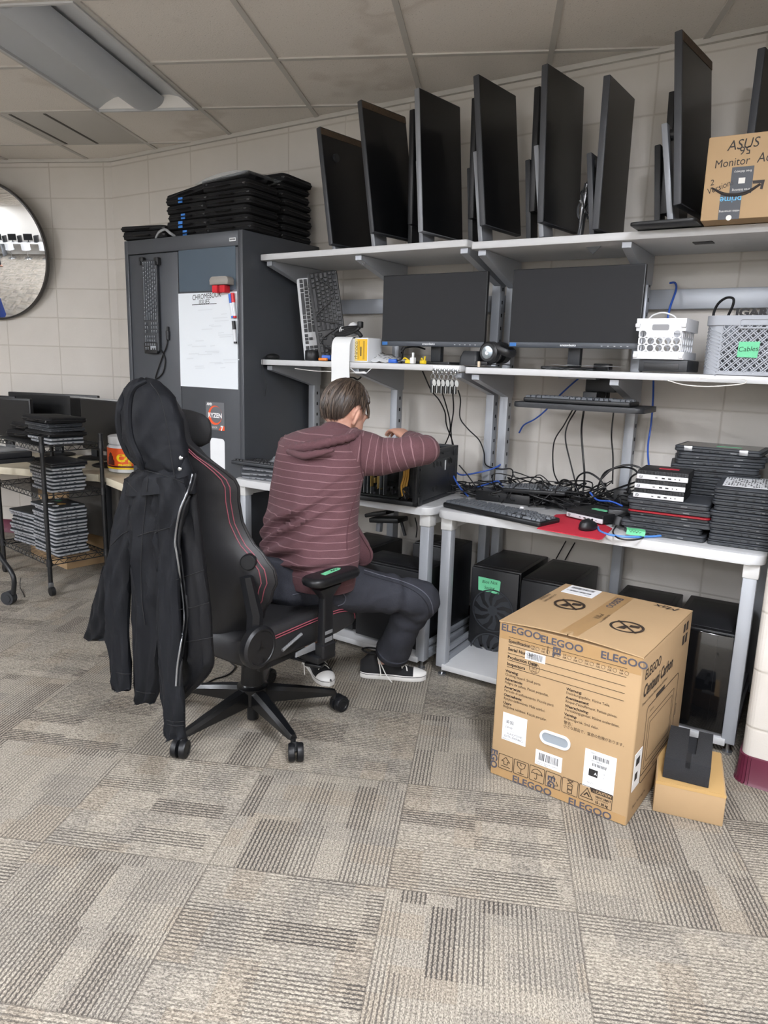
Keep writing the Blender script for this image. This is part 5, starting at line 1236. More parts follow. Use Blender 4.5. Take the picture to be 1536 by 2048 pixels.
# two top flaps, slightly bowed up along the front
for k, (a, b) in enumerate(((.0, BW/2-.002), (BW/2+.002, BW))):
    mb = MB(); R_ = []
    for j in range(7):
        v = j/6; lift = .012*(1-v)**2*(1 if True else 0)
        R_.append([(a+(b-a)*i/6, .0+BD*v-.002*(v == 0), BH+.0035+lift*math.sin(PI*(i/6 if k == 0 else 1-i/6)*.5)) for i in range(7)])
    mb.loft(R_, closed=False); mb.loft([[(x, y, z-.004) for x, y, z in r] for r in R_], closed=False)
    e = R_[0]; mb.loft([e, [(x, y, z-.004) for x, y, z in e]], closed=False); mb.build('top_flap', KRAFT, box)
PRN = mat('carton_print', '2d2219', .75); LBL = mat('shipping_label', 'eceef0', .45); TPRN = mat('tape_print_blue', '4a4a54', .45)
F0 = lambda x, z, y=-.0012: axes((x, y, z), (1, 0, 0), (0, 0, 1))
mb = MB()      # carton front tape and its print
mb.b2((.004, -.0006, BH-.055), (BW-.004, .001, BH-.001)); tpb = mb.build('packing_tape', TAPEK, box); mb = MB(); mb.b2((.004, -.0006, .003), (BW-.004, .001, .032)); tp = mb.build('packing_tape', TAPEK, box)
mb = MB()
for x, z, s in ((.008, BH-.017, 1), (.148, BH-.022, 1), (.345, BH-.022, 1), (.085, .013, 1), (.285, .012, 1)): mb.text('ELEGOO', .033, F0(x, z, -.0016), bold=.0008, sx=1.12)
mb.text('EL', .036, axes((.205, -.0016, BH-.035), (0, 0, -1), (1, 0, 0)), bold=.0012); mb.text('EG', .034, axes((.222, -.0016, .075), (0, 0, -1), (1, 0, 0)), bold=.0012)
mb.text('EGO', .034, axes((.012, -.0016, .095), (0, 0, -1), (1, 0, 0)), bold=.0012)
T2 = lambda x, y: axes((x, y, BH+.006), (0, -1, 0), (1, 0, 0))
mb.text('ELEGOO', .034, T2(.215, .30), bold=.001); mb.text('ELEGOO', .034, T2(.232, .50), bold=.001); mb.build('tape_print', TPRN, tp)
mb = MB(); mb.b2((BW/2-.028, -.001, BH+.0102), (BW/2+.028, BD-.01, BH+.0108)); 
mb.bm.free(); mb = MB(); mb.loft([[(BW/2+dx, BD*v, BH+.0045+.012*(1-v)**2*.9) for dx in (-.03, 0, .03)] for v in (0, .15, .35, .6, .99)], closed=False); mb.build('top_tape', TAPEK, box)
mb = MB(); ZL_ = [.508, .480, .452, .428, .404]
for z in ZL_: mb.b2((.038, -.0011, z), (BW-.045, -.0004, z+.0013))
for k, s in enumerate(('Specification', 'Serial Number', 'Production Date', 'Inspectors')): mb.text(s, .0155, F0(.038, ZL_[k]-.013), bold=.0004)
for k, s in enumerate(('CN', 'US', 'EU', 'UK', 'JP', 'AU', 'BR', 'CA', 'AR')):
    x = .125+k*.036; mb.text(s, .009, F0(x, ZL_[0]-.010), 'CENTER'); mb.text('NR', .009, F0(x, ZL_[0]-.019), 'CENTER'); mb.ring(disc(.0062, 18, (x+.016, ZL_[0]-.0145)), disc(.0055, 18, (x+.016, ZL_[0]-.0145)), .0004, F0(0, 0))
mb.b2((.175, -.0015, ZL_[0]-.022), (.1765, -.0005, ZL_[0]+.004))
y0 = .389
for k, (a, b) in enumerate((('Warning:', 'Choking hazard. Small parts'), ('Advertencia:', 'Peligro de asfixia. Piezas pequeñas.'), ('Avvertenza:', 'Pericolo di soffocamento. Piccole parti.'), ('Ostrzeżenie:', 'Ryzyko zadławienia. Małe części.'), ('Uyarı:', 'Boğulma tehlikesi. Küçük parçalar.'))):
    mb.text(a, .0125, F0(.034, y0-.0285*k), bold=.0004); mb.text(b, .0125, F0(.034, y0-.0125-.0285*k), sx=.9)
for k, (a, b) in enumerate((('Warnung:', 'Erstickungsgefahr. Kleine Teile.'), ('Avertissement:', "Risque d'étouffement. Petites pièces."), ('Waarschuwing:', 'Verstikkingsgevaar. Kleine onderdelen.'), ('Varning:', 'Kvävningsrisk. Små delar.'), ('警告：', '小さな部品で、窒息の危険があります。'))):
    mb.text(a, .0125, F0(.248, y0-.0285*k), bold=.0004 if k < 4 else 0); mb.text(b, .0125, F0(.248, y0-.0125-.0285*k), sx=.9)
# inspection stamp
mb.ring(disc(.0185, 28, (.135, ZL_[3]-.002)), disc(.0175, 28, (.135, ZL_[3]-.002)), .0003, F0(0, 0)); mb.text('OQC', .010, F0(.135, ZL_[3]+.007), 'CENTER'); mb.text('28-2', .010, F0(.135, ZL_[3]-.004), 'CENTER'); mb.text('PASS', .009, F0(.135, ZL_[3]-.014), 'CENTER')
# handling symbols along the bottom
def frame_(mb, x, z, s, t=.0016): mb.ring(rrect(x, z, x+s, z+s, .004, 3), rrect(x+t, z+t, x+s-t, z+s-t, .003, 3), .0004, F0(0, 0))
def stroke(mb, P, t=.0018):
    for (xa, za), (xb, zb) in zip(P, P[1:]):
        d = Vector((xb-xa, 0, zb-za)); mb.box((0, 0, 0), (d.length+t*.6, t, .0006), M=axes(Vector(((xa+xb)/2, -.0013, (za+zb)/2)), d, Vector((-d.z, 0, d.x))))
S_ = .054; sz = .034
for k in range(5): frame_(mb, .030+k*.0575, sz, S_)
def at(k, P): return [(.030+k*.0575+x*S_, sz+z*S_) for x, z in P]
stroke(mb, at(0, ((.38, .35), (.38, .55), (.22, .55), (.5, .85), (.78, .55), (.62, .55), (.62, .35), (.38, .35)))); stroke(mb, at(0, ((.2, .2), (.8, .2))))
stroke(mb, at(1, ((.22, .85), (.26, .6), (.42, .46), (.58, .46), (.74, .6), (.78, .85), (.22, .85)))); stroke(mb, at(1, ((.5, .46), (.5, .16)))); stroke(mb, at(1, ((.3, .14), (.7, .14)))); stroke(mb, at(1, ((.5, .85), (.44, .72), (.52, .66))))
stroke(mb, at(2, ((.14, .5), (.2, .68), (.35, .8), (.5, .84), (.65, .8), (.8, .68), (.86, .5), (.74, .56), (.62, .5), (.5, .56), (.38, .5), (.26, .56), (.14, .5)))); stroke(mb, at(2, ((.5, .52), (.5, .2), (.42, .14), (.36, .2))))
stroke(mb, at(3, ((.5, .82), (.62, .62)))); stroke(mb, at(3, ((.38, .62), (.5, .82)))); stroke(mb, at(3, ((.7, .5), (.82, .26), (.6, .2)))); stroke(mb, at(3, ((.42, .2), (.18, .24), (.3, .46))))
stroke(mb, at(4, ((.32, .64), (.68, .92)))); stroke(mb, at(4, ((.68, .64), (.32, .92)))); stroke(mb, at(4, ((.34, .92), (.66, .92)))); stroke(mb, at(4, ((.36, .36), (.64, .36), (.64, .58), (.36, .58), (.36, .36)))); stroke(mb, at(4, ((.36, .1), (.64, .1), (.64, .3), (.36, .3), (.36, .1))))
xa, xb = .030+5*.0575, .030+5*.0575+.108
mb.ring(rrect(xa, sz, xb, sz+S_, .004, 3), rrect(xa+.0016, sz+.0016, xb-.0016, sz+S_-.0016, .003, 3), .0004, F0(0, 0))
stroke(mb, [(xa+.006, sz+.012), (xa+.026, sz+.046), (xa+.046, sz+.012), (xa+.006, sz+.012)], .002)
stroke(mb, [(xa+.018, sz+.02), (xa+.026, sz+.03), (xa+.034, sz+.02)], .004)
mb.prism([(xa+.040, sz+S_-.016), (xb-.001, sz+S_-.016), (xb-.001, sz+S_-.001), (xa+.034, sz+S_-.001)], .0004, F0(0, 0))
mb.text('HEAVY OBJECT', .0092, F0(xa+.054, sz+.028), bold=.0003, sx=.8); mb.text('Team Lift Required', .0062, F0(xa+.054, sz+.020), sx=.85); mb.text('15 - 30 kg', .0120, F0(xa+.054, sz+.009), bold=.0005, sx=.85)
mb.build('printed_warnings', PRN, box)
mb = MB(); mb.text('CAUTION', .0125, F0(xa+.054, sz+S_-.0085, -.0022), bold=.0004, sx=.88); stroke(mb, [(xa+.044, sz+S_-.012), (xa+.048, sz+S_-.005), (xa+.052, sz+S_-.012), (xa+.044, sz+S_-.012)], .001); mb.build('caution_lettering', KRAFT, box)
def label(x, z, w_, h_, nm='shipping_label', tilt=0.):
    mb = MB(); mb.b2((x, -.0012, z), (x+w_, -.0002, z+h_)); return mb.build(nm, LBL, box)
def bars(mb, x, z, w_, h_, y=-.0016, n=34):
    xx = x
    while xx < x+w_:
        t = random.choice((.0007, .0012, .002)); mb.b2((xx, y, z), (xx+t, y+.0003, z+h_)); xx += t+random.choice((.0008, .0014, .0022))
random.seed(14)
lb = label(.100, ZL_[1]-.031, .070, .028); mb = MB(); bars(mb, .106, ZL_[1]-.027, .056, .021); mb.build('barcode', INK, lb)
LZ = -.012; lb = label(.036, .143, .088, .098); mb = MB(); mb.text('美国', .0145, F0(.048, .222+LZ, -.0016)); mb.text('DM19', .010, F0(.048, .203+LZ, -.0016)); mb.text('PLA3D打印机', .0095, F0(.055, .181+LZ, -.0016)); mb.text('2507213300586CL', .0105, F0(.044, .170+LZ, -.0016), sx=.9); mb.text('ELEGOO', .007, F0(.040, .160+LZ, -.0016)); mb.b2((.038, -.0015, .180), (.084, -.0011, .1804)); mb.b2((.038, -.0015, .200), (.084, -.0011, .2004)); mb.build('label_print', INK, lb)
lb = label(.162, .098, .092, .052); mb = MB(); bars(mb, .174, .116, .068, .026); mb.text('ELEGOO CENTAURI CARBON', .0055, F0(.167, .108, -.0016)); mb.text('MADE IN CHINA', .0055, F0(.167, .102, -.0016)); mb.build('barcode', INK, lb)
lb = label(.326, .085, .100, .128); mb = MB(); bars(mb, 0.3530, 0.1850, .05, .014); bars(mb, 0.3530, 0.1620, .045, .010); mb.text('X00R2', .006, F0(0.3430, 0.2050, -.0016)); mb.text('1289-CARBON', .006, F0(0.3440, 0.1790, -.0016)); mb.b2((.343, -.0016, .126), (.372, -.0012, .150)); mb.text('1200', .006, F0(0.3840, 0.1450, -.0016)); mb.text('1', .008, F0(0.3900, 0.1320, -.0016)); mb.text('ELEGOO', .006, F0(0.3400, 0.1020, -.0016)); mb.text('MADE IN CN', .005, F0(0.3830, 0.0930, -.0016)); p = mb.build('barcode', INK, lb)
mb = MB(); mb.text('A', .012, F0(0.3610, 0.1370, -.0019), bold=.0004); mb.build('reversed_letter', LBL, lb)
# hand hole with a white plastic grip
gx, gz, gw, gh = .172, .180, .105, .048
mb = MB(); mb.ring(rrect(gx, gz, gx+gw, gz+gh, gh/2-.0005, 8), rrect(gx+.008, gz+.008, gx+gw-.008, gz+gh-.008, gh/2-.009, 8), .004, axes((0, .0002, 0), (1, 0, 0), (0, 0, 1))); hg = mb.build('hand_grip', mat('white_grip_plastic', 'd5d9dc', .35), box); mb = MB(); mb.prism(rrect(gx+.006, gz+.006, gx+gw-.006, gz+gh-.006, gh/2-.007, 8), .0012, axes((0, .0, 0), (1, 0, 0), (0, 0, 1))); mb.build('grip_shade', mat('grip_shade_grey', '8f979e', .45), hg)  # shallow inset; the recess's shade is put into its darker grey
# right side print
FS = lambda y, z: axes((BW+.0012, y, z), (0, 1, 0), (0, 0, 1))
mb = MB(); mb.text('ELEGOO', .046, FS(.03, BH-.065), bold=.0006, sx=.9); mb.text('Centauri Carbon', .056, FS(.03, BH-.120), bold=.0014, sx=.80, shear=.15); mb.text('Powered Desktop Manufacturing 3D Printer', .014, FS(.03, BH-.160), sx=1.05)
FSR = lambda pts, z=0: pts
def sring(y0_, z0_, y1_, z1_, t=.0022, r=.015): mb.ring(rrect(y0_, z0_, y1_, z1_, r, 4), rrect(y0_+t, z0_+t, y1_-t, z1_-t, r-t*.5, 4), .0004, FS(0, 0))
sring(.09, .10, .44, BH-.19); sring(.115, .14, .40, BH-.235, .0015, .006); sring(.135, .16, .385, BH-.255, .0012, .004); mb.b2((BW+.0002, .18, BH-.192), (BW+.0012, .27, BH-.178)); sring(.44, .20, .455, .24, .0012, .003)
mb.text('ELEGOO', .010, FS(.125, BH-.215)); mb.b2((BW+.0002, .10, .125), (BW+.0012, .43, .127)); mb.text('ELEGOO', .012, FS(.22, .112))
for y_ in (.44, .475): 
    mb.b2((BW+.0002, y_, BH-.05), (BW+.0012, y_+.022, BH-.02)); mb.b2((BW+.0002, y_, BH-.095), (BW+.0012, y_+.022, BH-.062))
mb.text('Elegoo Technology Inc.', .014, FS(.04, .045)); mb.build('side_print', PRN, box)
mb = MB(); mb.b2((BW+.0002, .015, .11), (BW+.0014, .085, .235)); lb = mb.build('side_label', LBL, box); mb = MB()
for k in range(12): mb.b2((BW+.0014, .03+.003*k, .19), (BW+.0018, .0315+.003*k, .215)); 
mb.b2((BW+.0014, .03, .14), (BW+.0018, .055, .165)); mb.build('barcode', INK, lb)
# top print: two crossed-out knife symbols, a label, hand lettering
for k, (cx_, cy_) in enumerate(((.118, .30), (.352, .21))):
    zt = BH+.0085; F = axes((cx_, cy_, zt), (1, 0, 0), (0, 1, 0)); mb = MB()
    mb.ring(disc(.055, 40), disc(.046, 40), .0004, F); s = .007
    for a, b in (((-.035, .035), (.035, -.035)),):
        d = Vector((b[0]-a[0], b[1]-a[1], 0)); mb.box((0, 0, .0002), (d.length+.02, s, .0004), M=F @ axes(((a[0]+b[0])/2, (a[1]+b[1])/2, 0), d, Vector((-d.y, d.x, 0))))
    mb.prism([(-.026, -.03), (.0, -.026), (.004, .004), (-.008, .014), (-.014, .0)], .0004, F); mb.prism([(.006, .004), (.036, .012), (.034, .030), (.004, .024)], .0004, F)
    mb.text('NO SHARP KNIFE', .013, axes((cx_-.085, cy_+.075, zt), (0, -1, 0), (1, 0, 0))); mb.text('严禁割划', .022, axes((cx_-.11, cy_+.07, zt), (0, -1, 0), (1, 0, 0))) ; mb.build('no_knife_symbol', PRN, box)
mb = MB(); mb.b2((.03, .43, BH+.0045), (.15, .535, BH+.0060)); lb = mb.build('top_label', LBL, box); mb = MB()
for k in range(30): mb.b2((.042+.003*k, .497, BH+.006), (.042+.003*k+random.choice((.0009, .0017)), .518, BH+.0066)); mb.b2((.05+.0028*k, .462, BH+.006), (.05+.0028*k+random.choice((.0008, .0016)), .474, BH+.0066))
mb.text('FNS', .012, axes((.036, .468, BH+.0064), (1, 0, 0), (0, 1, 0))); mb.text('New', .010, axes((.115, .445, BH+.0064), (1, 0, 0), (0, 1, 0))); mb.build('barcode', INK, lb)
mb = MB(); mb.text('Max', .05, axes((BW-.035, .51, BH+.006), (-1, 0, 0), (0, -1, 0)), shear=.3); mb.build('marker_word', MARK, box)
# ------------------------------------------------------------------ flat box with a grey foam block
fb = thing('flat_carton', 'low brown carton on the carpet carrying the dark foam block', 'carton', (-.409, 2.232, 0), math.radians(12))
mb = MB(); mb.b2((0, 0, 0), (.205, .275, .107), .003); mb.build('box_body', KRAFT, fb)
mb = MB(); mb.b2((.0, -.0008, .098), (.205, .001, .108)); mb.b2((.005, .002, .107), (.200, .272, .1085)); mb.build('lid_flap', mat('kraft_lid', 'b8955f', .75, noise=.05, nscale=10), fb)
mb = MB(); mb.b2((.2045, .02, .06), (.2062, .26, .10)); mb.build('slot_shade', mat('slot_shadow', '3a2c1c', .9), fb)  # dark strip on the face; the slot's shade is put into its colour
FOAM = mat('charcoal_foam', '232427', .95, noise=.35, nscale=260, bump=.6, bscale=300)
fm = thing('foam_block', 'charcoal foam packing block with a T-shaped slot on the low carton', 'foam block', (-.396, 2.262, .1095), math.radians(8))
mb = MB(); mb.prism([(0, 0), (.135, 0), (.135, .235), (.09, .235), (.09, .06), (.062, .06), (.062, .235), (0, .235)], .072, bev=.002); mb.b2((.06, .055, .0), (.092, .235, .045)); mb.build('foam', FOAM, fm)
mb = MB(); mb.b2((.062, .0, .05), (.076, .06, .0722)); mb.build('slot', mat('foam_slot_black', '141416', .9), fm)
o = thing('white_packing_piece', 'small white plastic T-shaped piece behind the foam block', 'packing piece', (-.335, 2.515, .1095), math.radians(8))
mb = MB(); mb.prism([(-.01, -.05), (.01, -.05), (.014, .0), (.04, .005), (.04, .018), (-.04, .018), (-.04, .005), (-.014, .0)], .012, bev=.001); mb.build('piece', WHT, o)
# ================================================================== LEFT SIDE: COUNTER, MONITORS, CARTS
WOODC = mat('cream_laminate', 'c3b9a2', .45, noise=.12, nscale=6); WOODE = mat('cream_laminate_edge', 'cfc6b0', .5, noise=.1, nscale=12)
ZC = .655
A, B, C_ = at_z(-60, 937, ZC), at_z(199, 949, ZC), at_z(264, 974, ZC)
Lw = grid(-5.9, LW-.002); Lw2 = Vector((CORNER[0]+.02, WALL-.03, 0))
mb = MB(); base = Vector((B.x, B.y, 0))
poly = [(A.x-.7, A.y-.1), (B.x, B.y), (C_.x, C_.y), (C_.x+.02, 2.70), (-3.70, 2.76), (-3.70, 3.33), (Lw2.x+.1, Lw2.y-.08), (Lw.x+.05, Lw.y-.05)]
ct = thing('counter', 'cream laminate counter carrying spare monitors along the left wall', 'counter', (B.x, B.y, 0))
mb.prism([(x-B.x, y-B.y) for x, y in poly], .03, TR((0, 0, ZC-.032))); mb.build('worktop', WOODC, ct)
mb = MB()
for P, Q in ((poly[0], poly[1]), (poly[1], poly[2])):
    d = Vector((Q[0]-P[0], Q[1]-P[1], 0)); n_ = Vector((d.y, -d.x, 0)).normalized(); m_ = Vector(((P[0]+Q[0])/2-B.x, (P[1]+Q[1])/2-B.y, ZC-.022)); mb.box((0, 0, 0), (d.length, .008, .045), .002, M=axes(m_+n_*.004, d, Vector((-d.y, d.x, 0))))
mb.build('front_edge', WOODE, ct)
for x, y in ((-4.75, 2.5), (-3.78, 2.68), (-3.12, 2.45)):
    mb = MB(); mb.b2((x-B.x-.02, y-B.y-.02, 0), (x-B.x+.02, y-B.y+.02, ZC-.03), .003); mb.build('leg', BLK, ct)
mb = MB(); mb.b2((-4.7-B.x, 2.74-B.y, .25), (-3.75-B.x, 2.755-B.y, ZC-.033)); mb.build('modesty_panel', mat('counter_dark_panel', '55524e', .7), ct)
def counter_monitor(label, px0, px1, pyt, pyb, y, rz, silver=False, depth=.03):
    a, b = at_y(px0, pyb, y), at_y(px1, pyb, y); t_ = at_y((px0+px1)/2, pyt, y); W = (b-a).length; c = (a+b)/2; H = t_.z-max(c.z, ZC+.03); z0 = max(c.z, ZC+.03)-ZC
    o = thing('monitor', label, 'monitor', (c.x, y, ZC+.001), rz, 'spare monitors on the left counter')
    mb = MB(); mb.b2((-W/2, -depth/2, z0), (W/2, depth/2, z0+H), .005); mb.build('casing', MON, o)
    mb = MB(); mb.b2((-W/2+.01, -depth/2-.0012, z0+.02), (W/2-.01, -depth/2+.001, z0+H-.012)); mb.build('screen', SCR, o)
    if silver: mb = MB(); mb.b2((-W/2, -depth/2-.001, z0+H-.004), (W/2, depth/2+.001, z0+H+.004), .002); mb.build('silver_top_edge', mat('silver_trim', 'c3c5c8', .3, .6), o)
    mb = MB(); mb.b2((-.03, depth/2, .008), (.03, depth/2+.03, z0+H*.5), .004); mb.build('stand_neck', BLK2, o)
    mb = MB(); mb.lathe([(.11, 0), (.115, .006), (.10, .012), (.03, .016)], TR((0, .02, 0)), 28); mb.build('stand_base', BLK, o)
counter_monitor('wide black monitor in the middle of the left counter', 54, 174, 788, 872, 3.04, .33)
counter_monitor('black monitor with a silver top edge, rear one of a pair on the counter', 134, 236, 797, 888, 3.10, .06, True)
counter_monitor('black monitor with a silver top edge nearest the orange tub', 168, 262, 800, 903, 2.96, -.03, True)
counter_monitor('black monitor at the left end of the counter behind the wire cart', -22, 50, 796, 872, 2.78, .3)
counter_monitor('second black monitor at the far left end of the counter', -6, 30, 792, 860, 2.90, .25)
o = thing('round_stand', 'round black monitor foot on the counter beside the orange tub', 'monitor foot', (*at_z(207, 917, ZC+.004).xy, ZC+.001)); mb = MB(); mb.lathe([(.085, 0), (.09, .005), (.07, .011), (.02, .014)], None, 28); mb.build('disc_foot', BLK, o)
# orange supplement tub
q = at_z(236, 941, ZC); jx = at_y(219, 900, q.y).x; jr = abs(at_y(237.5, 900, q.y).x-jx)*1.45; jt = at_y(238, 871, q.y).z-ZC
jar = thing('supplement_tub', 'white plastic tub with an orange and yellow label on the counter beside the jacket', 'tub', (jx+jr*1.02, q.y+.05, ZC+.001))
mb = MB(); mb.lathe([(jr*.9, 0), (jr*.97, .006), (jr*.97, .02), (jr, .026), (jr, jt*.70), (jr*.93, jt*.75), (jr*.85, jt*.78)], None, 36); mb.build('tub_body', WHT, jar)
mb = MB(); mb.lathe([(jr*.93, jt*.785), (jr*.95, jt*.80), (jr*.95, jt*.985), (jr*.9, jt), (jr*.3, jt*1.002)], None, 36); lid = mb.build('screw_lid', WHT, jar)
OR2 = mat('label_orange', 'ea5a1e', .4); YE2 = mat('label_bright_yellow', 'f5d713', .4); DK2 = mat('label_dark_red', '4a1410', .4)
mb = MB(); mb.lathe([(jr*1.008, .026), (jr*1.008, jt*.69)], None, 36, caps=False); lab_ = mb.build('orange_label', OR2, jar)
mb = MB(); mb.lathe([(jr*1.012, .027), (jr*1.012, .036)], None, 36, caps=False)
def wrap(mb, s, size, z, ang, m=1.0, **k):
    n0 = len(mb.bm.verts); mb.text(s, size, Matrix.Identity(4), 'LEFT', **k); mb.bm.verts.ensure_lookup_table()
    for v in list(mb.bm.verts)[n0:]:
        a = ang+v.co.x/(jr*m); v.co = Vector((jr*m*1.016*math.cos(a), jr*m*1.016*math.sin(a), z+v.co.y))
va = math.atan2(-jar.location.y, -jar.location.x)
wrap(mb, 'C4', .062, jt*.42, va-.62, bold=.004, sx=1.2); wrap(mb, 'sport', .016, jt*.30, va-.1); wrap(mb, 'PRE-WORK', .016, jt*.235, va-.55, bold=.001); wrap(mb, 'Ripped', .022, jt*.62, va+.0, bold=.001); mb.build('yellow_print', YE2, lab_)
mb = MB(); mb.lathe([(jr*1.0105, .037), (jr*1.0105, .047)], None, 36, caps=False)
for k in range(7): a0 = va-1.25+.07*k; mb.quad([Vector((jr*1.011*math.cos(a0+d), jr*1.011*math.sin(a0+d), z)) for d, z in ((0, .05), (.08, .05), (.08, .05+jt*.35*math.sin(.4+k*.4)), (0, .05+jt*.35*math.sin(.2+k*.4)))])
mb.build('dark_print', DK2, lab_)
# ------------------------------------------------------------------ wire cart with laptops
WIRE = mat('black_wire_epoxy', '17181a', .4); 
CA = at_z(105, 1191, 0); crz = math.radians(-8); LC, DC = .66, .345
cart = thing('wire_cart', 'black wire shelf cart on casters loaded with laptops left of the jacket', 'cart', (CA.x-.01, CA.y, 0), crz)
# local: origin at the front right post, x negative to the left, y back
SHZ = (.205, .585, .862)
for x, y in ((0, 0), (-LC, 0), (0, DC), (-LC, DC)):
    mb = MB(); mb.cyl((x, y, .075), (x, y, .915), .0125, 14)
    for k in range(16): mb.cyl((x, y, .12+.05*k), (x, y, .123+.05*k), .0132, 14)
    po = mb.build('post', WIRE, cart)
    mb = MB(); mb.cyl((x, y, .910), (x, y, .922), .0145, 14)
    for z in SHZ: mb.cyl((x, y, z-.03), (x, y, z+.012), .018, 14, r2=.015)
    mb.build('collar', WIRE, po)
    mb = MB(); mb.b2((x-.014, y-.012, .045), (x+.014, y+.012, .078), .003); ca = mb.build('caster_fork', mat('caster_steel', '8d8f92', .35, .85), cart)
    mb = MB(); mb.cyl((x+.012, y-.012, .026), (x+.012, y+.012, .026), .026, 20); mb.build('wheel', BLK, ca)
for z in SHZ:
    mb = MB()
    for y in (0, DC):
        mb.tube([(0, y, z), (-LC, y, z)], .003, 6); mb.tube([(0, y, z-.028), (-LC, y, z-.028)], .003, 6)
        for k in range(26): x = -LC*k/26; mb.tube([(x, y, z-.028 if k % 2 else z), (x-LC/26, y, z if k % 2 else z-.028)], .0018, 5)
    for x in (0, -LC):
        mb.tube([(x, 0, z), (x, DC, z)], .003, 6); mb.tube([(x, 0, z-.028), (x, DC, z-.028)], .003, 6)
        for k in range(12): y = DC*k/12; mb.tube([(x, y, z-.028 if k % 2 else z), (x, y+DC/12, z if k % 2 else z-.028)], .0018, 5)
    for k in range(1, 24): mb.tube([(-LC*k/24, 0, z+.003), (-LC*k/24, DC, z+.003)], .0018, 5)
    for y in (DC*.33, DC*.66): mb.tube([(0, y, z), (-LC, y, z)], .0025, 5)
    mb.build('wire_shelf', WIRE, cart)
CM = TR((CA.x-.01, CA.y, 0), crz)
random.seed(17)
LAPT = mat('laptop_slate_lid', '1f262b', .4)
def cart_pile(n, x, y, z, key, lab, kw, rz=0., jit=.012, lean=0.):
    o = None
    for i in range(n):
        o, h = laptop(key, lab(i, n), CM @ TR((x+random.uniform(-jit, jit), y+random.uniform(-jit, jit)*.6, z), rz+random.uniform(-.05, .05), ry=lean), 'laptops on the wire cart', **kw); z += h+.002
    return o, z
kwS = dict(L=.29, D=.20, tb=.0125, tl=.0065, base=mat('laptop_silver_case', '9d9fa3', .4, .15), lid=LAPT, ports=True)
o, z = cart_pile(14, -.175, .155, SHZ[0]+.006, 'silver2', lambda i, n: f'{nth_top(i, n)} silver-edged laptop, right pile on the low cart shelf' if i < n-1 else 'laptop with white and green lid stickers topping the low cart shelf pile', kwS)
STK = [('sticker_white', 'dfe0e0', .6), ('sticker_green', '2f6a4c', .6), ('sticker_ochre', '9b7a3c', .6), ('sticker_grey', '6c6a60', .6)]
for k, (x, y, r_, s) in enumerate(((-.10, -.03, .020, 0), (-.05, .03, .028, 1), (.0, -.04, .022, 0), (-.02, -.075, .018, 0), (.055, -.005, .030, 2), (.10, .055, .026, 3), (.09, -.055, .022, 0), (-.115, .06, .02, 0))):
    mb = MB(); mb.prism([(x+r_*(.75+.25*math.cos(3*t+k))*math.cos(t), y+r_*(.7+.2*math.sin(2*t))*math.sin(t)) for t in [2*PI*j/14 for j in range(14)]], .0006, TR((0, 0, .0192))); mb.build('lid_sticker', mat(*STK[s]), o)
cart_pile(10, -.47, .15, SHZ[0]+.006, 'silver2', lambda i, n: f'{nth_top(i, n)} laptop of the left pile on the low cart shelf', kwS, .12, .02)
o, z = cart_pile(7, -.18, .16, SHZ[1]+.006, 'silver2', lambda i, n: f'{nth_top(i, n)} silver-edged laptop on the middle cart shelf', kwS, 0.)
o, z2 = laptop('black', 'glossy black laptop lying on the silver ones on the middle cart shelf', CM @ TR((-.18, .16, z), .02), 'laptops on the wire cart', L=.315, D=.225, tb=.014, tl=.009, base=LAPK, lid=LAPK)
z = SHZ[2]+.006
o, z = cart_pile(2, -.175, .16, z, 'silver2', lambda i, n: f'{nth_top(i, n)} silver laptop at the bottom of the top cart shelf pile', kwS)
o, th = sleeve('thin', 'black sleeve with a pale zip end between laptops on the cart top', CM @ TR((-.165, .16, z), .06), 'black sleeves on the wire cart'); z += th+.002
o, z = cart_pile(2, -.18, .165, z, 'grey2', lambda i, n: f'{nth_top(i, n)} grey laptop under the top sleeve on the cart', dict(L=.30, D=.21, tb=.013, tl=.008, base=LAPG, lid=LAPG))
o, th = sleeve('mid', 'black leather-like sleeve topping the pile on the wire cart', CM @ TR((-.19, .165, z), .04), 'black sleeves on the wire cart')
o, th = sleeve('fat', 'black sleeve with a white label left of the top cart pile', CM @ TR((-.48, .20, SHZ[2]+.006), .25), 'black sleeves on the wire cart')
mb = MB(); mb.box((.03, .0, .0435), (.11, .035, .001)); mb.build('white_label', PAPER, o)
o, th = sleeve('fat', 'lower black sleeve behind the labelled one on the wire cart', CM @ TR((-.46, .21, SHZ[2]+.052), .1), 'black sleeves on the wire cart')
# second, closer cart at the left edge: a shelf corner with a bagged laptop, its bent leg and caster
E0 = at_y(74, 918, 2.25); 
c2 = thing('rolling_desk', 'black rolling desk corner with a bent tube leg at the left edge of the photo', 'desk', (E0.x, E0.y, 0), math.radians(-6))
mb = MB(); mb.prism(rrect(-.6, -.23, .0, .0, .03, 5), .022, TR((0, 0, E0.z-.011)), bev=.004); mb.build('desk_board', BLK, c2)
lg = [at_z(27, 1200, .03)]; 
iv = c2.matrix_basis.inverted() if False else (TR((E0.x, E0.y, 0), math.radians(-6))).inverted()
w0 = at_z(19, 1208, 0); yy = w0.y
P = [iv @ at_y(-30, 1060, yy+.02), iv @ at_y(0, 1112, yy+.01), iv @ at_y(20, 1140, yy), iv @ at_y(28, 1160, yy), iv @ at_y(27, 1188, yy)]
mb = MB(); mb.tube([iv @ at_y(-80, 975, yy+.05)]+P, .013, 12, 6); mb.build('leg', BLK, c2)
mb = MB(); w_ = iv @ at_y(18, 1195, yy); d = Vector((.012, -.02, 0)).normalized(); r_ = w_.z; mb.cyl(w_-d*.02, w_+d*.02, r_*.98, 24); mb.cyl(w_-d*.024, w_+d*.024, r_*.6, 20); mb.build('caster_wheel', BLK2, c2)
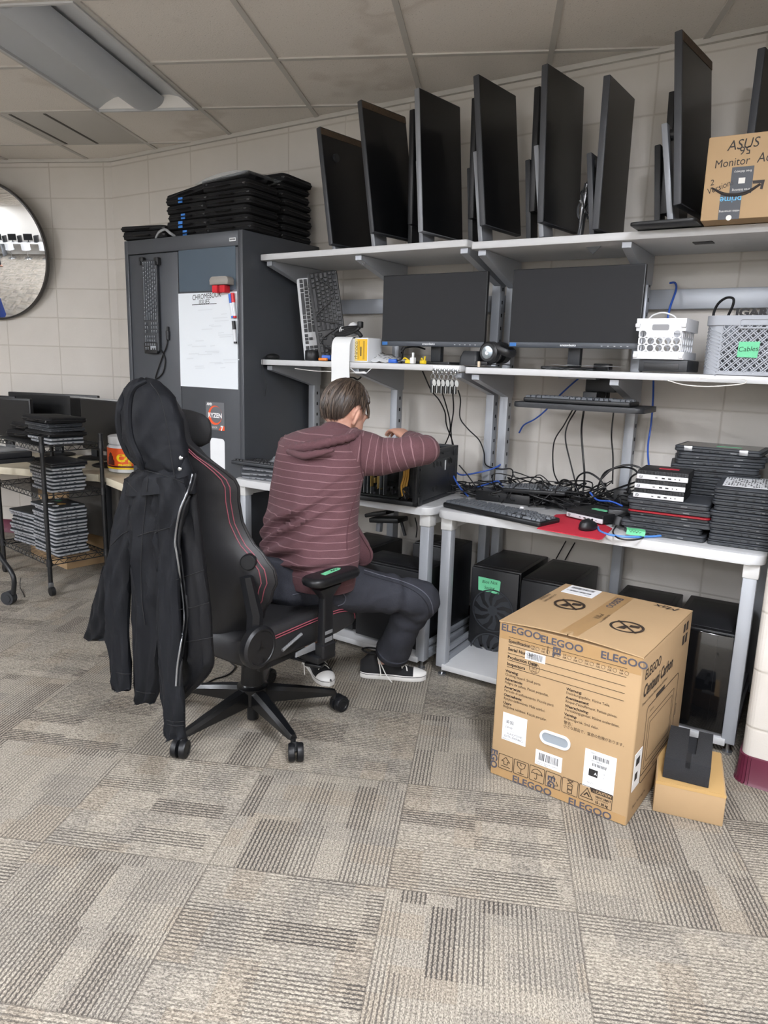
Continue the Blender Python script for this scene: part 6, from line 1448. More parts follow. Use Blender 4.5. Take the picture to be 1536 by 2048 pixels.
q = at_z(30, 915, .70); o = thing('bagged_laptop', 'dark laptop in a clear bag with small red lights at the left edge', 'laptop', M=TR((E0.x-.20, E0.y-.10, E0.z+.0125), -.05))
mb = MB(); mb.prism(rrect(-.18, -.10, .18, .10, .02), .03, bev=.004); mb.build('laptop_body', LAPK, o)
mb = MB(); random.seed(3); mb.loft([[(-.2+.4*i/8, -.115+.23*j/6, .032+.012*random.random()) for i in range(9)] for j in range(7)], closed=False); mb.build('bag_film', CLEAR, o, sharp=15)
for x in (-.02, .05): mb = MB(); mb.box((x, -.085, .046), (.03, .012, .004), .001); mb.build('red_light', mat('red_led_plastic', 'd8384a', .3, emit=.6), o)
# brown boxes on the floor behind the carts
for (x0, y0, w_, d_, h_, rz, lab) in ((-4.72, 2.40, .52, .36, .32, -.12, 'brown carton with a dark delivery tape square under the carts'), (-4.62, 2.42, .36, .3, .28, -.05, 'second brown carton stacked on the one with the dark tape')):
    up_ = h_ if False else 0
    o = thing('cardboard_carton', lab, 'carton', (x0, y0+.32, .0 if 'under' in lab else .322), rz)
    mb = MB(); mb.b2((0, 0, 0), (w_, d_, h_), .004); mb.build('box_body', KRAFT, o)
    if 'under' in lab:
        mb = MB(); mb.b2((w_-.16, -.001, .06), (w_-.05, .001, .20)); t_ = mb.build('tape', DKTAPE, o); mb = MB(); mb.text('prime', .03, axes((w_-.105, -.0016, .13), (1, 0, 0), (0, 0, 1)), 'CENTER'); mb.build('tape_word', BLUEINK, t_)
cable('thin_cord', 'thin black cord trailing from the cart onto the carpet', [at_z(42, 1155, .06), at_z(40, 1165, .03), at_z(41, 1176, .012), at_z(46, 1186, .004), at_z(49, 1194, .003)], .002, CAB_BLK)
# ------------------------------------------------------------------ round convex mirror on the left wall
mu = -.918; mz = 2.072; mr = .472
cc = Vector((*CORNER, 0))+DL*mu; F = axes(cc-NL*.001+Vector((0, 0, mz)), DL, (0, 0, 1), -NL)
TLT = math.radians(10); F = axes(cc-NL*(.008+mr*math.sin(TLT))+Vector((0, 0, mz)), DL, Vector((-NL.x*math.sin(TLT), -NL.y*math.sin(TLT), math.cos(TLT))))
mir = thing('convex_mirror', 'large round convex mirror with a dark rim on the left block wall', 'mirror', M=F)
MIRM = mat('mirror_silver', 'e8eaec', .015, 1.); 
mb = MB(); R_ = 3.0; prof = []
for k in range(15):
    r = (mr-.012)*(1-k/14.); prof.append((max(r, .001), .022+math.sqrt(R_*R_-r*r)-math.sqrt(R_*R_-(mr-.012)**2)))
mb.lathe(prof, None, 72, caps=False); mb.build('mirror_dome', MIRM, mir, sharp=80)
mb = MB(); mb.lathe([(mr-.02, .0), (mr+.002, .0), (mr+.004, .018), (mr, .030), (mr-.010, .032), (mr-.014, .022)], None, 72, caps=False); mb.build('rim', mat('mirror_rim', '3c3a38', .35, .3), mir)
# ------------------------------------------------------------------ far side of the room (seen only in the mirror)
fd = thing('far_table', 'long white table with monitors along the far wall, seen in the mirror', 'table', M=TR(grid(-8.2, VF+.42), GA))
mb = MB(); mb.b2((-3.0, -.35, .70), (3.0, .35, .735), .006); mb.build('tabletop', WHT, fd)
for x in (-2.8, 0, 2.8):
    mb = MB(); mb.b2((x-.03, -.3, 0), (x+.03, .3, .70), .004); mb.build('leg', STEEL, fd)
for k in range(6):
    u = -10.6+k*1.05
    o = thing('monitor', f'monitor on the far table, {ORD[k]} along it, seen in the mirror', 'monitor', M=TR(grid(u, VF+.36, .7365), GA+PI), group='monitors on the far table')
    mb = MB(); mb.b2((-.28, -.02, .1), (.28, .02, .45), .004); mb.b2((-.03, .0, .01), (.03, .03, .2)); mb.b2((-.11, -.08, 0), (.11, .09, .012), .003); mb.build('casing', MON, o)
    mb = MB(); mb.b2((-.27, -.0212, .115), (.27, -.0195, .44)); mb.build('screen', SCR, o)
    if k < 5:
        o = thing('computer_tower', f'black tower on the far table, {ORD[k]} along it, seen in the mirror', 'computer tower', M=TR(grid(u+.5, VF+.36, .7365), GA+PI), group='towers on the far table'); mb = MB(); mb.b2((-.09, -.18, 0), (.09, .18, .36), .004); mb.build('case_body', TWR, o)
    o = thing('tub_chair', f'white tub chair before the far table, {ORD[k]} along it, seen in the mirror', 'chair', M=TR(grid(u, VF+1.02, 0), GA+PI), group='white chairs at the far table')
    mb = MB(); mb.loft([[(x*s, y*s+dy, z) for x, y in rrect(-.25, -.22, .25, .22, .1, 5)] for s, dy, z in ((.5, 0, .42), (.9, 0, .44), (1, 0, .47), (.9, .0, .475))]); mb.loft([[(.27*math.cos(t), .25*math.sin(t), z) for t in [PI*(1.0+k_/10) for k_ in range(11)]] for z in (.45, .6, .78)], closed=False); mb.build('shell', WHT, o)
    mb = MB(); mb.cyl((0, 0, .05), (0, 0, .43), .025, 12); mb.lathe([(.24, 0), (.22, .03), (.03, .05)], None, 20); mb.build('pedestal', CHR, o)

structure(MB().box((0, 0, CEIL/2), (.22, .35, CEIL), M=TR(grid(-4.55, VF+.18), GA)).build('wall_column', mat('white_wall_paint', 'e4e0d8', .7)))
def small_sitter(loc, rz):
    o = thing('person', 'person in dark clothes sitting on a red chair, seen small in the round mirror', 'person', M=TR(loc, rz))
    def rm(mb, m, nm):
        t = mb.build(nm+'_raw', m); md = t.modifiers.new('r', 'REMESH'); md.mode = 'VOXEL'; md.voxel_size = .014; sm = t.modifiers.new('s', 'SMOOTH'); sm.iterations = 4
        me = bpy.data.meshes.new_from_object(t.evaluated_get(bpy.context.evaluated_depsgraph_get())); od = t.data; bpy.data.objects.remove(t); bpy.data.meshes.remove(od)
        me.polygons.foreach_set('use_smooth', [True]*len(me.polygons)); b = bpy.data.objects.new(nm, me); COL.objects.link(b); b.parent = o; return b
    SK = mat('skin_far', 'c99a86', .5)
    mb = MB(); mb.ball((0, .06, 1.20), (.075, .095, .115)); mb.tube([(0, .0, 1.0), (0, .03, 1.12)], .052, 12); mb.tube([(0, -.02, .5), (0, -.04, .8), (0, 0, 1.02)], [.12, .13, .09], 14, 3)
    for s in (-1, 1):
        mb.tube([(s*.17, 0, 1.0), (s*.22, .10, .76), (s*.10, .33, .72)], [.045, .038, .028], 10, 3); mb.ball((s*.08, .38, .72), (.035, .05, .022)); mb.tube([(s*.09, 0, .52), (s*.13, .42, .52), (s*.13, .42, .08)], [.08, .06, .04], 12, 3); mb.ball((s*.13, .48, .045), (.045, .13, .045))
    rm(mb, SK, 'body')
    mb = MB(); mb.tube([(0, -.02, .46), (0, -.05, .8), (0, -.01, 1.04), (0, .01, 1.10)], [.17, .18, .15, .07], 18, 4)
    for s in (-1, 1): mb.tube([(s*.10, 0, 1.0), (s*.19, 0, .98), (s*.23, .10, .76), (s*.12, .30, .72)], [.07, .07, .058, .045], 12, 4)
    rm(mb, mat('dark_sweater', '1b1d22', .9), 'sweater')
    mb = MB()
    for s in (-1, 1): mb.tube([(s*.08, -.05, .50), (s*.12, .2, .52), (s*.13, .42, .52), (s*.13, .43, .3), (s*.13, .42, .08)], [.11, .09, .075, .065, .06], 14, 4)
    rm(mb, mat('dark_trousers', '22242a', .9), 'trousers')
    mb = MB(); mb.ball((0, .035, 1.235), (.085, .10, .105)); mb.build('hair', mat('fair_hair', '6b4d35', .6), o)
    c = thing('side_chair', 'red chair under the person seen in the round mirror', 'chair', M=TR(loc, rz)); R = mat('red_chair_plastic', 'b3202a', .45)
    mb = MB(); mb.b2((-.22, -.22, .37), (.22, .22, .395), .01); mb.build('seat', R, c)
    mb = MB(); mb.b2((-.21, -.27, .5), (.21, -.24, .85), .01); mb.build('backrest', R, c)
    for x in (-.19, .19):
        for y in (-.2, .2): mb = MB(); mb.tube([(x, y, .37), (x*1.08, y*1.1, 0)], .011, 8); mb.build('leg', CHR, c)
small_sitter(grid(-7.9, -1.6), GA-1.2)
bl = thing('rolling_bin', 'blue open bin on the floor, seen at the bottom of the round mirror', 'bin', M=TR(grid(-5.7, 2.6), GA)); mb = MB(); mb.loft([[(x*s, y*s, z) for x, y in rrect(-.3, -.22, .3, .22, .05, 4)] for s, z in ((.85, 0), (1, .38), (1.03, .40), (.97, .39), (.83, .02))]); mb.build('shell', mat('blue_bin_plastic', '1f3f8f', .45), bl)
for k in range(3):
    random.seed(40+k); o = thing('plastic_bag', ('clear bag of parts lying in the blue bin', 'second clear bag heaped in the blue bin', 'third clear bag hanging over the edge of the blue bin')[k]+', seen in the mirror', 'bag', M=bl.matrix_world @ TR((-.14+.14*k, .02*k, .30), .4*k)) if False else thing('plastic_bag', ('clear bag of parts in the blue bin, seen in the mirror', 'second clear bag heaped in the blue bin', 'third clear bag at the edge of the blue bin')[k], 'bag', M=TR(grid(-5.7, 2.6), GA) @ TR((-.14+.14*k, .02*k, .26), .4*k))
    mb = MB(); mb.loft([[(r*math.cos(t)*random.uniform(.8, 1.1), r*math.sin(t)*random.uniform(.8, 1.1), z) for t in [2*PI*j/10 for j in range(10)]] for r, z in ((.06, 0), (.13, .05), (.12, .12), (.06, .19), (.02, .22))]); mb.build('film', mat('grey_film', '8e9095', .15, alpha=.62), o, sharp=20)
# ================================================================== GAMING CHAIR
LEA = mat('black_leatherette', '1b1b1e', .40, noise=.06, nscale=30, bump=.12, bscale=700)
LEA2 = mat('dark_grey_leatherette', '29292b', .46, spec=.4, noise=.05, nscale=20, bump=.12, bscale=700)
STI = mat('dusty_red_stitching', '8d4652', .6); PLA = mat('chair_black_plastic', '141518', .42, spec=.4); PLB = mat('chair_satin_black', '101113', .28)
CC = Vector((-1.838, 1.905, 0)); CT_ = math.radians(88)
ch = thing('gaming_chair', 'black high-backed gaming chair with red stitching, a dark jacket over its back', 'chair', CC, CT_)
CHM = TR(CC, CT_)
# base: five arms with twin-wheel casters (angles measured from the caster positions)
for k in range(5):
    a = math.radians(-92.8+72*k)-CT_; d = Vector((math.cos(a), math.sin(a), 0)); p = Vector((-d.y, d.x, 0))
    mb = MB(); rings = []
    for t_, w_, z0, z1 in ((.03, .030, .085, .150), (.12, .027, .082, .135), (.24, .021, .078, .112), (.315, .017, .074, .096), (.328, .013, .074, .092)):
        c = d*t_; rings.append([c+p*(-w_)+Vector((0, 0, z0)), c+p*w_+Vector((0, 0, z0)), c+p*w_+Vector((0, 0, z1-.012)), c+p*(w_*.55)+Vector((0, 0, z1)), c-p*(w_*.55)+Vector((0, 0, z1)), c-p*w_+Vector((0, 0, z1-.012))])
    mb.loft(rings); mb.build('base_arm', PLB, ch)
    w0 = d*.345; mb = MB(); mb.cyl(w0+Vector((-.0, 0, .055))-d*.02, w0+Vector((0, 0, .080))-d*.02, .010, 12); wd = (p*.9+d*.45*(1 if k % 2 else -1)).normalized()
    mb.tube([w0+Vector((0, 0, .058))-d*.02, w0+Vector((0, 0, .034))], .016, 10); cs = mb.build('caster_hood', PLA, ch)
    for s in (-1, 1):
        mb = MB(); c = w0+wd*(.017*s)+Vector((0, 0, .0335)); T = frame(wd*s).to_4x4(); T.translation = c
        mb.lathe([(.028, -.013), (.033, -.011), (.0335, .002), (.030, .009), (.018, .0105), (.016, .0085), (.004, .0085)], T, 28); mb.build('wheel', PLA, cs)
mb = MB(); mb.lathe([(.040, .072), (.058, .085), (.060, .150), (.048, .158), (.046, .162)], None, 32); mb.build('base_hub', PLB, ch)
mb = MB(); mb.lathe([(.022, .012), (.0225, .015), (.0225, .075)], None, 24); mb.build('gas_cylinder', PLA, ch)
mb = MB(); mb.lathe([(.045, .158), (.046, .165), (.040, .26), (.036, .262), (.036, .30)], None, 28); mb.build('column_cover', PLA, ch)
mb = MB(); mb.b2((-.13, -.09, .285), (.12, .09, .325), .012); mb.b2((-.02, -.13, .292), (.05, .13, .315), .006); mb.build('tilt_mechanism', PLA, ch)
mb = MB(); mb.tube([(.02, -.10, .300), (.03, -.20, .302), (.04, -.25, .298)], .007, 8, 4); mb.prism(rrect(-.02, -.05, .02, .02, .01), .012, TR((.04, -.26, .290), .3), bev=.003); mb.build('lever', PLA, ch)
# seat
def seat_ring(y0, y1, z0, z1, x): pass
mb = MB(); rings = []
NX = 15
for i in range(NX):
    t_ = i/(NX-1); x = -.235+.595*t_; rd = min(1, (1-abs(2*t_-1))*5.0)**.5
    w_ = .245*(.90+.10*rd) ; top = .455+.010*math.sin(PI*t_)-(.03 if t_ > .9 else 0)*(t_-.9)*10; zb = .335
    zc = (top+zb)/2+(.005 if t_ > .8 else 0); hh = (top-zb)/2*(.55+.45*rd); r = []
    for k in range(28):
        a = 2*PI*k/28; c_, s_ = math.cos(a), math.sin(a); e = .35
        yy = w_*math.copysign(abs(c_)**e, c_); zz = hh*math.copysign(abs(s_)**.55, s_)
        bol = .040*max(0, (abs(yy)/w_-.55)/.45)**1.2 if zz > 0 else 0
        r.append((x, yy, zc+zz+bol))
    rings.append(r)
mb.loft(rings); seat = mb.build('seat_cushion', LEA2, ch, sharp=60)
for z, off_ in ((.452, .002), (.443, .004)):
    for s in (-1, 1):
        mb = MB(); mb.tube([(-.20, s*.247, z-.005), (-.1, s*.249, z), (.1, s*.250, z+.004), (.22, s*.249, z), (.305, s*.244, z-.025), (.330, s*.236, z-.06)], .0022, 6, 5); mb.build('stitching', STI, seat)
# backrest
TB = math.tan(math.radians(13.5)); B0 = .225
ZW = [(.44, .15), (.48, .175), (.53, .208), (.61, .265), (.67, .300), (.71, .298), (.75, .262), (.80, .212), (.86, .190), (.92, .192), (.98, .205), (1.03, .185), (1.08, .135), (1.13, .105), (1.20, .10), (1.25, .085), (1.272, .05)]
def wz(z):
    for (a, wa), (b, wb) in zip(ZW, ZW[1:]):
        if a <= z <= b: f = (z-a)/(b-a); f = f*f*(3-2*f); return wa+(wb-wa)*f
    return ZW[-1][1]
def back_pt(s, z, layer):
    w_ = wz(z); curl = .095*(1 if z < 1.0 else max(0, 1-(z-1.0)/.12)); th = .075*(.6+.4*min(1, (1.275-z)/.1)) if z > 1.17 else .075
    x = -(B0+TB*(z-.45)) + curl*abs(s)**2.2
    edge = (1-abs(s)**6)
    return Vector((x + (th*edge if layer else 0) - (0 if layer else .012*edge), s*w_, z))
mb = MB(); rings = []
ZS = [.44+.832*i/34 for i in range(35)]
SS = [-1+2*k/18 for k in range(19)]
for z in ZS: rings.append([back_pt(s, z, 0) for s in SS]+[back_pt(s, z, 1) for s in SS[::-1][1:-1]])
mb.loft(rings); 
for f in mb.bm.faces:
    c = f.calc_center_median(); f.material_index = 0
back = mb.build('backrest', LEA2, ch, sharp=60)
for s_ in (-1, 1):
    mb = MB(); mb.tube([back_pt(s_*1.0, z, 0)+Vector((.004, 0, 0)) for z in ZS[1:-1]], .0055, 8); mb.build('piping', LEA, back)
    for q, r_ in ((.93, .0018), (.88, .0018)):
        mb = MB(); mb.tube([back_pt(s_*q, z, 0)+Vector((-.0012, 0, 0)) for z in ZS[1:-1]], r_, 6); mb.build('stitching', STI, back)
mb = MB(); rg = []
for i in range(9):
    a = PI*i/8; rg.append([Vector((-(B0+TB*.72)+.085-.035*math.cos(2*PI*k/20)*math.sin(a)*1.1, .155*-math.cos(a)*.95, 1.155+.062*math.sin(2*PI*k/20)*math.sin(a)**.5)) for k in range(20)])
mb.loft(rg[0:1]+rg[1:], True); mb.build('head_pillow', mat('black_velour', '151517', .85), ch, sharp=80)
# side hinge discs, links, lever, knob
for s in (-1, 1):
    y0 = s*.262
    F = axes((-.245, y0+s*.024, .455), (1, 0, 0), (0, 0, 1) if s < 0 else (0, 0, 1), (0, s, 0)); 
    mb = MB(); mb.lathe([(.070, -.022), (.072, -.018), (.072, .004), (.064, .012), (.058, .012), (.056, .009), (.004, .009)], F, 40); hc = mb.build('hinge_cover', PLA, ch)
    mb = MB()
    for k in range(3): a = PI/2+2*PI*k/3; mb.poly([(.006*math.cos(a+1.6), .006*math.sin(a+1.6)), (.028*math.cos(a), .028*math.sin(a)), (.006*math.cos(a-1.6), .006*math.sin(a-1.6))], F @ Matrix.Translation((0, 0, .0096)))
    mb.poly(disc(.006, 12, (.012, -.045)), F @ Matrix.Translation((0, 0, .0126))); mb.build('emblem', PLB, hc)
    mb = MB(); P = [Vector((-.245, y0+s*.0, .42)), Vector((-.235, y0, .56)), Vector((-.255, y0-s*.02, .69))]
    mb.loft([[p+Vector((dx, s*dy, 0)) for dx, dy in ((-w_, -.012), (w_, -.012), (w_*.8, .008), (0, .016), (-w_*.8, .008))] for p, w_ in zip((P[0], P[1], P[2]), (.030, .030, .022))]); mb.build('side_link', PLA, ch)
    mb = MB(); mb.loft([[Vector((-.20+.30*t_, y0-s*(.02+.05*t_), z_)) for z_ in (.40-.08*t_, .34-.03*t_)]+[Vector((-.20+.30*t_, y0-s*(.035+.05*t_), z_)) for z_ in (.34-.03*t_, .40-.08*t_)] for t_ in (0, .3, .6, 1)]); mb.build('side_plate', PLA, ch)
kp = back_pt(-.84, .735, 0); mb = MB(); T = axes(kp+Vector((-.002, -.004, 0)), (0, 0, 1), (0, 1, 0), Vector((-.85, -.5, 0))); mb.lathe([(.026, -.02), (.026, .012), (.023, .016), (.003, .016)], T, 28); mb.build('lumbar_knob', PLA, ch)
mb = MB(); mb.prism([(-.0, 0), (.11, -.004), (.10, .024), (.004, .016)], .008, axes((-.08, -.29, .368), (1, 0, 0), (0, 0, 1)), bev=.002); mb.build('recline_lever', mat('lever_grey', '85878a', .4, .3), ch)
mb = MB(); mb.tube([(-.12, -.27, .40), (-.02, -.268, .43)], .006, 8); mb.build('seat_rail', mat('lever_grey', '85878a', .4, .3), ch)
# armrests
for s in (-1, 1):
    y0 = s*.315; ax_ = .055
    mb = MB(); mb.loft([[(x, y0+yy, z) for x, yy in rrect(ax_-w_, -d_, ax_+w_, d_, .008, 3)] for z, w_, d_ in ((.338, .034, .020), (.36, .036, .022), (.385, .036, .022), (.39, .029, .017), (.56, .026, .016), (.585, .045, .022), (.600, .06, .026))]); post = mb.build('armrest_post', PLA, ch)
    mb = MB(); mb.b2((ax_-.022, y0+s*.0165, .397), (ax_+.018, y0+s*.0185, .413)); mb.b2((ax_-.022, y0+s*.0165, .425), (ax_+.018, y0+s*.0185, .438), .001); mb.build('height_plate', mat('lever_grey', '85878a', .4, .3), post)
    mb = MB(); mb.b2((ax_-.008, y0-.004, .598), (ax_+.008, y0+.004, .615)); mb.build('pad_bolt', CHR, post)
    mb = MB(); mb.b2((ax_-.05, -s*.08+y0, .318), (ax_+.05, y0+s*.01, .345), .006); mb.build('armrest_bracket', PLA, post)
    mb = MB(); R_ = rrect(-.135, -.048, .135, .048, .042, 6)
    T = TR((ax_+.03, y0, .612), s*-.03, ry=.03)
    mb.loft([[T @ Vector((x*k, y*k2, z)) for x, y in R_] for z, k, k2 in ((0, .90, .84), (.006, .97, .95), (.016, 1, 1), (.026, .985, .97), (.031, .93, .88), (.0325, .8, .7))]); pad = mb.build('armrest_pad', PLA, ch, sharp=60)
    if s < 0:
        mb = MB(); mb.prism([(-.055, -.012), (.04, -.014), (.062, -.006), (.058, .006), (.03, .012), (-.05, .010)], .0008, T @ TR((.0, .006, .0326), .12)); gt = mb.build('green_tape', GRNTAPE, ch)
        mb = MB(); mb.tube([T @ Vector((x, y, .0342)) for x, y in ((.0, .0), (.01, .012), (.018, .002), (.026, .014), (.034, .004), (.044, .012))], .0008, 5, 4); mb.build('handwriting', INK, gt)
cable('black_cable', 'thin black cord on the carpet behind the gaming chair', [at_z(px, py, .004) for px, py in ((445, 1310), (462, 1325), (470, 1335), (455, 1350), (430, 1358), (410, 1368))], .0035, CAB_BLK)
# ================================================================== JACKET HANGING OVER THE BACKREST
JK = mat('jacket_black_shell', '0d0f14', .7, spec=.22, noise=.15, nscale=14, bump=.12, bscale=60); JKL = mat('jacket_quilted_lining', '0b0c10', .6, spec=.25, bump=.15, bscale=60)
JO = Vector((-1.95, 1.47, 0))
jk = thing('jacket', 'black hooded jacket draped over the back of the gaming chair', 'jacket', JO)
def jcol(rows, seed, ripple=.10, nfold=3, n=40, sub=5, wr=.010):
    """a hanging fold of cloth: rows of (py, px left, px right, y depth, half thickness)"""
    rnd = random.Random(seed); ph = [rnd.uniform(0, 6.28) for _ in range(8)]
    R_ = []
    keys = [(Vector((r[0], r[1], r[2])), Vector((r[3], r[4], 0))) for r in rows]
    A = spl([k[0] for k in keys], sub); B = spl([k[1] for k in keys], sub)
    rings = []
    for i, (a, b) in enumerate(zip(A, B)):
        L, Rr = at_y(a.y, a.x, b.x)-JO, at_y(a.z, a.x, b.x)-JO; c = (L+Rr)/2; hx = (Rr-L)/2; ax = hx.normalized(); w_ = hx.length; wc = c+JO; tn = abs(wc.x/wc.y); bq = min(b.y, .60*w_/tn); w_ = math.sqrt(w_*w_-(bq*tn)**2)
        dep = Vector((-ax.y, ax.x, 0))
        ring = []
        for k in range(n):
            t = 2*PI*k/n; u = math.cos(t)
            g1 = math.sin(nfold*t+ph[0]+i*.03); g2 = math.sin((2*nfold+1)*t+ph[1]-i*.05+.5*math.sin(i*.13)); f = 1+ripple*1.5*(1-2*abs(g1)**.6)*.8+ripple*(1-2*abs(g2)**.7)*.7
            q1 = math.sin(i*.42+3.2*u+ph[2]); q2 = math.sin(i*.31-4.5*u+ph[4]); wrk = wr*((.5-abs(q1)**.5)*(.4+abs(math.sin(i*.09+ph[3])))*1.2+(.5-abs(q2)**.5)*math.sin(i*.07+ph[5])*.9)
            ring.append(c+ax*(w_*u*(1+.02*math.sin(i*.7+ph[6])))+dep*(bq*math.sin(t)*f+wrk*(-1 if math.sin(t) < 0 else .4))+Vector((0, 0, .004*math.sin(3*t+i*.3))))
        rings.append(ring)
    return rings
mb = MB()
mb.loft(jcol([(940, 262, 372, 1.43, .07), (970, 252, 375, 1.43, .075), (1010, 246, 372, 1.425, .075), (1070, 250, 366, 1.42, .07), (1150, 256, 362, 1.42, .065), (1250, 262, 360, 1.42, .06), (1340, 264, 340, 1.42, .05), (1398, 266, 316, 1.42, .04), (1404, 270, 312, 1.42, .036)], 3, .16, 3))
mb.loft(jcol([(955, 300, 378, 1.40, .05), (1010, 305, 380, 1.395, .05), (1080, 306, 362, 1.39, .045), (1160, 310, 362, 1.385, .045), (1250, 312, 364, 1.38, .045), (1340, 316, 366, 1.375, .045), (1420, 324, 372, 1.37, .04), (1470, 328, 374, 1.37, .034), (1476, 331, 372, 1.37, .03)], 8, .14, 3))
body = mb.build('shell_body', JK, jk, sharp=70)
mb = MB(); mb.loft(jcol([(955, 250, 292, 1.42, .045), (1000, 238, 285, 1.41, .05), (1060, 222, 278, 1.405, .055), (1130, 210, 268, 1.40, .055), (1200, 205, 263, 1.395, .05), (1290, 212, 262, 1.39, .046), (1370, 222, 265, 1.39, .04), (1380, 226, 262, 1.39, .036)], 5, .12, 2)); sl_ = mb.build('sleeve', JK, jk, sharp=70)
mb = MB(); mb.loft(jcol([(1130, 206, 232, 1.50, .02), (1180, 192, 232, 1.52, .024), (1230, 180, 232, 1.53, .026), (1272, 168, 228, 1.54, .022), (1280, 172, 222, 1.54, .016)], 11, .1, 2)); mb.build('hem_corner', JK, jk, sharp=70)
# front panel folded open, quilted inside, with the zip along its edge
mb = MB(); mb.loft(jcol([(945, 352, 398, 1.45, .03), (990, 352, 398, 1.45, .035), (1050, 345, 404, 1.45, .04), (1130, 352, 414, 1.45, .04), (1220, 356, 424, 1.45, .04), (1300, 354, 430, 1.45, .04), (1345, 352, 424, 1.45, .035), (1385, 350, 385, 1.44, .025), (1400, 352, 370, 1.44, .018)], 13, .10, 4, wr=.006)); ln = mb.build('quilted_lining', JKL, jk, sharp=70)
for px, py in ((361, 916), (359, 938)):
    q = at_y(px, py, 1.365)-JO; mb = MB(); mb.lathe([(.006, -.002), (.006, .001), (.003, .002), (.002, .0)], axes(q, (1, 0, 0), (0, 0, 1), (-.5, -.85, .1)), 16); mb.build('snap', CHR, jk)
# collar yoke under the hood
mb = MB(); mb.loft(jcol([(915, 330, 376, 1.44, .05), (935, 290, 386, 1.44, .07), (955, 262, 396, 1.435, .072), (985, 252, 398, 1.43, .072)], 17, .08, 3, wr=.004)); mb.build('collar_yoke', JK, jk, sharp=70)
# hood: a bag pulled over the top of the backrest
rows = [(757, 280, 292, 1.46, .012), (763, 262, 318, 1.46, .055), (775, 252, 338, 1.455, .085), (800, 244, 354, 1.45, .105), (835, 240, 366, 1.445, .115), (870, 243, 374, 1.44, .112), (900, 254, 379, 1.435, .10), (925, 268, 379, 1.43, .085), (945, 290, 375, 1.43, .065), (962, 318, 371, 1.43, .045), (968, 335, 368, 1.43, .03)]
mb = MB(); mb.loft(jcol(rows, 21, .05, 3, n=44, wr=.007)); hood = mb.build('hood', JK, jk, sharp=70)
mb = MB(); P = [at_y(px, py, y)-JO for px, py, y in ((292, 762, 1.38), (268, 775, 1.35), (258, 800, 1.345), (256, 840, 1.34), (262, 880, 1.345), (278, 915, 1.355), (285, 938, 1.37))]; mb.tube(P, [.006, .010, .011, .011, .010, .007], 8, 6); mb.build('hood_seam', JK, hood)
mb = MB(); P = [at_y(px, py, y)-JO for px, py, y in ((250, 785, 1.44), (243, 810, 1.41), (241, 840, 1.41), (246, 875, 1.415), (258, 908, 1.42), (272, 928, 1.42))]; mb.tube(P, [.008, .015, .017, .016, .012, .006], 10, 6); mb.build('hood_edge', JK, hood)
# ================================================================== PERSON
SKIN = mat('skin', 'c99a86', .5, noise=.06, nscale=25); SKIN.node_tree.nodes['Principled BSDF'].inputs['Subsurface Weight'].default_value = .08
def hoodie_mat(name, stripes=True, rib=False):
    m = bpy.data.materials.new(name); m.use_nodes = True; t = NT(m); uv = t.sep(t.coord('UV')); ob = t.coord('Object')
    n1 = t.noise(ob, 9, 3); n2 = t.noise(ob, 420, 2)
    base = t.mix(n1, lin('492c31'), lin('57363b'))
    base = t.mix(t.math('MULTIPLY', n2, .22), base, lin('8f6a70'))
    if stripes:
        v = t.math('ADD', uv[1], t.math('MULTIPLY', t.math('SUBTRACT', n1, .5), .012))
        f = t.math('FRACT', t.math('DIVIDE', v, .028)); s = t.math('LESS_THAN', t.math('ABSOLUTE', t.math('SUBTRACT', f, .5)), .055)
        base = t.mix(t.math('MULTIPLY', s, .5), base, lin('9a7a7d'))
    if rib:
        f = t.math('SINE', t.math('MULTIPLY', uv[0], 900.)); base = t.mix(t.math('MULTIPLY_ADD', f, .15, .15), base, lin('4a2a30'))
    t.put(t.b.inputs['Base Color'], base); t.b.inputs['Roughness'].default_value = .9; t.b.inputs['Sheen Weight'].default_value = .04
    t.bump(t.math('ADD', n2, t.math('MULTIPLY', t.noise(ob, 22, 3), 2.)), .35, .004); return m
HOOD = hoodie_mat('maroon_striped_jersey'); HOODP = hoodie_mat('maroon_jersey_plain', False); RIB = hoodie_mat('maroon_ribbing', False, True)
def denim():
    m = bpy.data.materials.new('charcoal_denim'); m.use_nodes = True; t = NT(m); ob = t.coord()
    n1 = t.noise(ob, 6, 3); n2 = t.noise(ob, 500, 2)
    c = t.mix(n1, lin('212329'), lin('34353c')); c = t.mix(t.math('MULTIPLY', n2, .25), c, lin('565862'))
    t.put(t.b.inputs['Base Color'], c); t.b.inputs['Roughness'].default_value = .85; t.b.inputs['Specular IOR Level'].default_value = .25; t.bump(t.math('ADD', n2, t.math('MULTIPLY', t.noise(ob, 30, 3), 1.5)), .35, .004); return m
DEN = denim()
PO = Vector((-1.85, 2.15, 0))
pr = thing('person', 'person in a striped maroon hoodie bent over the open computer, seen from behind', 'person', PO)
def W(px, py, y): return at_y(px, py, y)
neck_b = W(680, 868, 2.33); neck_t = W(688, 848, 2.355); head = W(692, 824, 2.37)
shR = W(712, 900, 2.30); shL = shR+Vector((-.315, .045, -.035)); 
elR = W(834, 903, 2.40); haR = W(800, 880, 2.62); wrR = W(818, 878, 2.58)
elL = Vector((-1.97, 2.60, .93)); wrL = Vector((-1.80, 2.70, 1.035)); haL = Vector((-1.74, 2.72, 1.03))
hipR = Vector((-1.705, 2.09, .545)); hipL = Vector((-1.945, 2.10, .545)); pel = (hipR+hipL)/2
knR = W(838, 1192, 2.44); anR = Vector((-1.655, 2.545, .115))
knL = Vector((-2.03, 2.52, .50)); anL = Vector((-1.99, 2.44, .115))
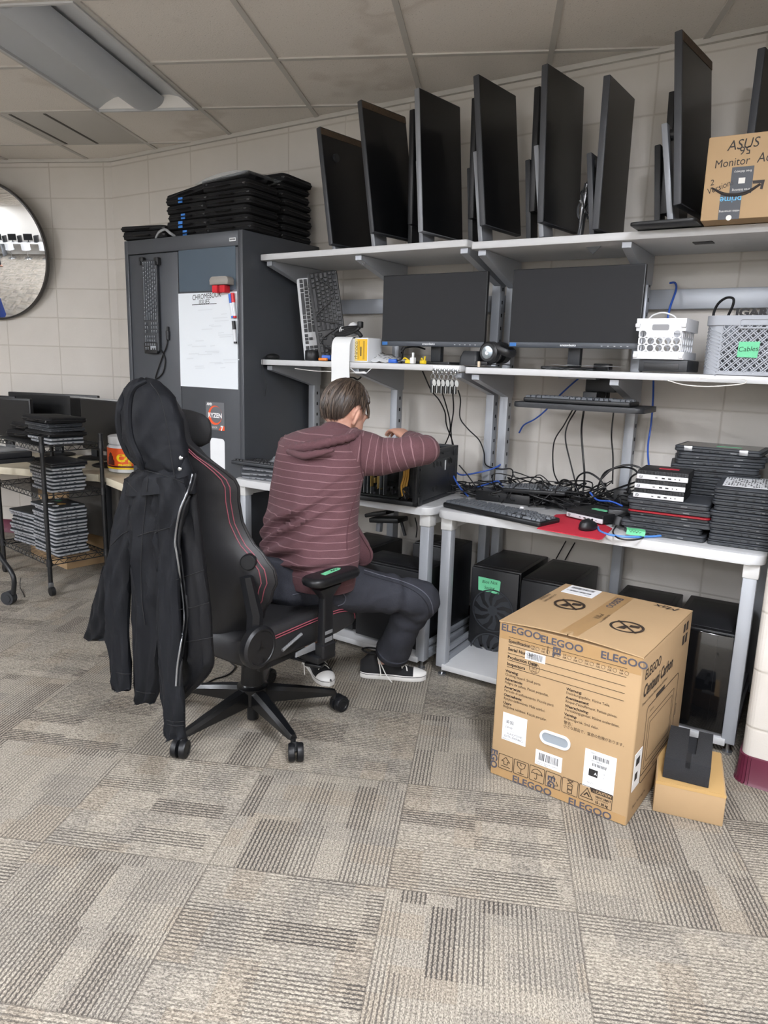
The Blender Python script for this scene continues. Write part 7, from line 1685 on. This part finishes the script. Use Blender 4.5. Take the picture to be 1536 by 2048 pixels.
def remeshed(name, mb, m, vox, parent, smooth=6, sharp=80):
    o = mb.build(name+'_raw', m, None); md = o.modifiers.new('r', 'REMESH'); md.mode = 'VOXEL'; md.voxel_size = vox; md.use_smooth_shade = True
    sm = o.modifiers.new('s', 'SMOOTH'); sm.factor = .5; sm.iterations = smooth
    dg = bpy.context.evaluated_depsgraph_get(); me = bpy.data.meshes.new_from_object(o.evaluated_get(dg)); me.name = name
    old = o.data; bpy.data.objects.remove(o); bpy.data.meshes.remove(old)
    if not me.materials: me.materials.append(m)
    me.polygons.foreach_set('use_smooth', [True]*len(me.polygons))
    o = bpy.data.objects.new(name, me); COL.objects.link(o)
    if parent: o.parent = parent
    return o
def PM(): mb = MB(); mb.M = Matrix.Translation(-PO); return mb
HF = Vector((.22, .93, -.42)).normalized(); HR_ = HF.cross(Vector((0, 0, 1))).normalized(); HU = HR_.cross(HF)   # head: forward (down to the work), right, up
HT = Matrix((HR_, HF, HU)).transposed().to_4x4(); HT.translation = head
# body: one continuous skin surface (head, neck, trunk, limbs, hands)
mb = PM()
mb.ball((0, -.012, .02), (.072, .092, .088), M=HT, n=24, m=16)            # skull
mb.ball((0, .035, -.045), (.056, .062, .072), M=HT, n=20, m=14)           # face and jaw
mb.ball((0, .07, -.095), (.026, .022, .020), M=HT)                        # chin
mb.loft([[HT @ Vector((x, .088+y, z)) for x, y in ((-.011*s, 0), (0, .024*s), (.011*s, 0), (0, -.02))] for z, s in ((.012, .35), (-.02, .8), (-.036, 1.1), (-.044, .5))])   # nose
for s in (-1, 1):
    mb.ball((s*.029, .083, .015), (.018, .010, .008), M=HT)               # brow
    mb.ball((.028*s, .072, -.002), (.013, .012, .012), M=HT)
    T = HT @ Matrix.Translation((s*.083, -.008, -.018)) @ Matrix.Rotation(s*.85, 4, 'Z') @ Matrix.Rotation(-.15, 4, 'X')
    mb.ball((0, 0, 0), (.009, .023, .037), M=T, n=16); mb.ball((s*.005, -.006, .004), (.006, .014, .026), M=T)
    mb.ball((-s*.004, .006, -.024), (.008, .010, .012), M=T)              # lobe
mb.ball((0, .092, -.062), (.022, .008, .006), M=HT); mb.ball((0, .090, -.072), (.019, .009, .006), M=HT)   # lips
mb.tube([HT @ Vector((0, -.035, -.03)), neck_t+Vector((0, .0, -.01)), neck_b, neck_b+Vector((-.01, -.04, -.07))], [.055, .054, .058, .075], 18, 4)
rowsT = [(1158, 548, 712, 2.105, .115), (1140, 540, 716, 2.11, .125), (1110, 528, 722, 2.12, .135), (1075, 529, 722, 2.135, .138), (1040, 534, 719, 2.155, .138), (1000, 543, 721, 2.18, .138), (960, 548, 728, 2.205, .138), (925, 552, 734, 2.23, .135), (900, 558, 736, 2.25, .128), (884, 566, 733, 2.265, .115), (872, 580, 728, 2.28, .098), (862, 606, 722, 2.295, .082), (854, 634, 714, 2.31, .070)]
rings = []
for r in rowsT[:-2]:
    c = (W(r[1], r[0], r[3])+W(r[2], r[0], r[3]))/2; rings.append([c+Vector((.135*math.cos(t), .085*math.sin(t), 0))*(1 if r[0] > 880 else .7) for t in [2*PI*k/24 for k in range(24)]])
mb.loft(rings)
mb.tube([shL+Vector((.08, 0, .02)), shL, (shL+elL)/2, elL, (elL+wrL)/2, wrL], [.050, .045, .042, .036, .034, .026], 14, 4)
mb.tube([shR+Vector((-.08, 0, .02)), shR, (shR+elR)/2, elR, (elR+wrR)/2, wrR], [.055, .052, .045, .038, .036, .026], 14, 4)
for h, k, an in ((hipR, knR, anR), (hipL, knL, anL)): mb.tube([h+(pel-h)*.4, h, (h+k)/2, k, (k+an)/2, an, an+Vector((0, 0, -.05))], [.066, .066, .052, .034, .034, .032, .036], 16, 4)
def hand(mb, wr, dirn, palm_n, side):
    """palm, four unequal bent fingers and a thumb; dirn along the hand, palm_n out of the palm"""
    d = dirn.normalized(); n_ = (palm_n-d*palm_n.dot(d)).normalized(); x = d.cross(n_)*side
    def p(a, b, c): return wr+x*a+d*b+n_*c
    mb.loft([[p(a*w_, b, c*h_) for a, c in [(math.cos(t), math.sin(t)) for t in [2*PI*k/14 for k in range(14)]]] for b, w_, h_ in ((-.01, .026, .019), (.02, .034, .017), (.05, .041, .015), (.085, .042, .013), (.095, .038, .010))])
    for j, (a, L) in enumerate(((-.031, .068), (-.0105, .078), (.0105, .073), (.031, .056))):
        b = .085-abs(a)*.2; c1 = .35+.08*j
        mb.tube([p(a*.9, b-.03, 0), p(a, b, 0), p(a*1.05, b+L*.42, L*.10*c1*2), p(a*1.08, b+L*.72, L*.40), p(a*1.05, b+L*.88, L*.72)], [.009, .0092, .0088, .0080, .0068], 10, 3)
    mb.tube([p(-.022, .015, .004), p(-.042, .040, .012), p(-.050, .066, .026), p(-.045, .090, .038)], [.013, .0115, .010, .0078], 10, 3)
hand(mb, wrR, Vector((-.62, .30, .22)), Vector((-.1, .0, -1)), 1)
hand(mb, wrL, Vector((.75, .25, -.15)), Vector((.1, .1, -1)), -1)
body = remeshed('body', mb, SKIN, .0052, pr, smooth=4)
# ---- jeans
mb = PM()
def leg(h, k, an, wide):
    P = [h+(pel-h)*.35, h+(k-h)*.12, h+(k-h)*.5, h+(k-h)*.86, k+(k-h).normalized()*.015, k+(an-k)*.25, k+(an-k)*.6, k+(an-k)*.93]
    mb.tube(P, [.105, .102, .088, .074, .070, .070, .068, .072*wide], 20, 6)
leg(hipR, knR+Vector((0, 0, -.01)), anR+Vector((.035, .0, .0)), 1.05); leg(hipL, knL, anL, 1.0)
mb.loft([[pel+Vector((x*s, y*s2-.015, z)) for x, y in [(.160*math.copysign(abs(math.cos(t))**.8, math.cos(t)), .125*math.sin(t)) for t in [2*PI*k/28 for k in range(28)]]] for z, s, s2 in ((-.085, .8, .75), (-.05, .97, 1.), (.0, 1.0, 1.05), (.06, .97, 1.), (.10, .92, .95))])
jeans = remeshed('jeans', mb, DEN, .009, pr, smooth=5)
import mathutils.noise as MN
for v in jeans.data.vertices:
    c = v.co; w_ = MN.noise(Vector((c.x*9, c.y*9, c.z*16)))*.008+(.5-abs(MN.noise(c*17)))*.006
    # creases behind the knee and at the hip
    dk = (c+PO-knR).length; w_ += .007*math.sin(dk*95+2*math.atan2(c.z-knR.z, c.x))*max(0, 1-abs(dk-.10)/.09)
    v.co = c+v.normal*w_
mb = PM(); ax_ = (anR+Vector((.035, 0, 0))-knR).normalized(); cf = knR+(anR+Vector((.035, 0, 0))-knR)*.93+Vector((0, 0, -.006)); T = frame(ax_).to_4x4(); T.translation = cf
mb.lathe([(.073, -.022), (.0765, -.02), (.0765, .004), (.074, .006), (.066, .004)], T, 28); mb.build('cuff_hem', DEN, jeans, sharp=60)
mb = PM(); Q = [W(px, py, y) for px, py, y in ((728, 1142, 2.17), (760, 1150, 2.25), (800, 1160, 2.33), (835, 1170, 2.39), (858, 1190, 2.42), (868, 1215, 2.43))]
nrm = jeans.data
# ---- hoodie trunk
KW = .835*.835; 
A = spl([(r[0], r[1], r[2]) for r in rowsT], 6); B = spl([(r[3], r[4], 0) for r in rowsT], 6)
rings, vs = [], []; L_ = 0; prev = None; N_ = 72
def crease(u, py):
    """diagonal folds across the back, u in [-1, 1] from left to right"""
    d = 0
    for (ua, ya, ub, yb, amp, wd) in ((-1.0, 1085, .75, 965, .016, 9), (-1.0, 1112, .9, 985, .013, 8), (-1.0, 1128, .2, 1075, .014, 9), (-.5, 1125, .9, 1095, .012, 8), (.2, 985, .95, 930, .010, 8), (-.9, 1145, .9, 1128, .010, 6), (-.95, 1050, -.1, 1010, .007, 10), (.3, 1060, .95, 1030, .007, 9)):
        f = (u-ua)/(ub-ua); 
        if f < -.1 or f > 1.1: continue
        y = ya+(yb-ya)*f; e = (py-y)/wd; fall = math.sin(PI*min(1, max(0, (f+.1)/1.2)))**.6
        d += amp*fall*(math.exp(-e*e)-.55*math.exp(-((e-1.7)**2)))
    return d
for a, b in zip(A, B):
    L, R2 = W(a.y, a.x, b.x), W(a.z, a.x, b.x); c = (L+R2)/2; hp = (R2-L).length/2
    dpt = (c-EYE).dot(_fw); half = (a.z-a.y)/2*dpt/FPX; bb = b.y; aw = math.sqrt(max(.03**2, half*half-(bb*.55)**2))/.835
    ring = []
    for k in range(N_):
        t = 2*PI*k/N_; u = math.cos(t); s_ = math.sin(t)
        x = aw*math.copysign(abs(u)**.85, u); y = bb*math.copysign(abs(s_)**.9, s_)
        bk = max(0, -s_)**.6; cr = crease(u, a.x)*bk*2.1*min(1, max(0, (1136-a.x)/22))
        nz = MN.noise(Vector((u*2.2, s_*2.2, a.x*.02)))*.006
        o_ = Vector((x, y, 0)); o_ += o_.normalized()*(cr+nz); o_.y += .0
        ring.append(c+o_)
    if prev is not None: L_ += abs((c-prev).z)*1.05
    prev = c; rings.append(ring); vs.append(L_)
mb = PM(); mb.loft(rings, True, True, vs=vs); hoodie = mb.build('hoodie', HOOD, pr, sharp=85)
hem_l = 7
mb = PM(); mb.loft([[ (p-(sum(r, Vector())/len(r)))*k+(sum(r, Vector())/len(r))+Vector((0, 0, dz)) for p in r] for r, k, dz in ((rings[0], .90, -.018), (rings[0], .965, -.020), (rings[0], .985, -.012), (rings[4], 1.005, 0), (rings[8], .985, .004), (rings[8], .93, .004))]); mb.build('hem_band', RIB, hoodie, sharp=70)
# sleeves
def sleeve_(P, radii, name, seed):
    rnd = random.Random(seed); Q = spl(P, 12); N2 = 28; rr = []; L = 0; vv = []; prev_x = None
    out = []
    for i, p in enumerate(Q):
        t = (Q[min(i+1, len(Q)-1)]-Q[max(i-1, 0)]).normalized(); x = frame(t) @ Vector((1, 0, 0)) if prev_x is None else (prev_x-t*prev_x.dot(t)).normalized(); prev_x = x; y = t.cross(x)
        f = i/(len(Q)-1)*(len(radii)-1); a = min(int(f), len(radii)-2); r = radii[a]+(radii[a+1]-radii[a])*(f-a)
        if i: L += (p-Q[i-1]).length
        vv.append(L)
        out.append([p+(x*math.cos(2*PI*k/N2)+y*math.sin(2*PI*k/N2))*(r*(1+.05*math.sin(i*.8+2*math.cos(2*PI*k/N2)+seed)*math.sin(2*PI*k/N2+seed)+.05*MN.noise(Vector((i*.25, math.cos(2*PI*k/N2)*1.5, math.sin(2*PI*k/N2)*1.5+seed))))) for k in range(N2)])
    mb = PM(); mb.loft(out, True, True, vs=vv); return mb.build(name, HOOD, hoodie, sharp=85)
sleeve_([shR+Vector((-.065, -.01, -.03)), shR+Vector((.01, .0, -.012)), (shR+elR)/2+Vector((.0, 0, -.022)), elR+Vector((-.012, -.005, 0)), elR+Vector((.012, .05, .004)), (elR+wrR)/2+Vector((0, .01, 0)), wrR+(elR-wrR)*.12], [.100, .096, .072, .060, .055, .050, .040], 'sleeve', 2)
sleeve_([shL+Vector((.065, -.01, -.03)), shL+Vector((-.01, .0, -.012)), (shL+elL)/2, elL, (elL+wrL)/2, wrL+(elL-wrL)*.12], [.085, .084, .072, .062, .052, .040], 'sleeve', 4)
# lowered hood: gathered roll round the neck and a pouch on the back
mb = PM(); rim = [W(px, py, y) for px, py, y in ((716, 866, 2.27), (700, 874, 2.215), (665, 882, 2.17), (625, 892, 2.145), (590, 896, 2.15), (567, 892, 2.20), (572, 878, 2.26), (600, 868, 2.31), (640, 858, 2.36))]
Q = spl(rim, 8); N3 = 18; out = []; px_ = None
for i, p in enumerate(Q):
    t = (Q[min(i+1, len(Q)-1)]-Q[max(i-1, 0)]).normalized(); x = frame(t) @ Vector((1, 0, 0)) if px_ is None else (px_-t*px_.dot(t)).normalized(); px_ = x; y = t.cross(x); f = i/(len(Q)-1)
    r = .020*(.55+.6*math.sin(PI*min(1, f*1.05+.05)))
    out.append([p+(x*math.cos(2*PI*k/N3)*1.0+y*math.sin(2*PI*k/N3)*.9)*(r*(1+.16*math.sin(i*2.2+.6*math.sin(2*PI*k/N3)))) for k in range(N3)])
mb.loft(out); mb.build('hood_rim', HOODP, hoodie, sharp=85)
mb = PM(); rows = [(866, 640, 712, 2.30, .06), (874, 606, 712, 2.27, .085), (886, 580, 700, 2.225, .10), (898, 570, 680, 2.195, .09), (910, 572, 655, 2.17, .07), (920, 580, 630, 2.15, .05), (928, 587, 608, 2.14, .025)]
A = spl([(r[0], r[1], r[2]) for r in rows], 5); B = spl([(r[3], r[4], 0) for r in rows], 5); out = []
for i, (a, b) in enumerate(zip(A, B)):
    L, R2 = W(a.y, a.x, b.x), W(a.z, a.x, b.x); c = (L+R2)/2; hx = (R2-L)/2; dp = Vector((-hx.normalized().y, hx.normalized().x, 0))
    out.append([c+hx*math.cos(t)+dp*(b.y*.5*math.sin(t)*(1+.12*math.sin(3*t+i*.4)))+Vector((0, 0, .006*math.sin(2*t+i*.5))) for t in [2*PI*k/30 for k in range(30)]])
mb.loft(out); mb.build('hood', HOODP, hoodie, sharp=85)
mb = PM(); P = [W(px, py, y) for px, py, y in ((668, 900, 2.12), (640, 906, 2.10), (610, 912, 2.09), (585, 906, 2.11), (570, 900, 2.16))]; mb.tube(P, [.006, .012, .014, .012, .006], 10, 6); mb.build('hood_fold', HOODP, hoodie, sharp=85)
# collar band against the neck
mb = PM(); T = frame((neck_t-neck_b)).to_4x4(); T.translation = neck_b; mb.lathe([(.095, -.035), (.088, -.01), (.074, .014), (.068, .018), (.064, .010)], T, 28); mb.build('neckband', HOODP, hoodie, sharp=80)
# open front hem hanging past the right hip
mb = PM(); P = [W(px, py, 2.30) for px, py in ((718, 1062), (732, 1085), (743, 1105), (740, 1122), (726, 1130), (712, 1122))]
Q = spl(P, 5); mb.loft([Q, [q+Vector((-.05, .06, .01)) for q in Q]], closed=False); mb.loft([[q+Vector((0, -.002, 0)) for q in Q], [W(706, 1092+30*i/(len(Q)-1), 2.27) for i in range(len(Q))]], closed=False); mb.tube(Q, .006, 8); mb.build('front_hem', RIB, hoodie, sharp=80)
# ---- hair
HAIR = bpy.data.materials.new('brown_hair'); HAIR.use_nodes = True; t_ = NT(HAIR); n_ = t_.noise(t_.coord(), 60, 3)
t_.put(t_.b.inputs['Base Color'], t_.mix(n_, lin('2a231f'), lin('50443b'))); t_.b.inputs['Roughness'].default_value = .42; t_.b.inputs['Specular IOR Level'].default_value = .35
def hair_low(fr):
    """how far down the head the hair reaches (polar degrees); fr: +1 front, 0 over the ear, -1 nape"""
    K = ((-1, 139), (-.75, 136), (-.45, 124), (-.25, 104), (-.1, 82), (.1, 78), (.25, 90), (.38, 96), (.55, 66), (1, 60))
    for (a, la), (b, lb) in zip(K, K[1:]):
        if a <= fr <= b: return la+(lb-la)*(fr-a)/(b-a)
    return 60
mb = PM(); rnd = random.Random(5); rings = []
NA = 40
for j in range(15):
    f = j/14; ring = []
    for k in range(NA):
        az = 2*PI*k/NA; fr = math.cos(az)                         # +1 front, -1 back; sides at 0
        low = hair_low(fr)
        ph = math.radians(low)*f+.02; rr = (.0795+.004*math.sin(az*9+j), .1000+.003*math.sin(az*7), .1005)
        g = 1.045+.05*(1-f)+.012*math.sin(az*11+j*1.3)*f; g -= .045*max(0, f-.75)*4 if f > .75 else 0
        ring.append(HT @ Vector((rr[0]*g*math.sin(ph)*math.sin(az), -.012+rr[1]*g*math.sin(ph)*math.cos(az), .018+rr[2]*g*math.cos(ph))))
    rings.append(ring)
mb.loft(rings, True, False); hair = mb.build('hair', HAIR, pr, sharp=80)
mb = PM()
for q in range(620):
    az = rnd.uniform(0, 2*PI); fr = math.cos(az)
    low = hair_low(fr)-2
    f0 = rnd.uniform(.02, .80); pts = []; ln = rnd.uniform(.22, .34); sw = rnd.uniform(-.12, .12)
    for i in range(5):
        f = min(1.06, f0+ln*i/4); ph = math.radians(low)*f+.02; g = 1.065+.05*(1-f)+.018*math.sin(PI*i/4)+(.03*i/4 if rnd.random() < .25 else 0)
        a2 = az+sw*i/4+.10
        pts.append(HT @ Vector((.0795*g*math.sin(ph)*math.sin(a2), -.012+.1*g*math.sin(ph)*math.cos(a2), .018+.1005*g*math.cos(ph))))
    mb.mi = rnd.choice((0, 0, 1, 2)); mb.tube(pts, [.0018, .0028, .0026, .0016, .0004], 4)
for q in range(16):            # fringe falling over the brow on the right
    a2 = rnd.uniform(.2, 1.0); p0 = HT @ Vector((.066*math.sin(a2), -.012+.084*math.cos(a2), .072)); p1 = HT @ Vector((.080*math.sin(a2), -.008+.102*math.cos(a2), .036)); p2 = p1+HU*-rnd.uniform(.018, .03)+HF*rnd.uniform(.0, .012)+HR_*rnd.uniform(0, .006)
    mb.tube([p0, p1, p2], [.004, .0035, .0006], 5, 3)
mb.build('locks', [HAIR, mat('hair_lock_light', '55473b', .5), mat('hair_lock_dark', '2a211b', .45)], hair, sharp=80)
# ---- canvas sneakers
CANV = mat('black_canvas', '131316', .85, bump=.3, bscale=900); RUB = mat('white_rubber', 'dcdad6', .5, noise=.05, nscale=30); LACE = mat('white_lace', 'dddbd6', .8); LINE = mat('black_foxing_line', '1b1a1c', .6)
def foot_w(t, s):
    """half widths (left, right) of the sole along t from heel 0 to toe 1"""
    K = [(0, .012, .012), (.04, .026, .026), (.12, .034, .034), (.3, .034, .033), (.5, .038, .034), (.68, .047, .042), (.82, .046, .040), (.93, .034, .030), (.985, .016, .014), (1, .004, .004)]
    for a, b in zip(K, K[1:]):
        if a[0] <= t <= b[0]: f = (t-a[0])/(b[0]-a[0]); l, r = a[1]+(b[1]-a[1])*f, a[2]+(b[2]-a[2])*f; return (l, r) if s > 0 else (r, l)
def sneaker(M, side, patch=False):
    L = .295; N4 = 26; TT = [i/N4 for i in range(N4+1)]
    def outline(k): return [(t*L, -foot_w(t, side)[1]*k) for t in TT]+[(t*L, foot_w(t, side)[0]*k) for t in TT[::-1][1:-1]]
    mb = PM(); mb.M = Matrix.Translation(-PO) @ M
    mb.loft([[(x*(1)+(k-1)*0, y*k, z) for x, y in outline(1)] for z, k in ((0, .94), (.003, 1.0), (.026, 1.0), (.029, .95))]); sole = mb.build('shoe_sole', RUB, pr, sharp=50)
    mb = PM(); mb.M = Matrix.Translation(-PO) @ M
    o1 = outline(1.006); mb.loft([[(x, y, z) for x, y in o1+o1[:1]] for z in (.0195, .0222)], closed=False); mb.build('foxing_line', LINE, sole)
    mb = PM(); mb.M = Matrix.Translation(-PO) @ M; R_ = []
    for t in [.0]+TT[1:-1]+[.995]:
        l, r = foot_w(max(.01, t), side); h = .118*(.62+.38*min(1, t/.16)) if t < .26 else (.118-(t-.26)*.145 if t < .7 else max(.034, .054-(t-.7)*.075)); nar = .72 if t < .35 else .72-.1*(t-.35)
        R_.append([(t*L, (l if c > 0 else r)*math.copysign(abs(c)**(.75), c)*(1 if s < .35 else 1-(1-nar)*(s-.35)/.65*1.0), .027+(h-.027)*s) for c, s in [(math.cos(a), max(0, math.sin(a))) for a in [PI*k/16 for k in range(17)]]]+[(t*L, 0, .024)])
    mb.loft(R_); up_ = mb.build('shoe_upper', CANV, pr, sharp=60)
    mb = PM(); mb.M = Matrix.Translation(-PO) @ M; R_ = []
    for t in (.80, .84, .88, .92, .96, .985, .998):
        l, r = foot_w(t, side); h = max(.030, .054-(t-.7)*.075)+.004
        R_.append([(t*L+.002, (l if c > 0 else r)*1.02*c, .024+(h-.024)*s) for c, s in [(math.cos(a), math.sin(a)) for a in [PI*k/14 for k in range(15)]]])
    mb.loft(R_, closed=False); mb.build('toe_cap', RUB, up_, sharp=70)
    mb = PM(); mb.M = Matrix.Translation(-PO) @ M
    for k in range(5):
        t = .36+.075*k; h = (.118-(t-.26)*.145)+.002
        for s in (-1, 1): mb.tube([(t*L-.012, s*.024, h-.014), (t*L, s*.010, h-.0005), (t*L+.012, -s*.014, h-.004), (t*L+.016, -s*.026, h-.017)], .0028, 6, 4, flat=.6)
    h = .112; mb.tube([(.32*L, -.01*side, h), (.30*L, -.045, h-.015), (.36*L, -.056, h-.05), (.42*L, -.060, .03), (.5*L, -.066, .005)], .0024, 6, 5); mb.tube([(.32*L, -.01*side, h), (.27*L, -.04, h+.004), (.31*L, -.054, h-.045), (.33*L, -.06, h-.08)], .0024, 6, 5); mb.build('laces', LACE, up_)
    mb = PM(); mb.M = Matrix.Translation(-PO) @ M; mb.tube([(.10*L, -.028, .122), (.02*L, 0, .124), (.10*L, .028, .122), (.28*L, .026, .118), (.33*L, 0, .112), (.28*L, -.026, .118), (.10*L, -.028, .122)], .004, 8, 4); mb.build('collar', CANV, up_)
    if patch:
        F = axes((.13*L, -.0345, .088), (1, 0, 0), (0, .35, 1), (0, -1, .35)); mb = PM(); mb.M = Matrix.Translation(-PO) @ M; mb.prism(disc(.021, 24), .0025, F); pt = mb.build('ankle_patch', RUB, up_)
        mb = PM(); mb.M = Matrix.Translation(-PO) @ M; mb.poly([((.012 if k % 2 == 0 else .005)*math.sin(2*PI*k/10), (.012 if k % 2 == 0 else .005)*math.cos(2*PI*k/10)) for k in range(10)], F @ Matrix.Translation((0, 0, .003))); mb.build('patch_star', LINE, pt)
sneaker(TR((-1.748, 2.497, .001), math.radians(29.)), 1)
sneaker(TR((-2.035, 2.475, .001), math.radians(-31.)), -1, patch=True)

# ---- seams laid on the cloth surfaces
from mathutils.bvhtree import BVHTree
def on_surface(objs, pts, lift=.001, pixels=True):
    trees = []
    for o in objs:
        me = o.data; off = o.matrix_world.translation if o.parent is None else None
        root = o
        T = Matrix.Identity(4)
        while root is not None: T = root.matrix_basis @ T; root = root.parent
        trees.append(BVHTree.FromPolygons([T @ v.co for v in me.vertices], [p.vertices[:] for p in me.polygons]))
    out = []
    for px, py in pts:
        d = ray(px, py).normalized(); best = None
        for t in trees:
            h = t.ray_cast(EYE, d)
            if h[0] is not None and (best is None or h[3] < best[1]): best = (h[0]-d*lift, h[3])
        if best: out.append(best[0])
    return out
def dense(P, n=6): return [(q.x, q.y) for q in spl([(x, y, 0) for x, y in P], n)]
def seam(name, objs, P, r, m, parent, O, n=6):
    Q = on_surface(objs, dense(P, n))
    if len(Q) < 2: return
    mb = MB(); mb.M = Matrix.Translation(-O); mb.tube(Q, r, 5); return mb.build(name, m, parent, sharp=80)
DST = mat('denim_stitch', '565761', .8); DSE = mat('denim_seam', '1c1d24', .9)
seam('outseam', [jeans], ((728, 1140), (760, 1150), (800, 1161), (836, 1176), (858, 1196), (866, 1222), (862, 1250)), .0022, DST, jeans, PO)
seam('outseam', [jeans], ((728, 1147), (760, 1157), (798, 1168), (830, 1183), (850, 1202), (858, 1226), (850, 1260), (838, 1300)), .0018, DSE, jeans, PO)
seam('pocket_stitch', [jeans], ((585, 1190), (600, 1186), (618, 1178)), .0016, DST, jeans, PO)
seam('pocket_stitch', [jeans], ((668, 1172), (690, 1192), (688, 1206), (676, 1212)), .0018, DST, jeans, PO)
MSE = mat('maroon_seam', '4b2c32', .9); sl0 = [c for c in hoodie.children if c.name.startswith('sleeve')]
seam('side_seam', [hoodie], ((722, 955), (716, 980), (706, 1010), (698, 1040), (694, 1070), (694, 1100)), .0018, MSE, hoodie, PO)
seam('armhole_seam', [hoodie]+sl0, ((724, 872), (722, 890), (721, 915), (722, 940), (727, 958)), .0024, MSE, hoodie, PO)
jks = [c for c in jk.children if c.type == 'MESH' and c.name.split('.')[0] in ('shell_body', 'sleeve', 'quilted_lining', 'hood', 'collar_yoke')]
JSE = mat('jacket_seam', '0a0b0e', .8); JST = mat('jacket_stitch', '2a2d35', .7)
for P in (((283, 938), (300, 943), (325, 950), (350, 958), (368, 966)), ((250, 960), (262, 972), (275, 985)), ((218, 1095), (240, 1072), (256, 1062)), ((276, 1072), (300, 1064), (318, 1060)), ((310, 1066), (322, 1060), (340, 1055)),
          ((232, 1345), (248, 1348), (262, 1348)), ((272, 1382), (290, 1386), (310, 1386)), ((332, 1440), (350, 1444), (372, 1442)), ((334, 1448), (350, 1452), (372, 1450)), ((368, 1425), (374, 1432), (372, 1462)), ((372, 975), (364, 1010), (356, 1040)), ((296, 950), (292, 1000), (286, 1060), (282, 1130), (284, 1200), (290, 1250)), ((352, 1160), (380, 1150), (408, 1140)), ((356, 1220), (385, 1215), (418, 1205)), ((355, 1285), (385, 1282), (424, 1275))):
    seam('seam', jks, P, .0016, JSE, jk, JO); 
seam('seam_stitch', jks, ((268, 775), (262, 800), (260, 840), (266, 880), (281, 915)), .0016, JST, jk, JO); seam('seam_stitch', jks, ((300, 765), (318, 790), (330, 830), (338, 880), (345, 930), (350, 955)), .0016, JSE, jk, JO)

Zp = ((385, 948), (374, 985), (360, 1020), (353, 1055), (350, 1085), (353, 1105), (358, 1140), (366, 1200), (368, 1240), (362, 1285), (355, 1330), (352, 1372))
seam('zip', jks, Zp, .0038, mat('zip_metal', '8f9296', .35, .9), jk, JO, 8)
seam('zip_edge', jks, [(x+7, y) for x, y in Zp], .004, JSE, jk, JO, 8)
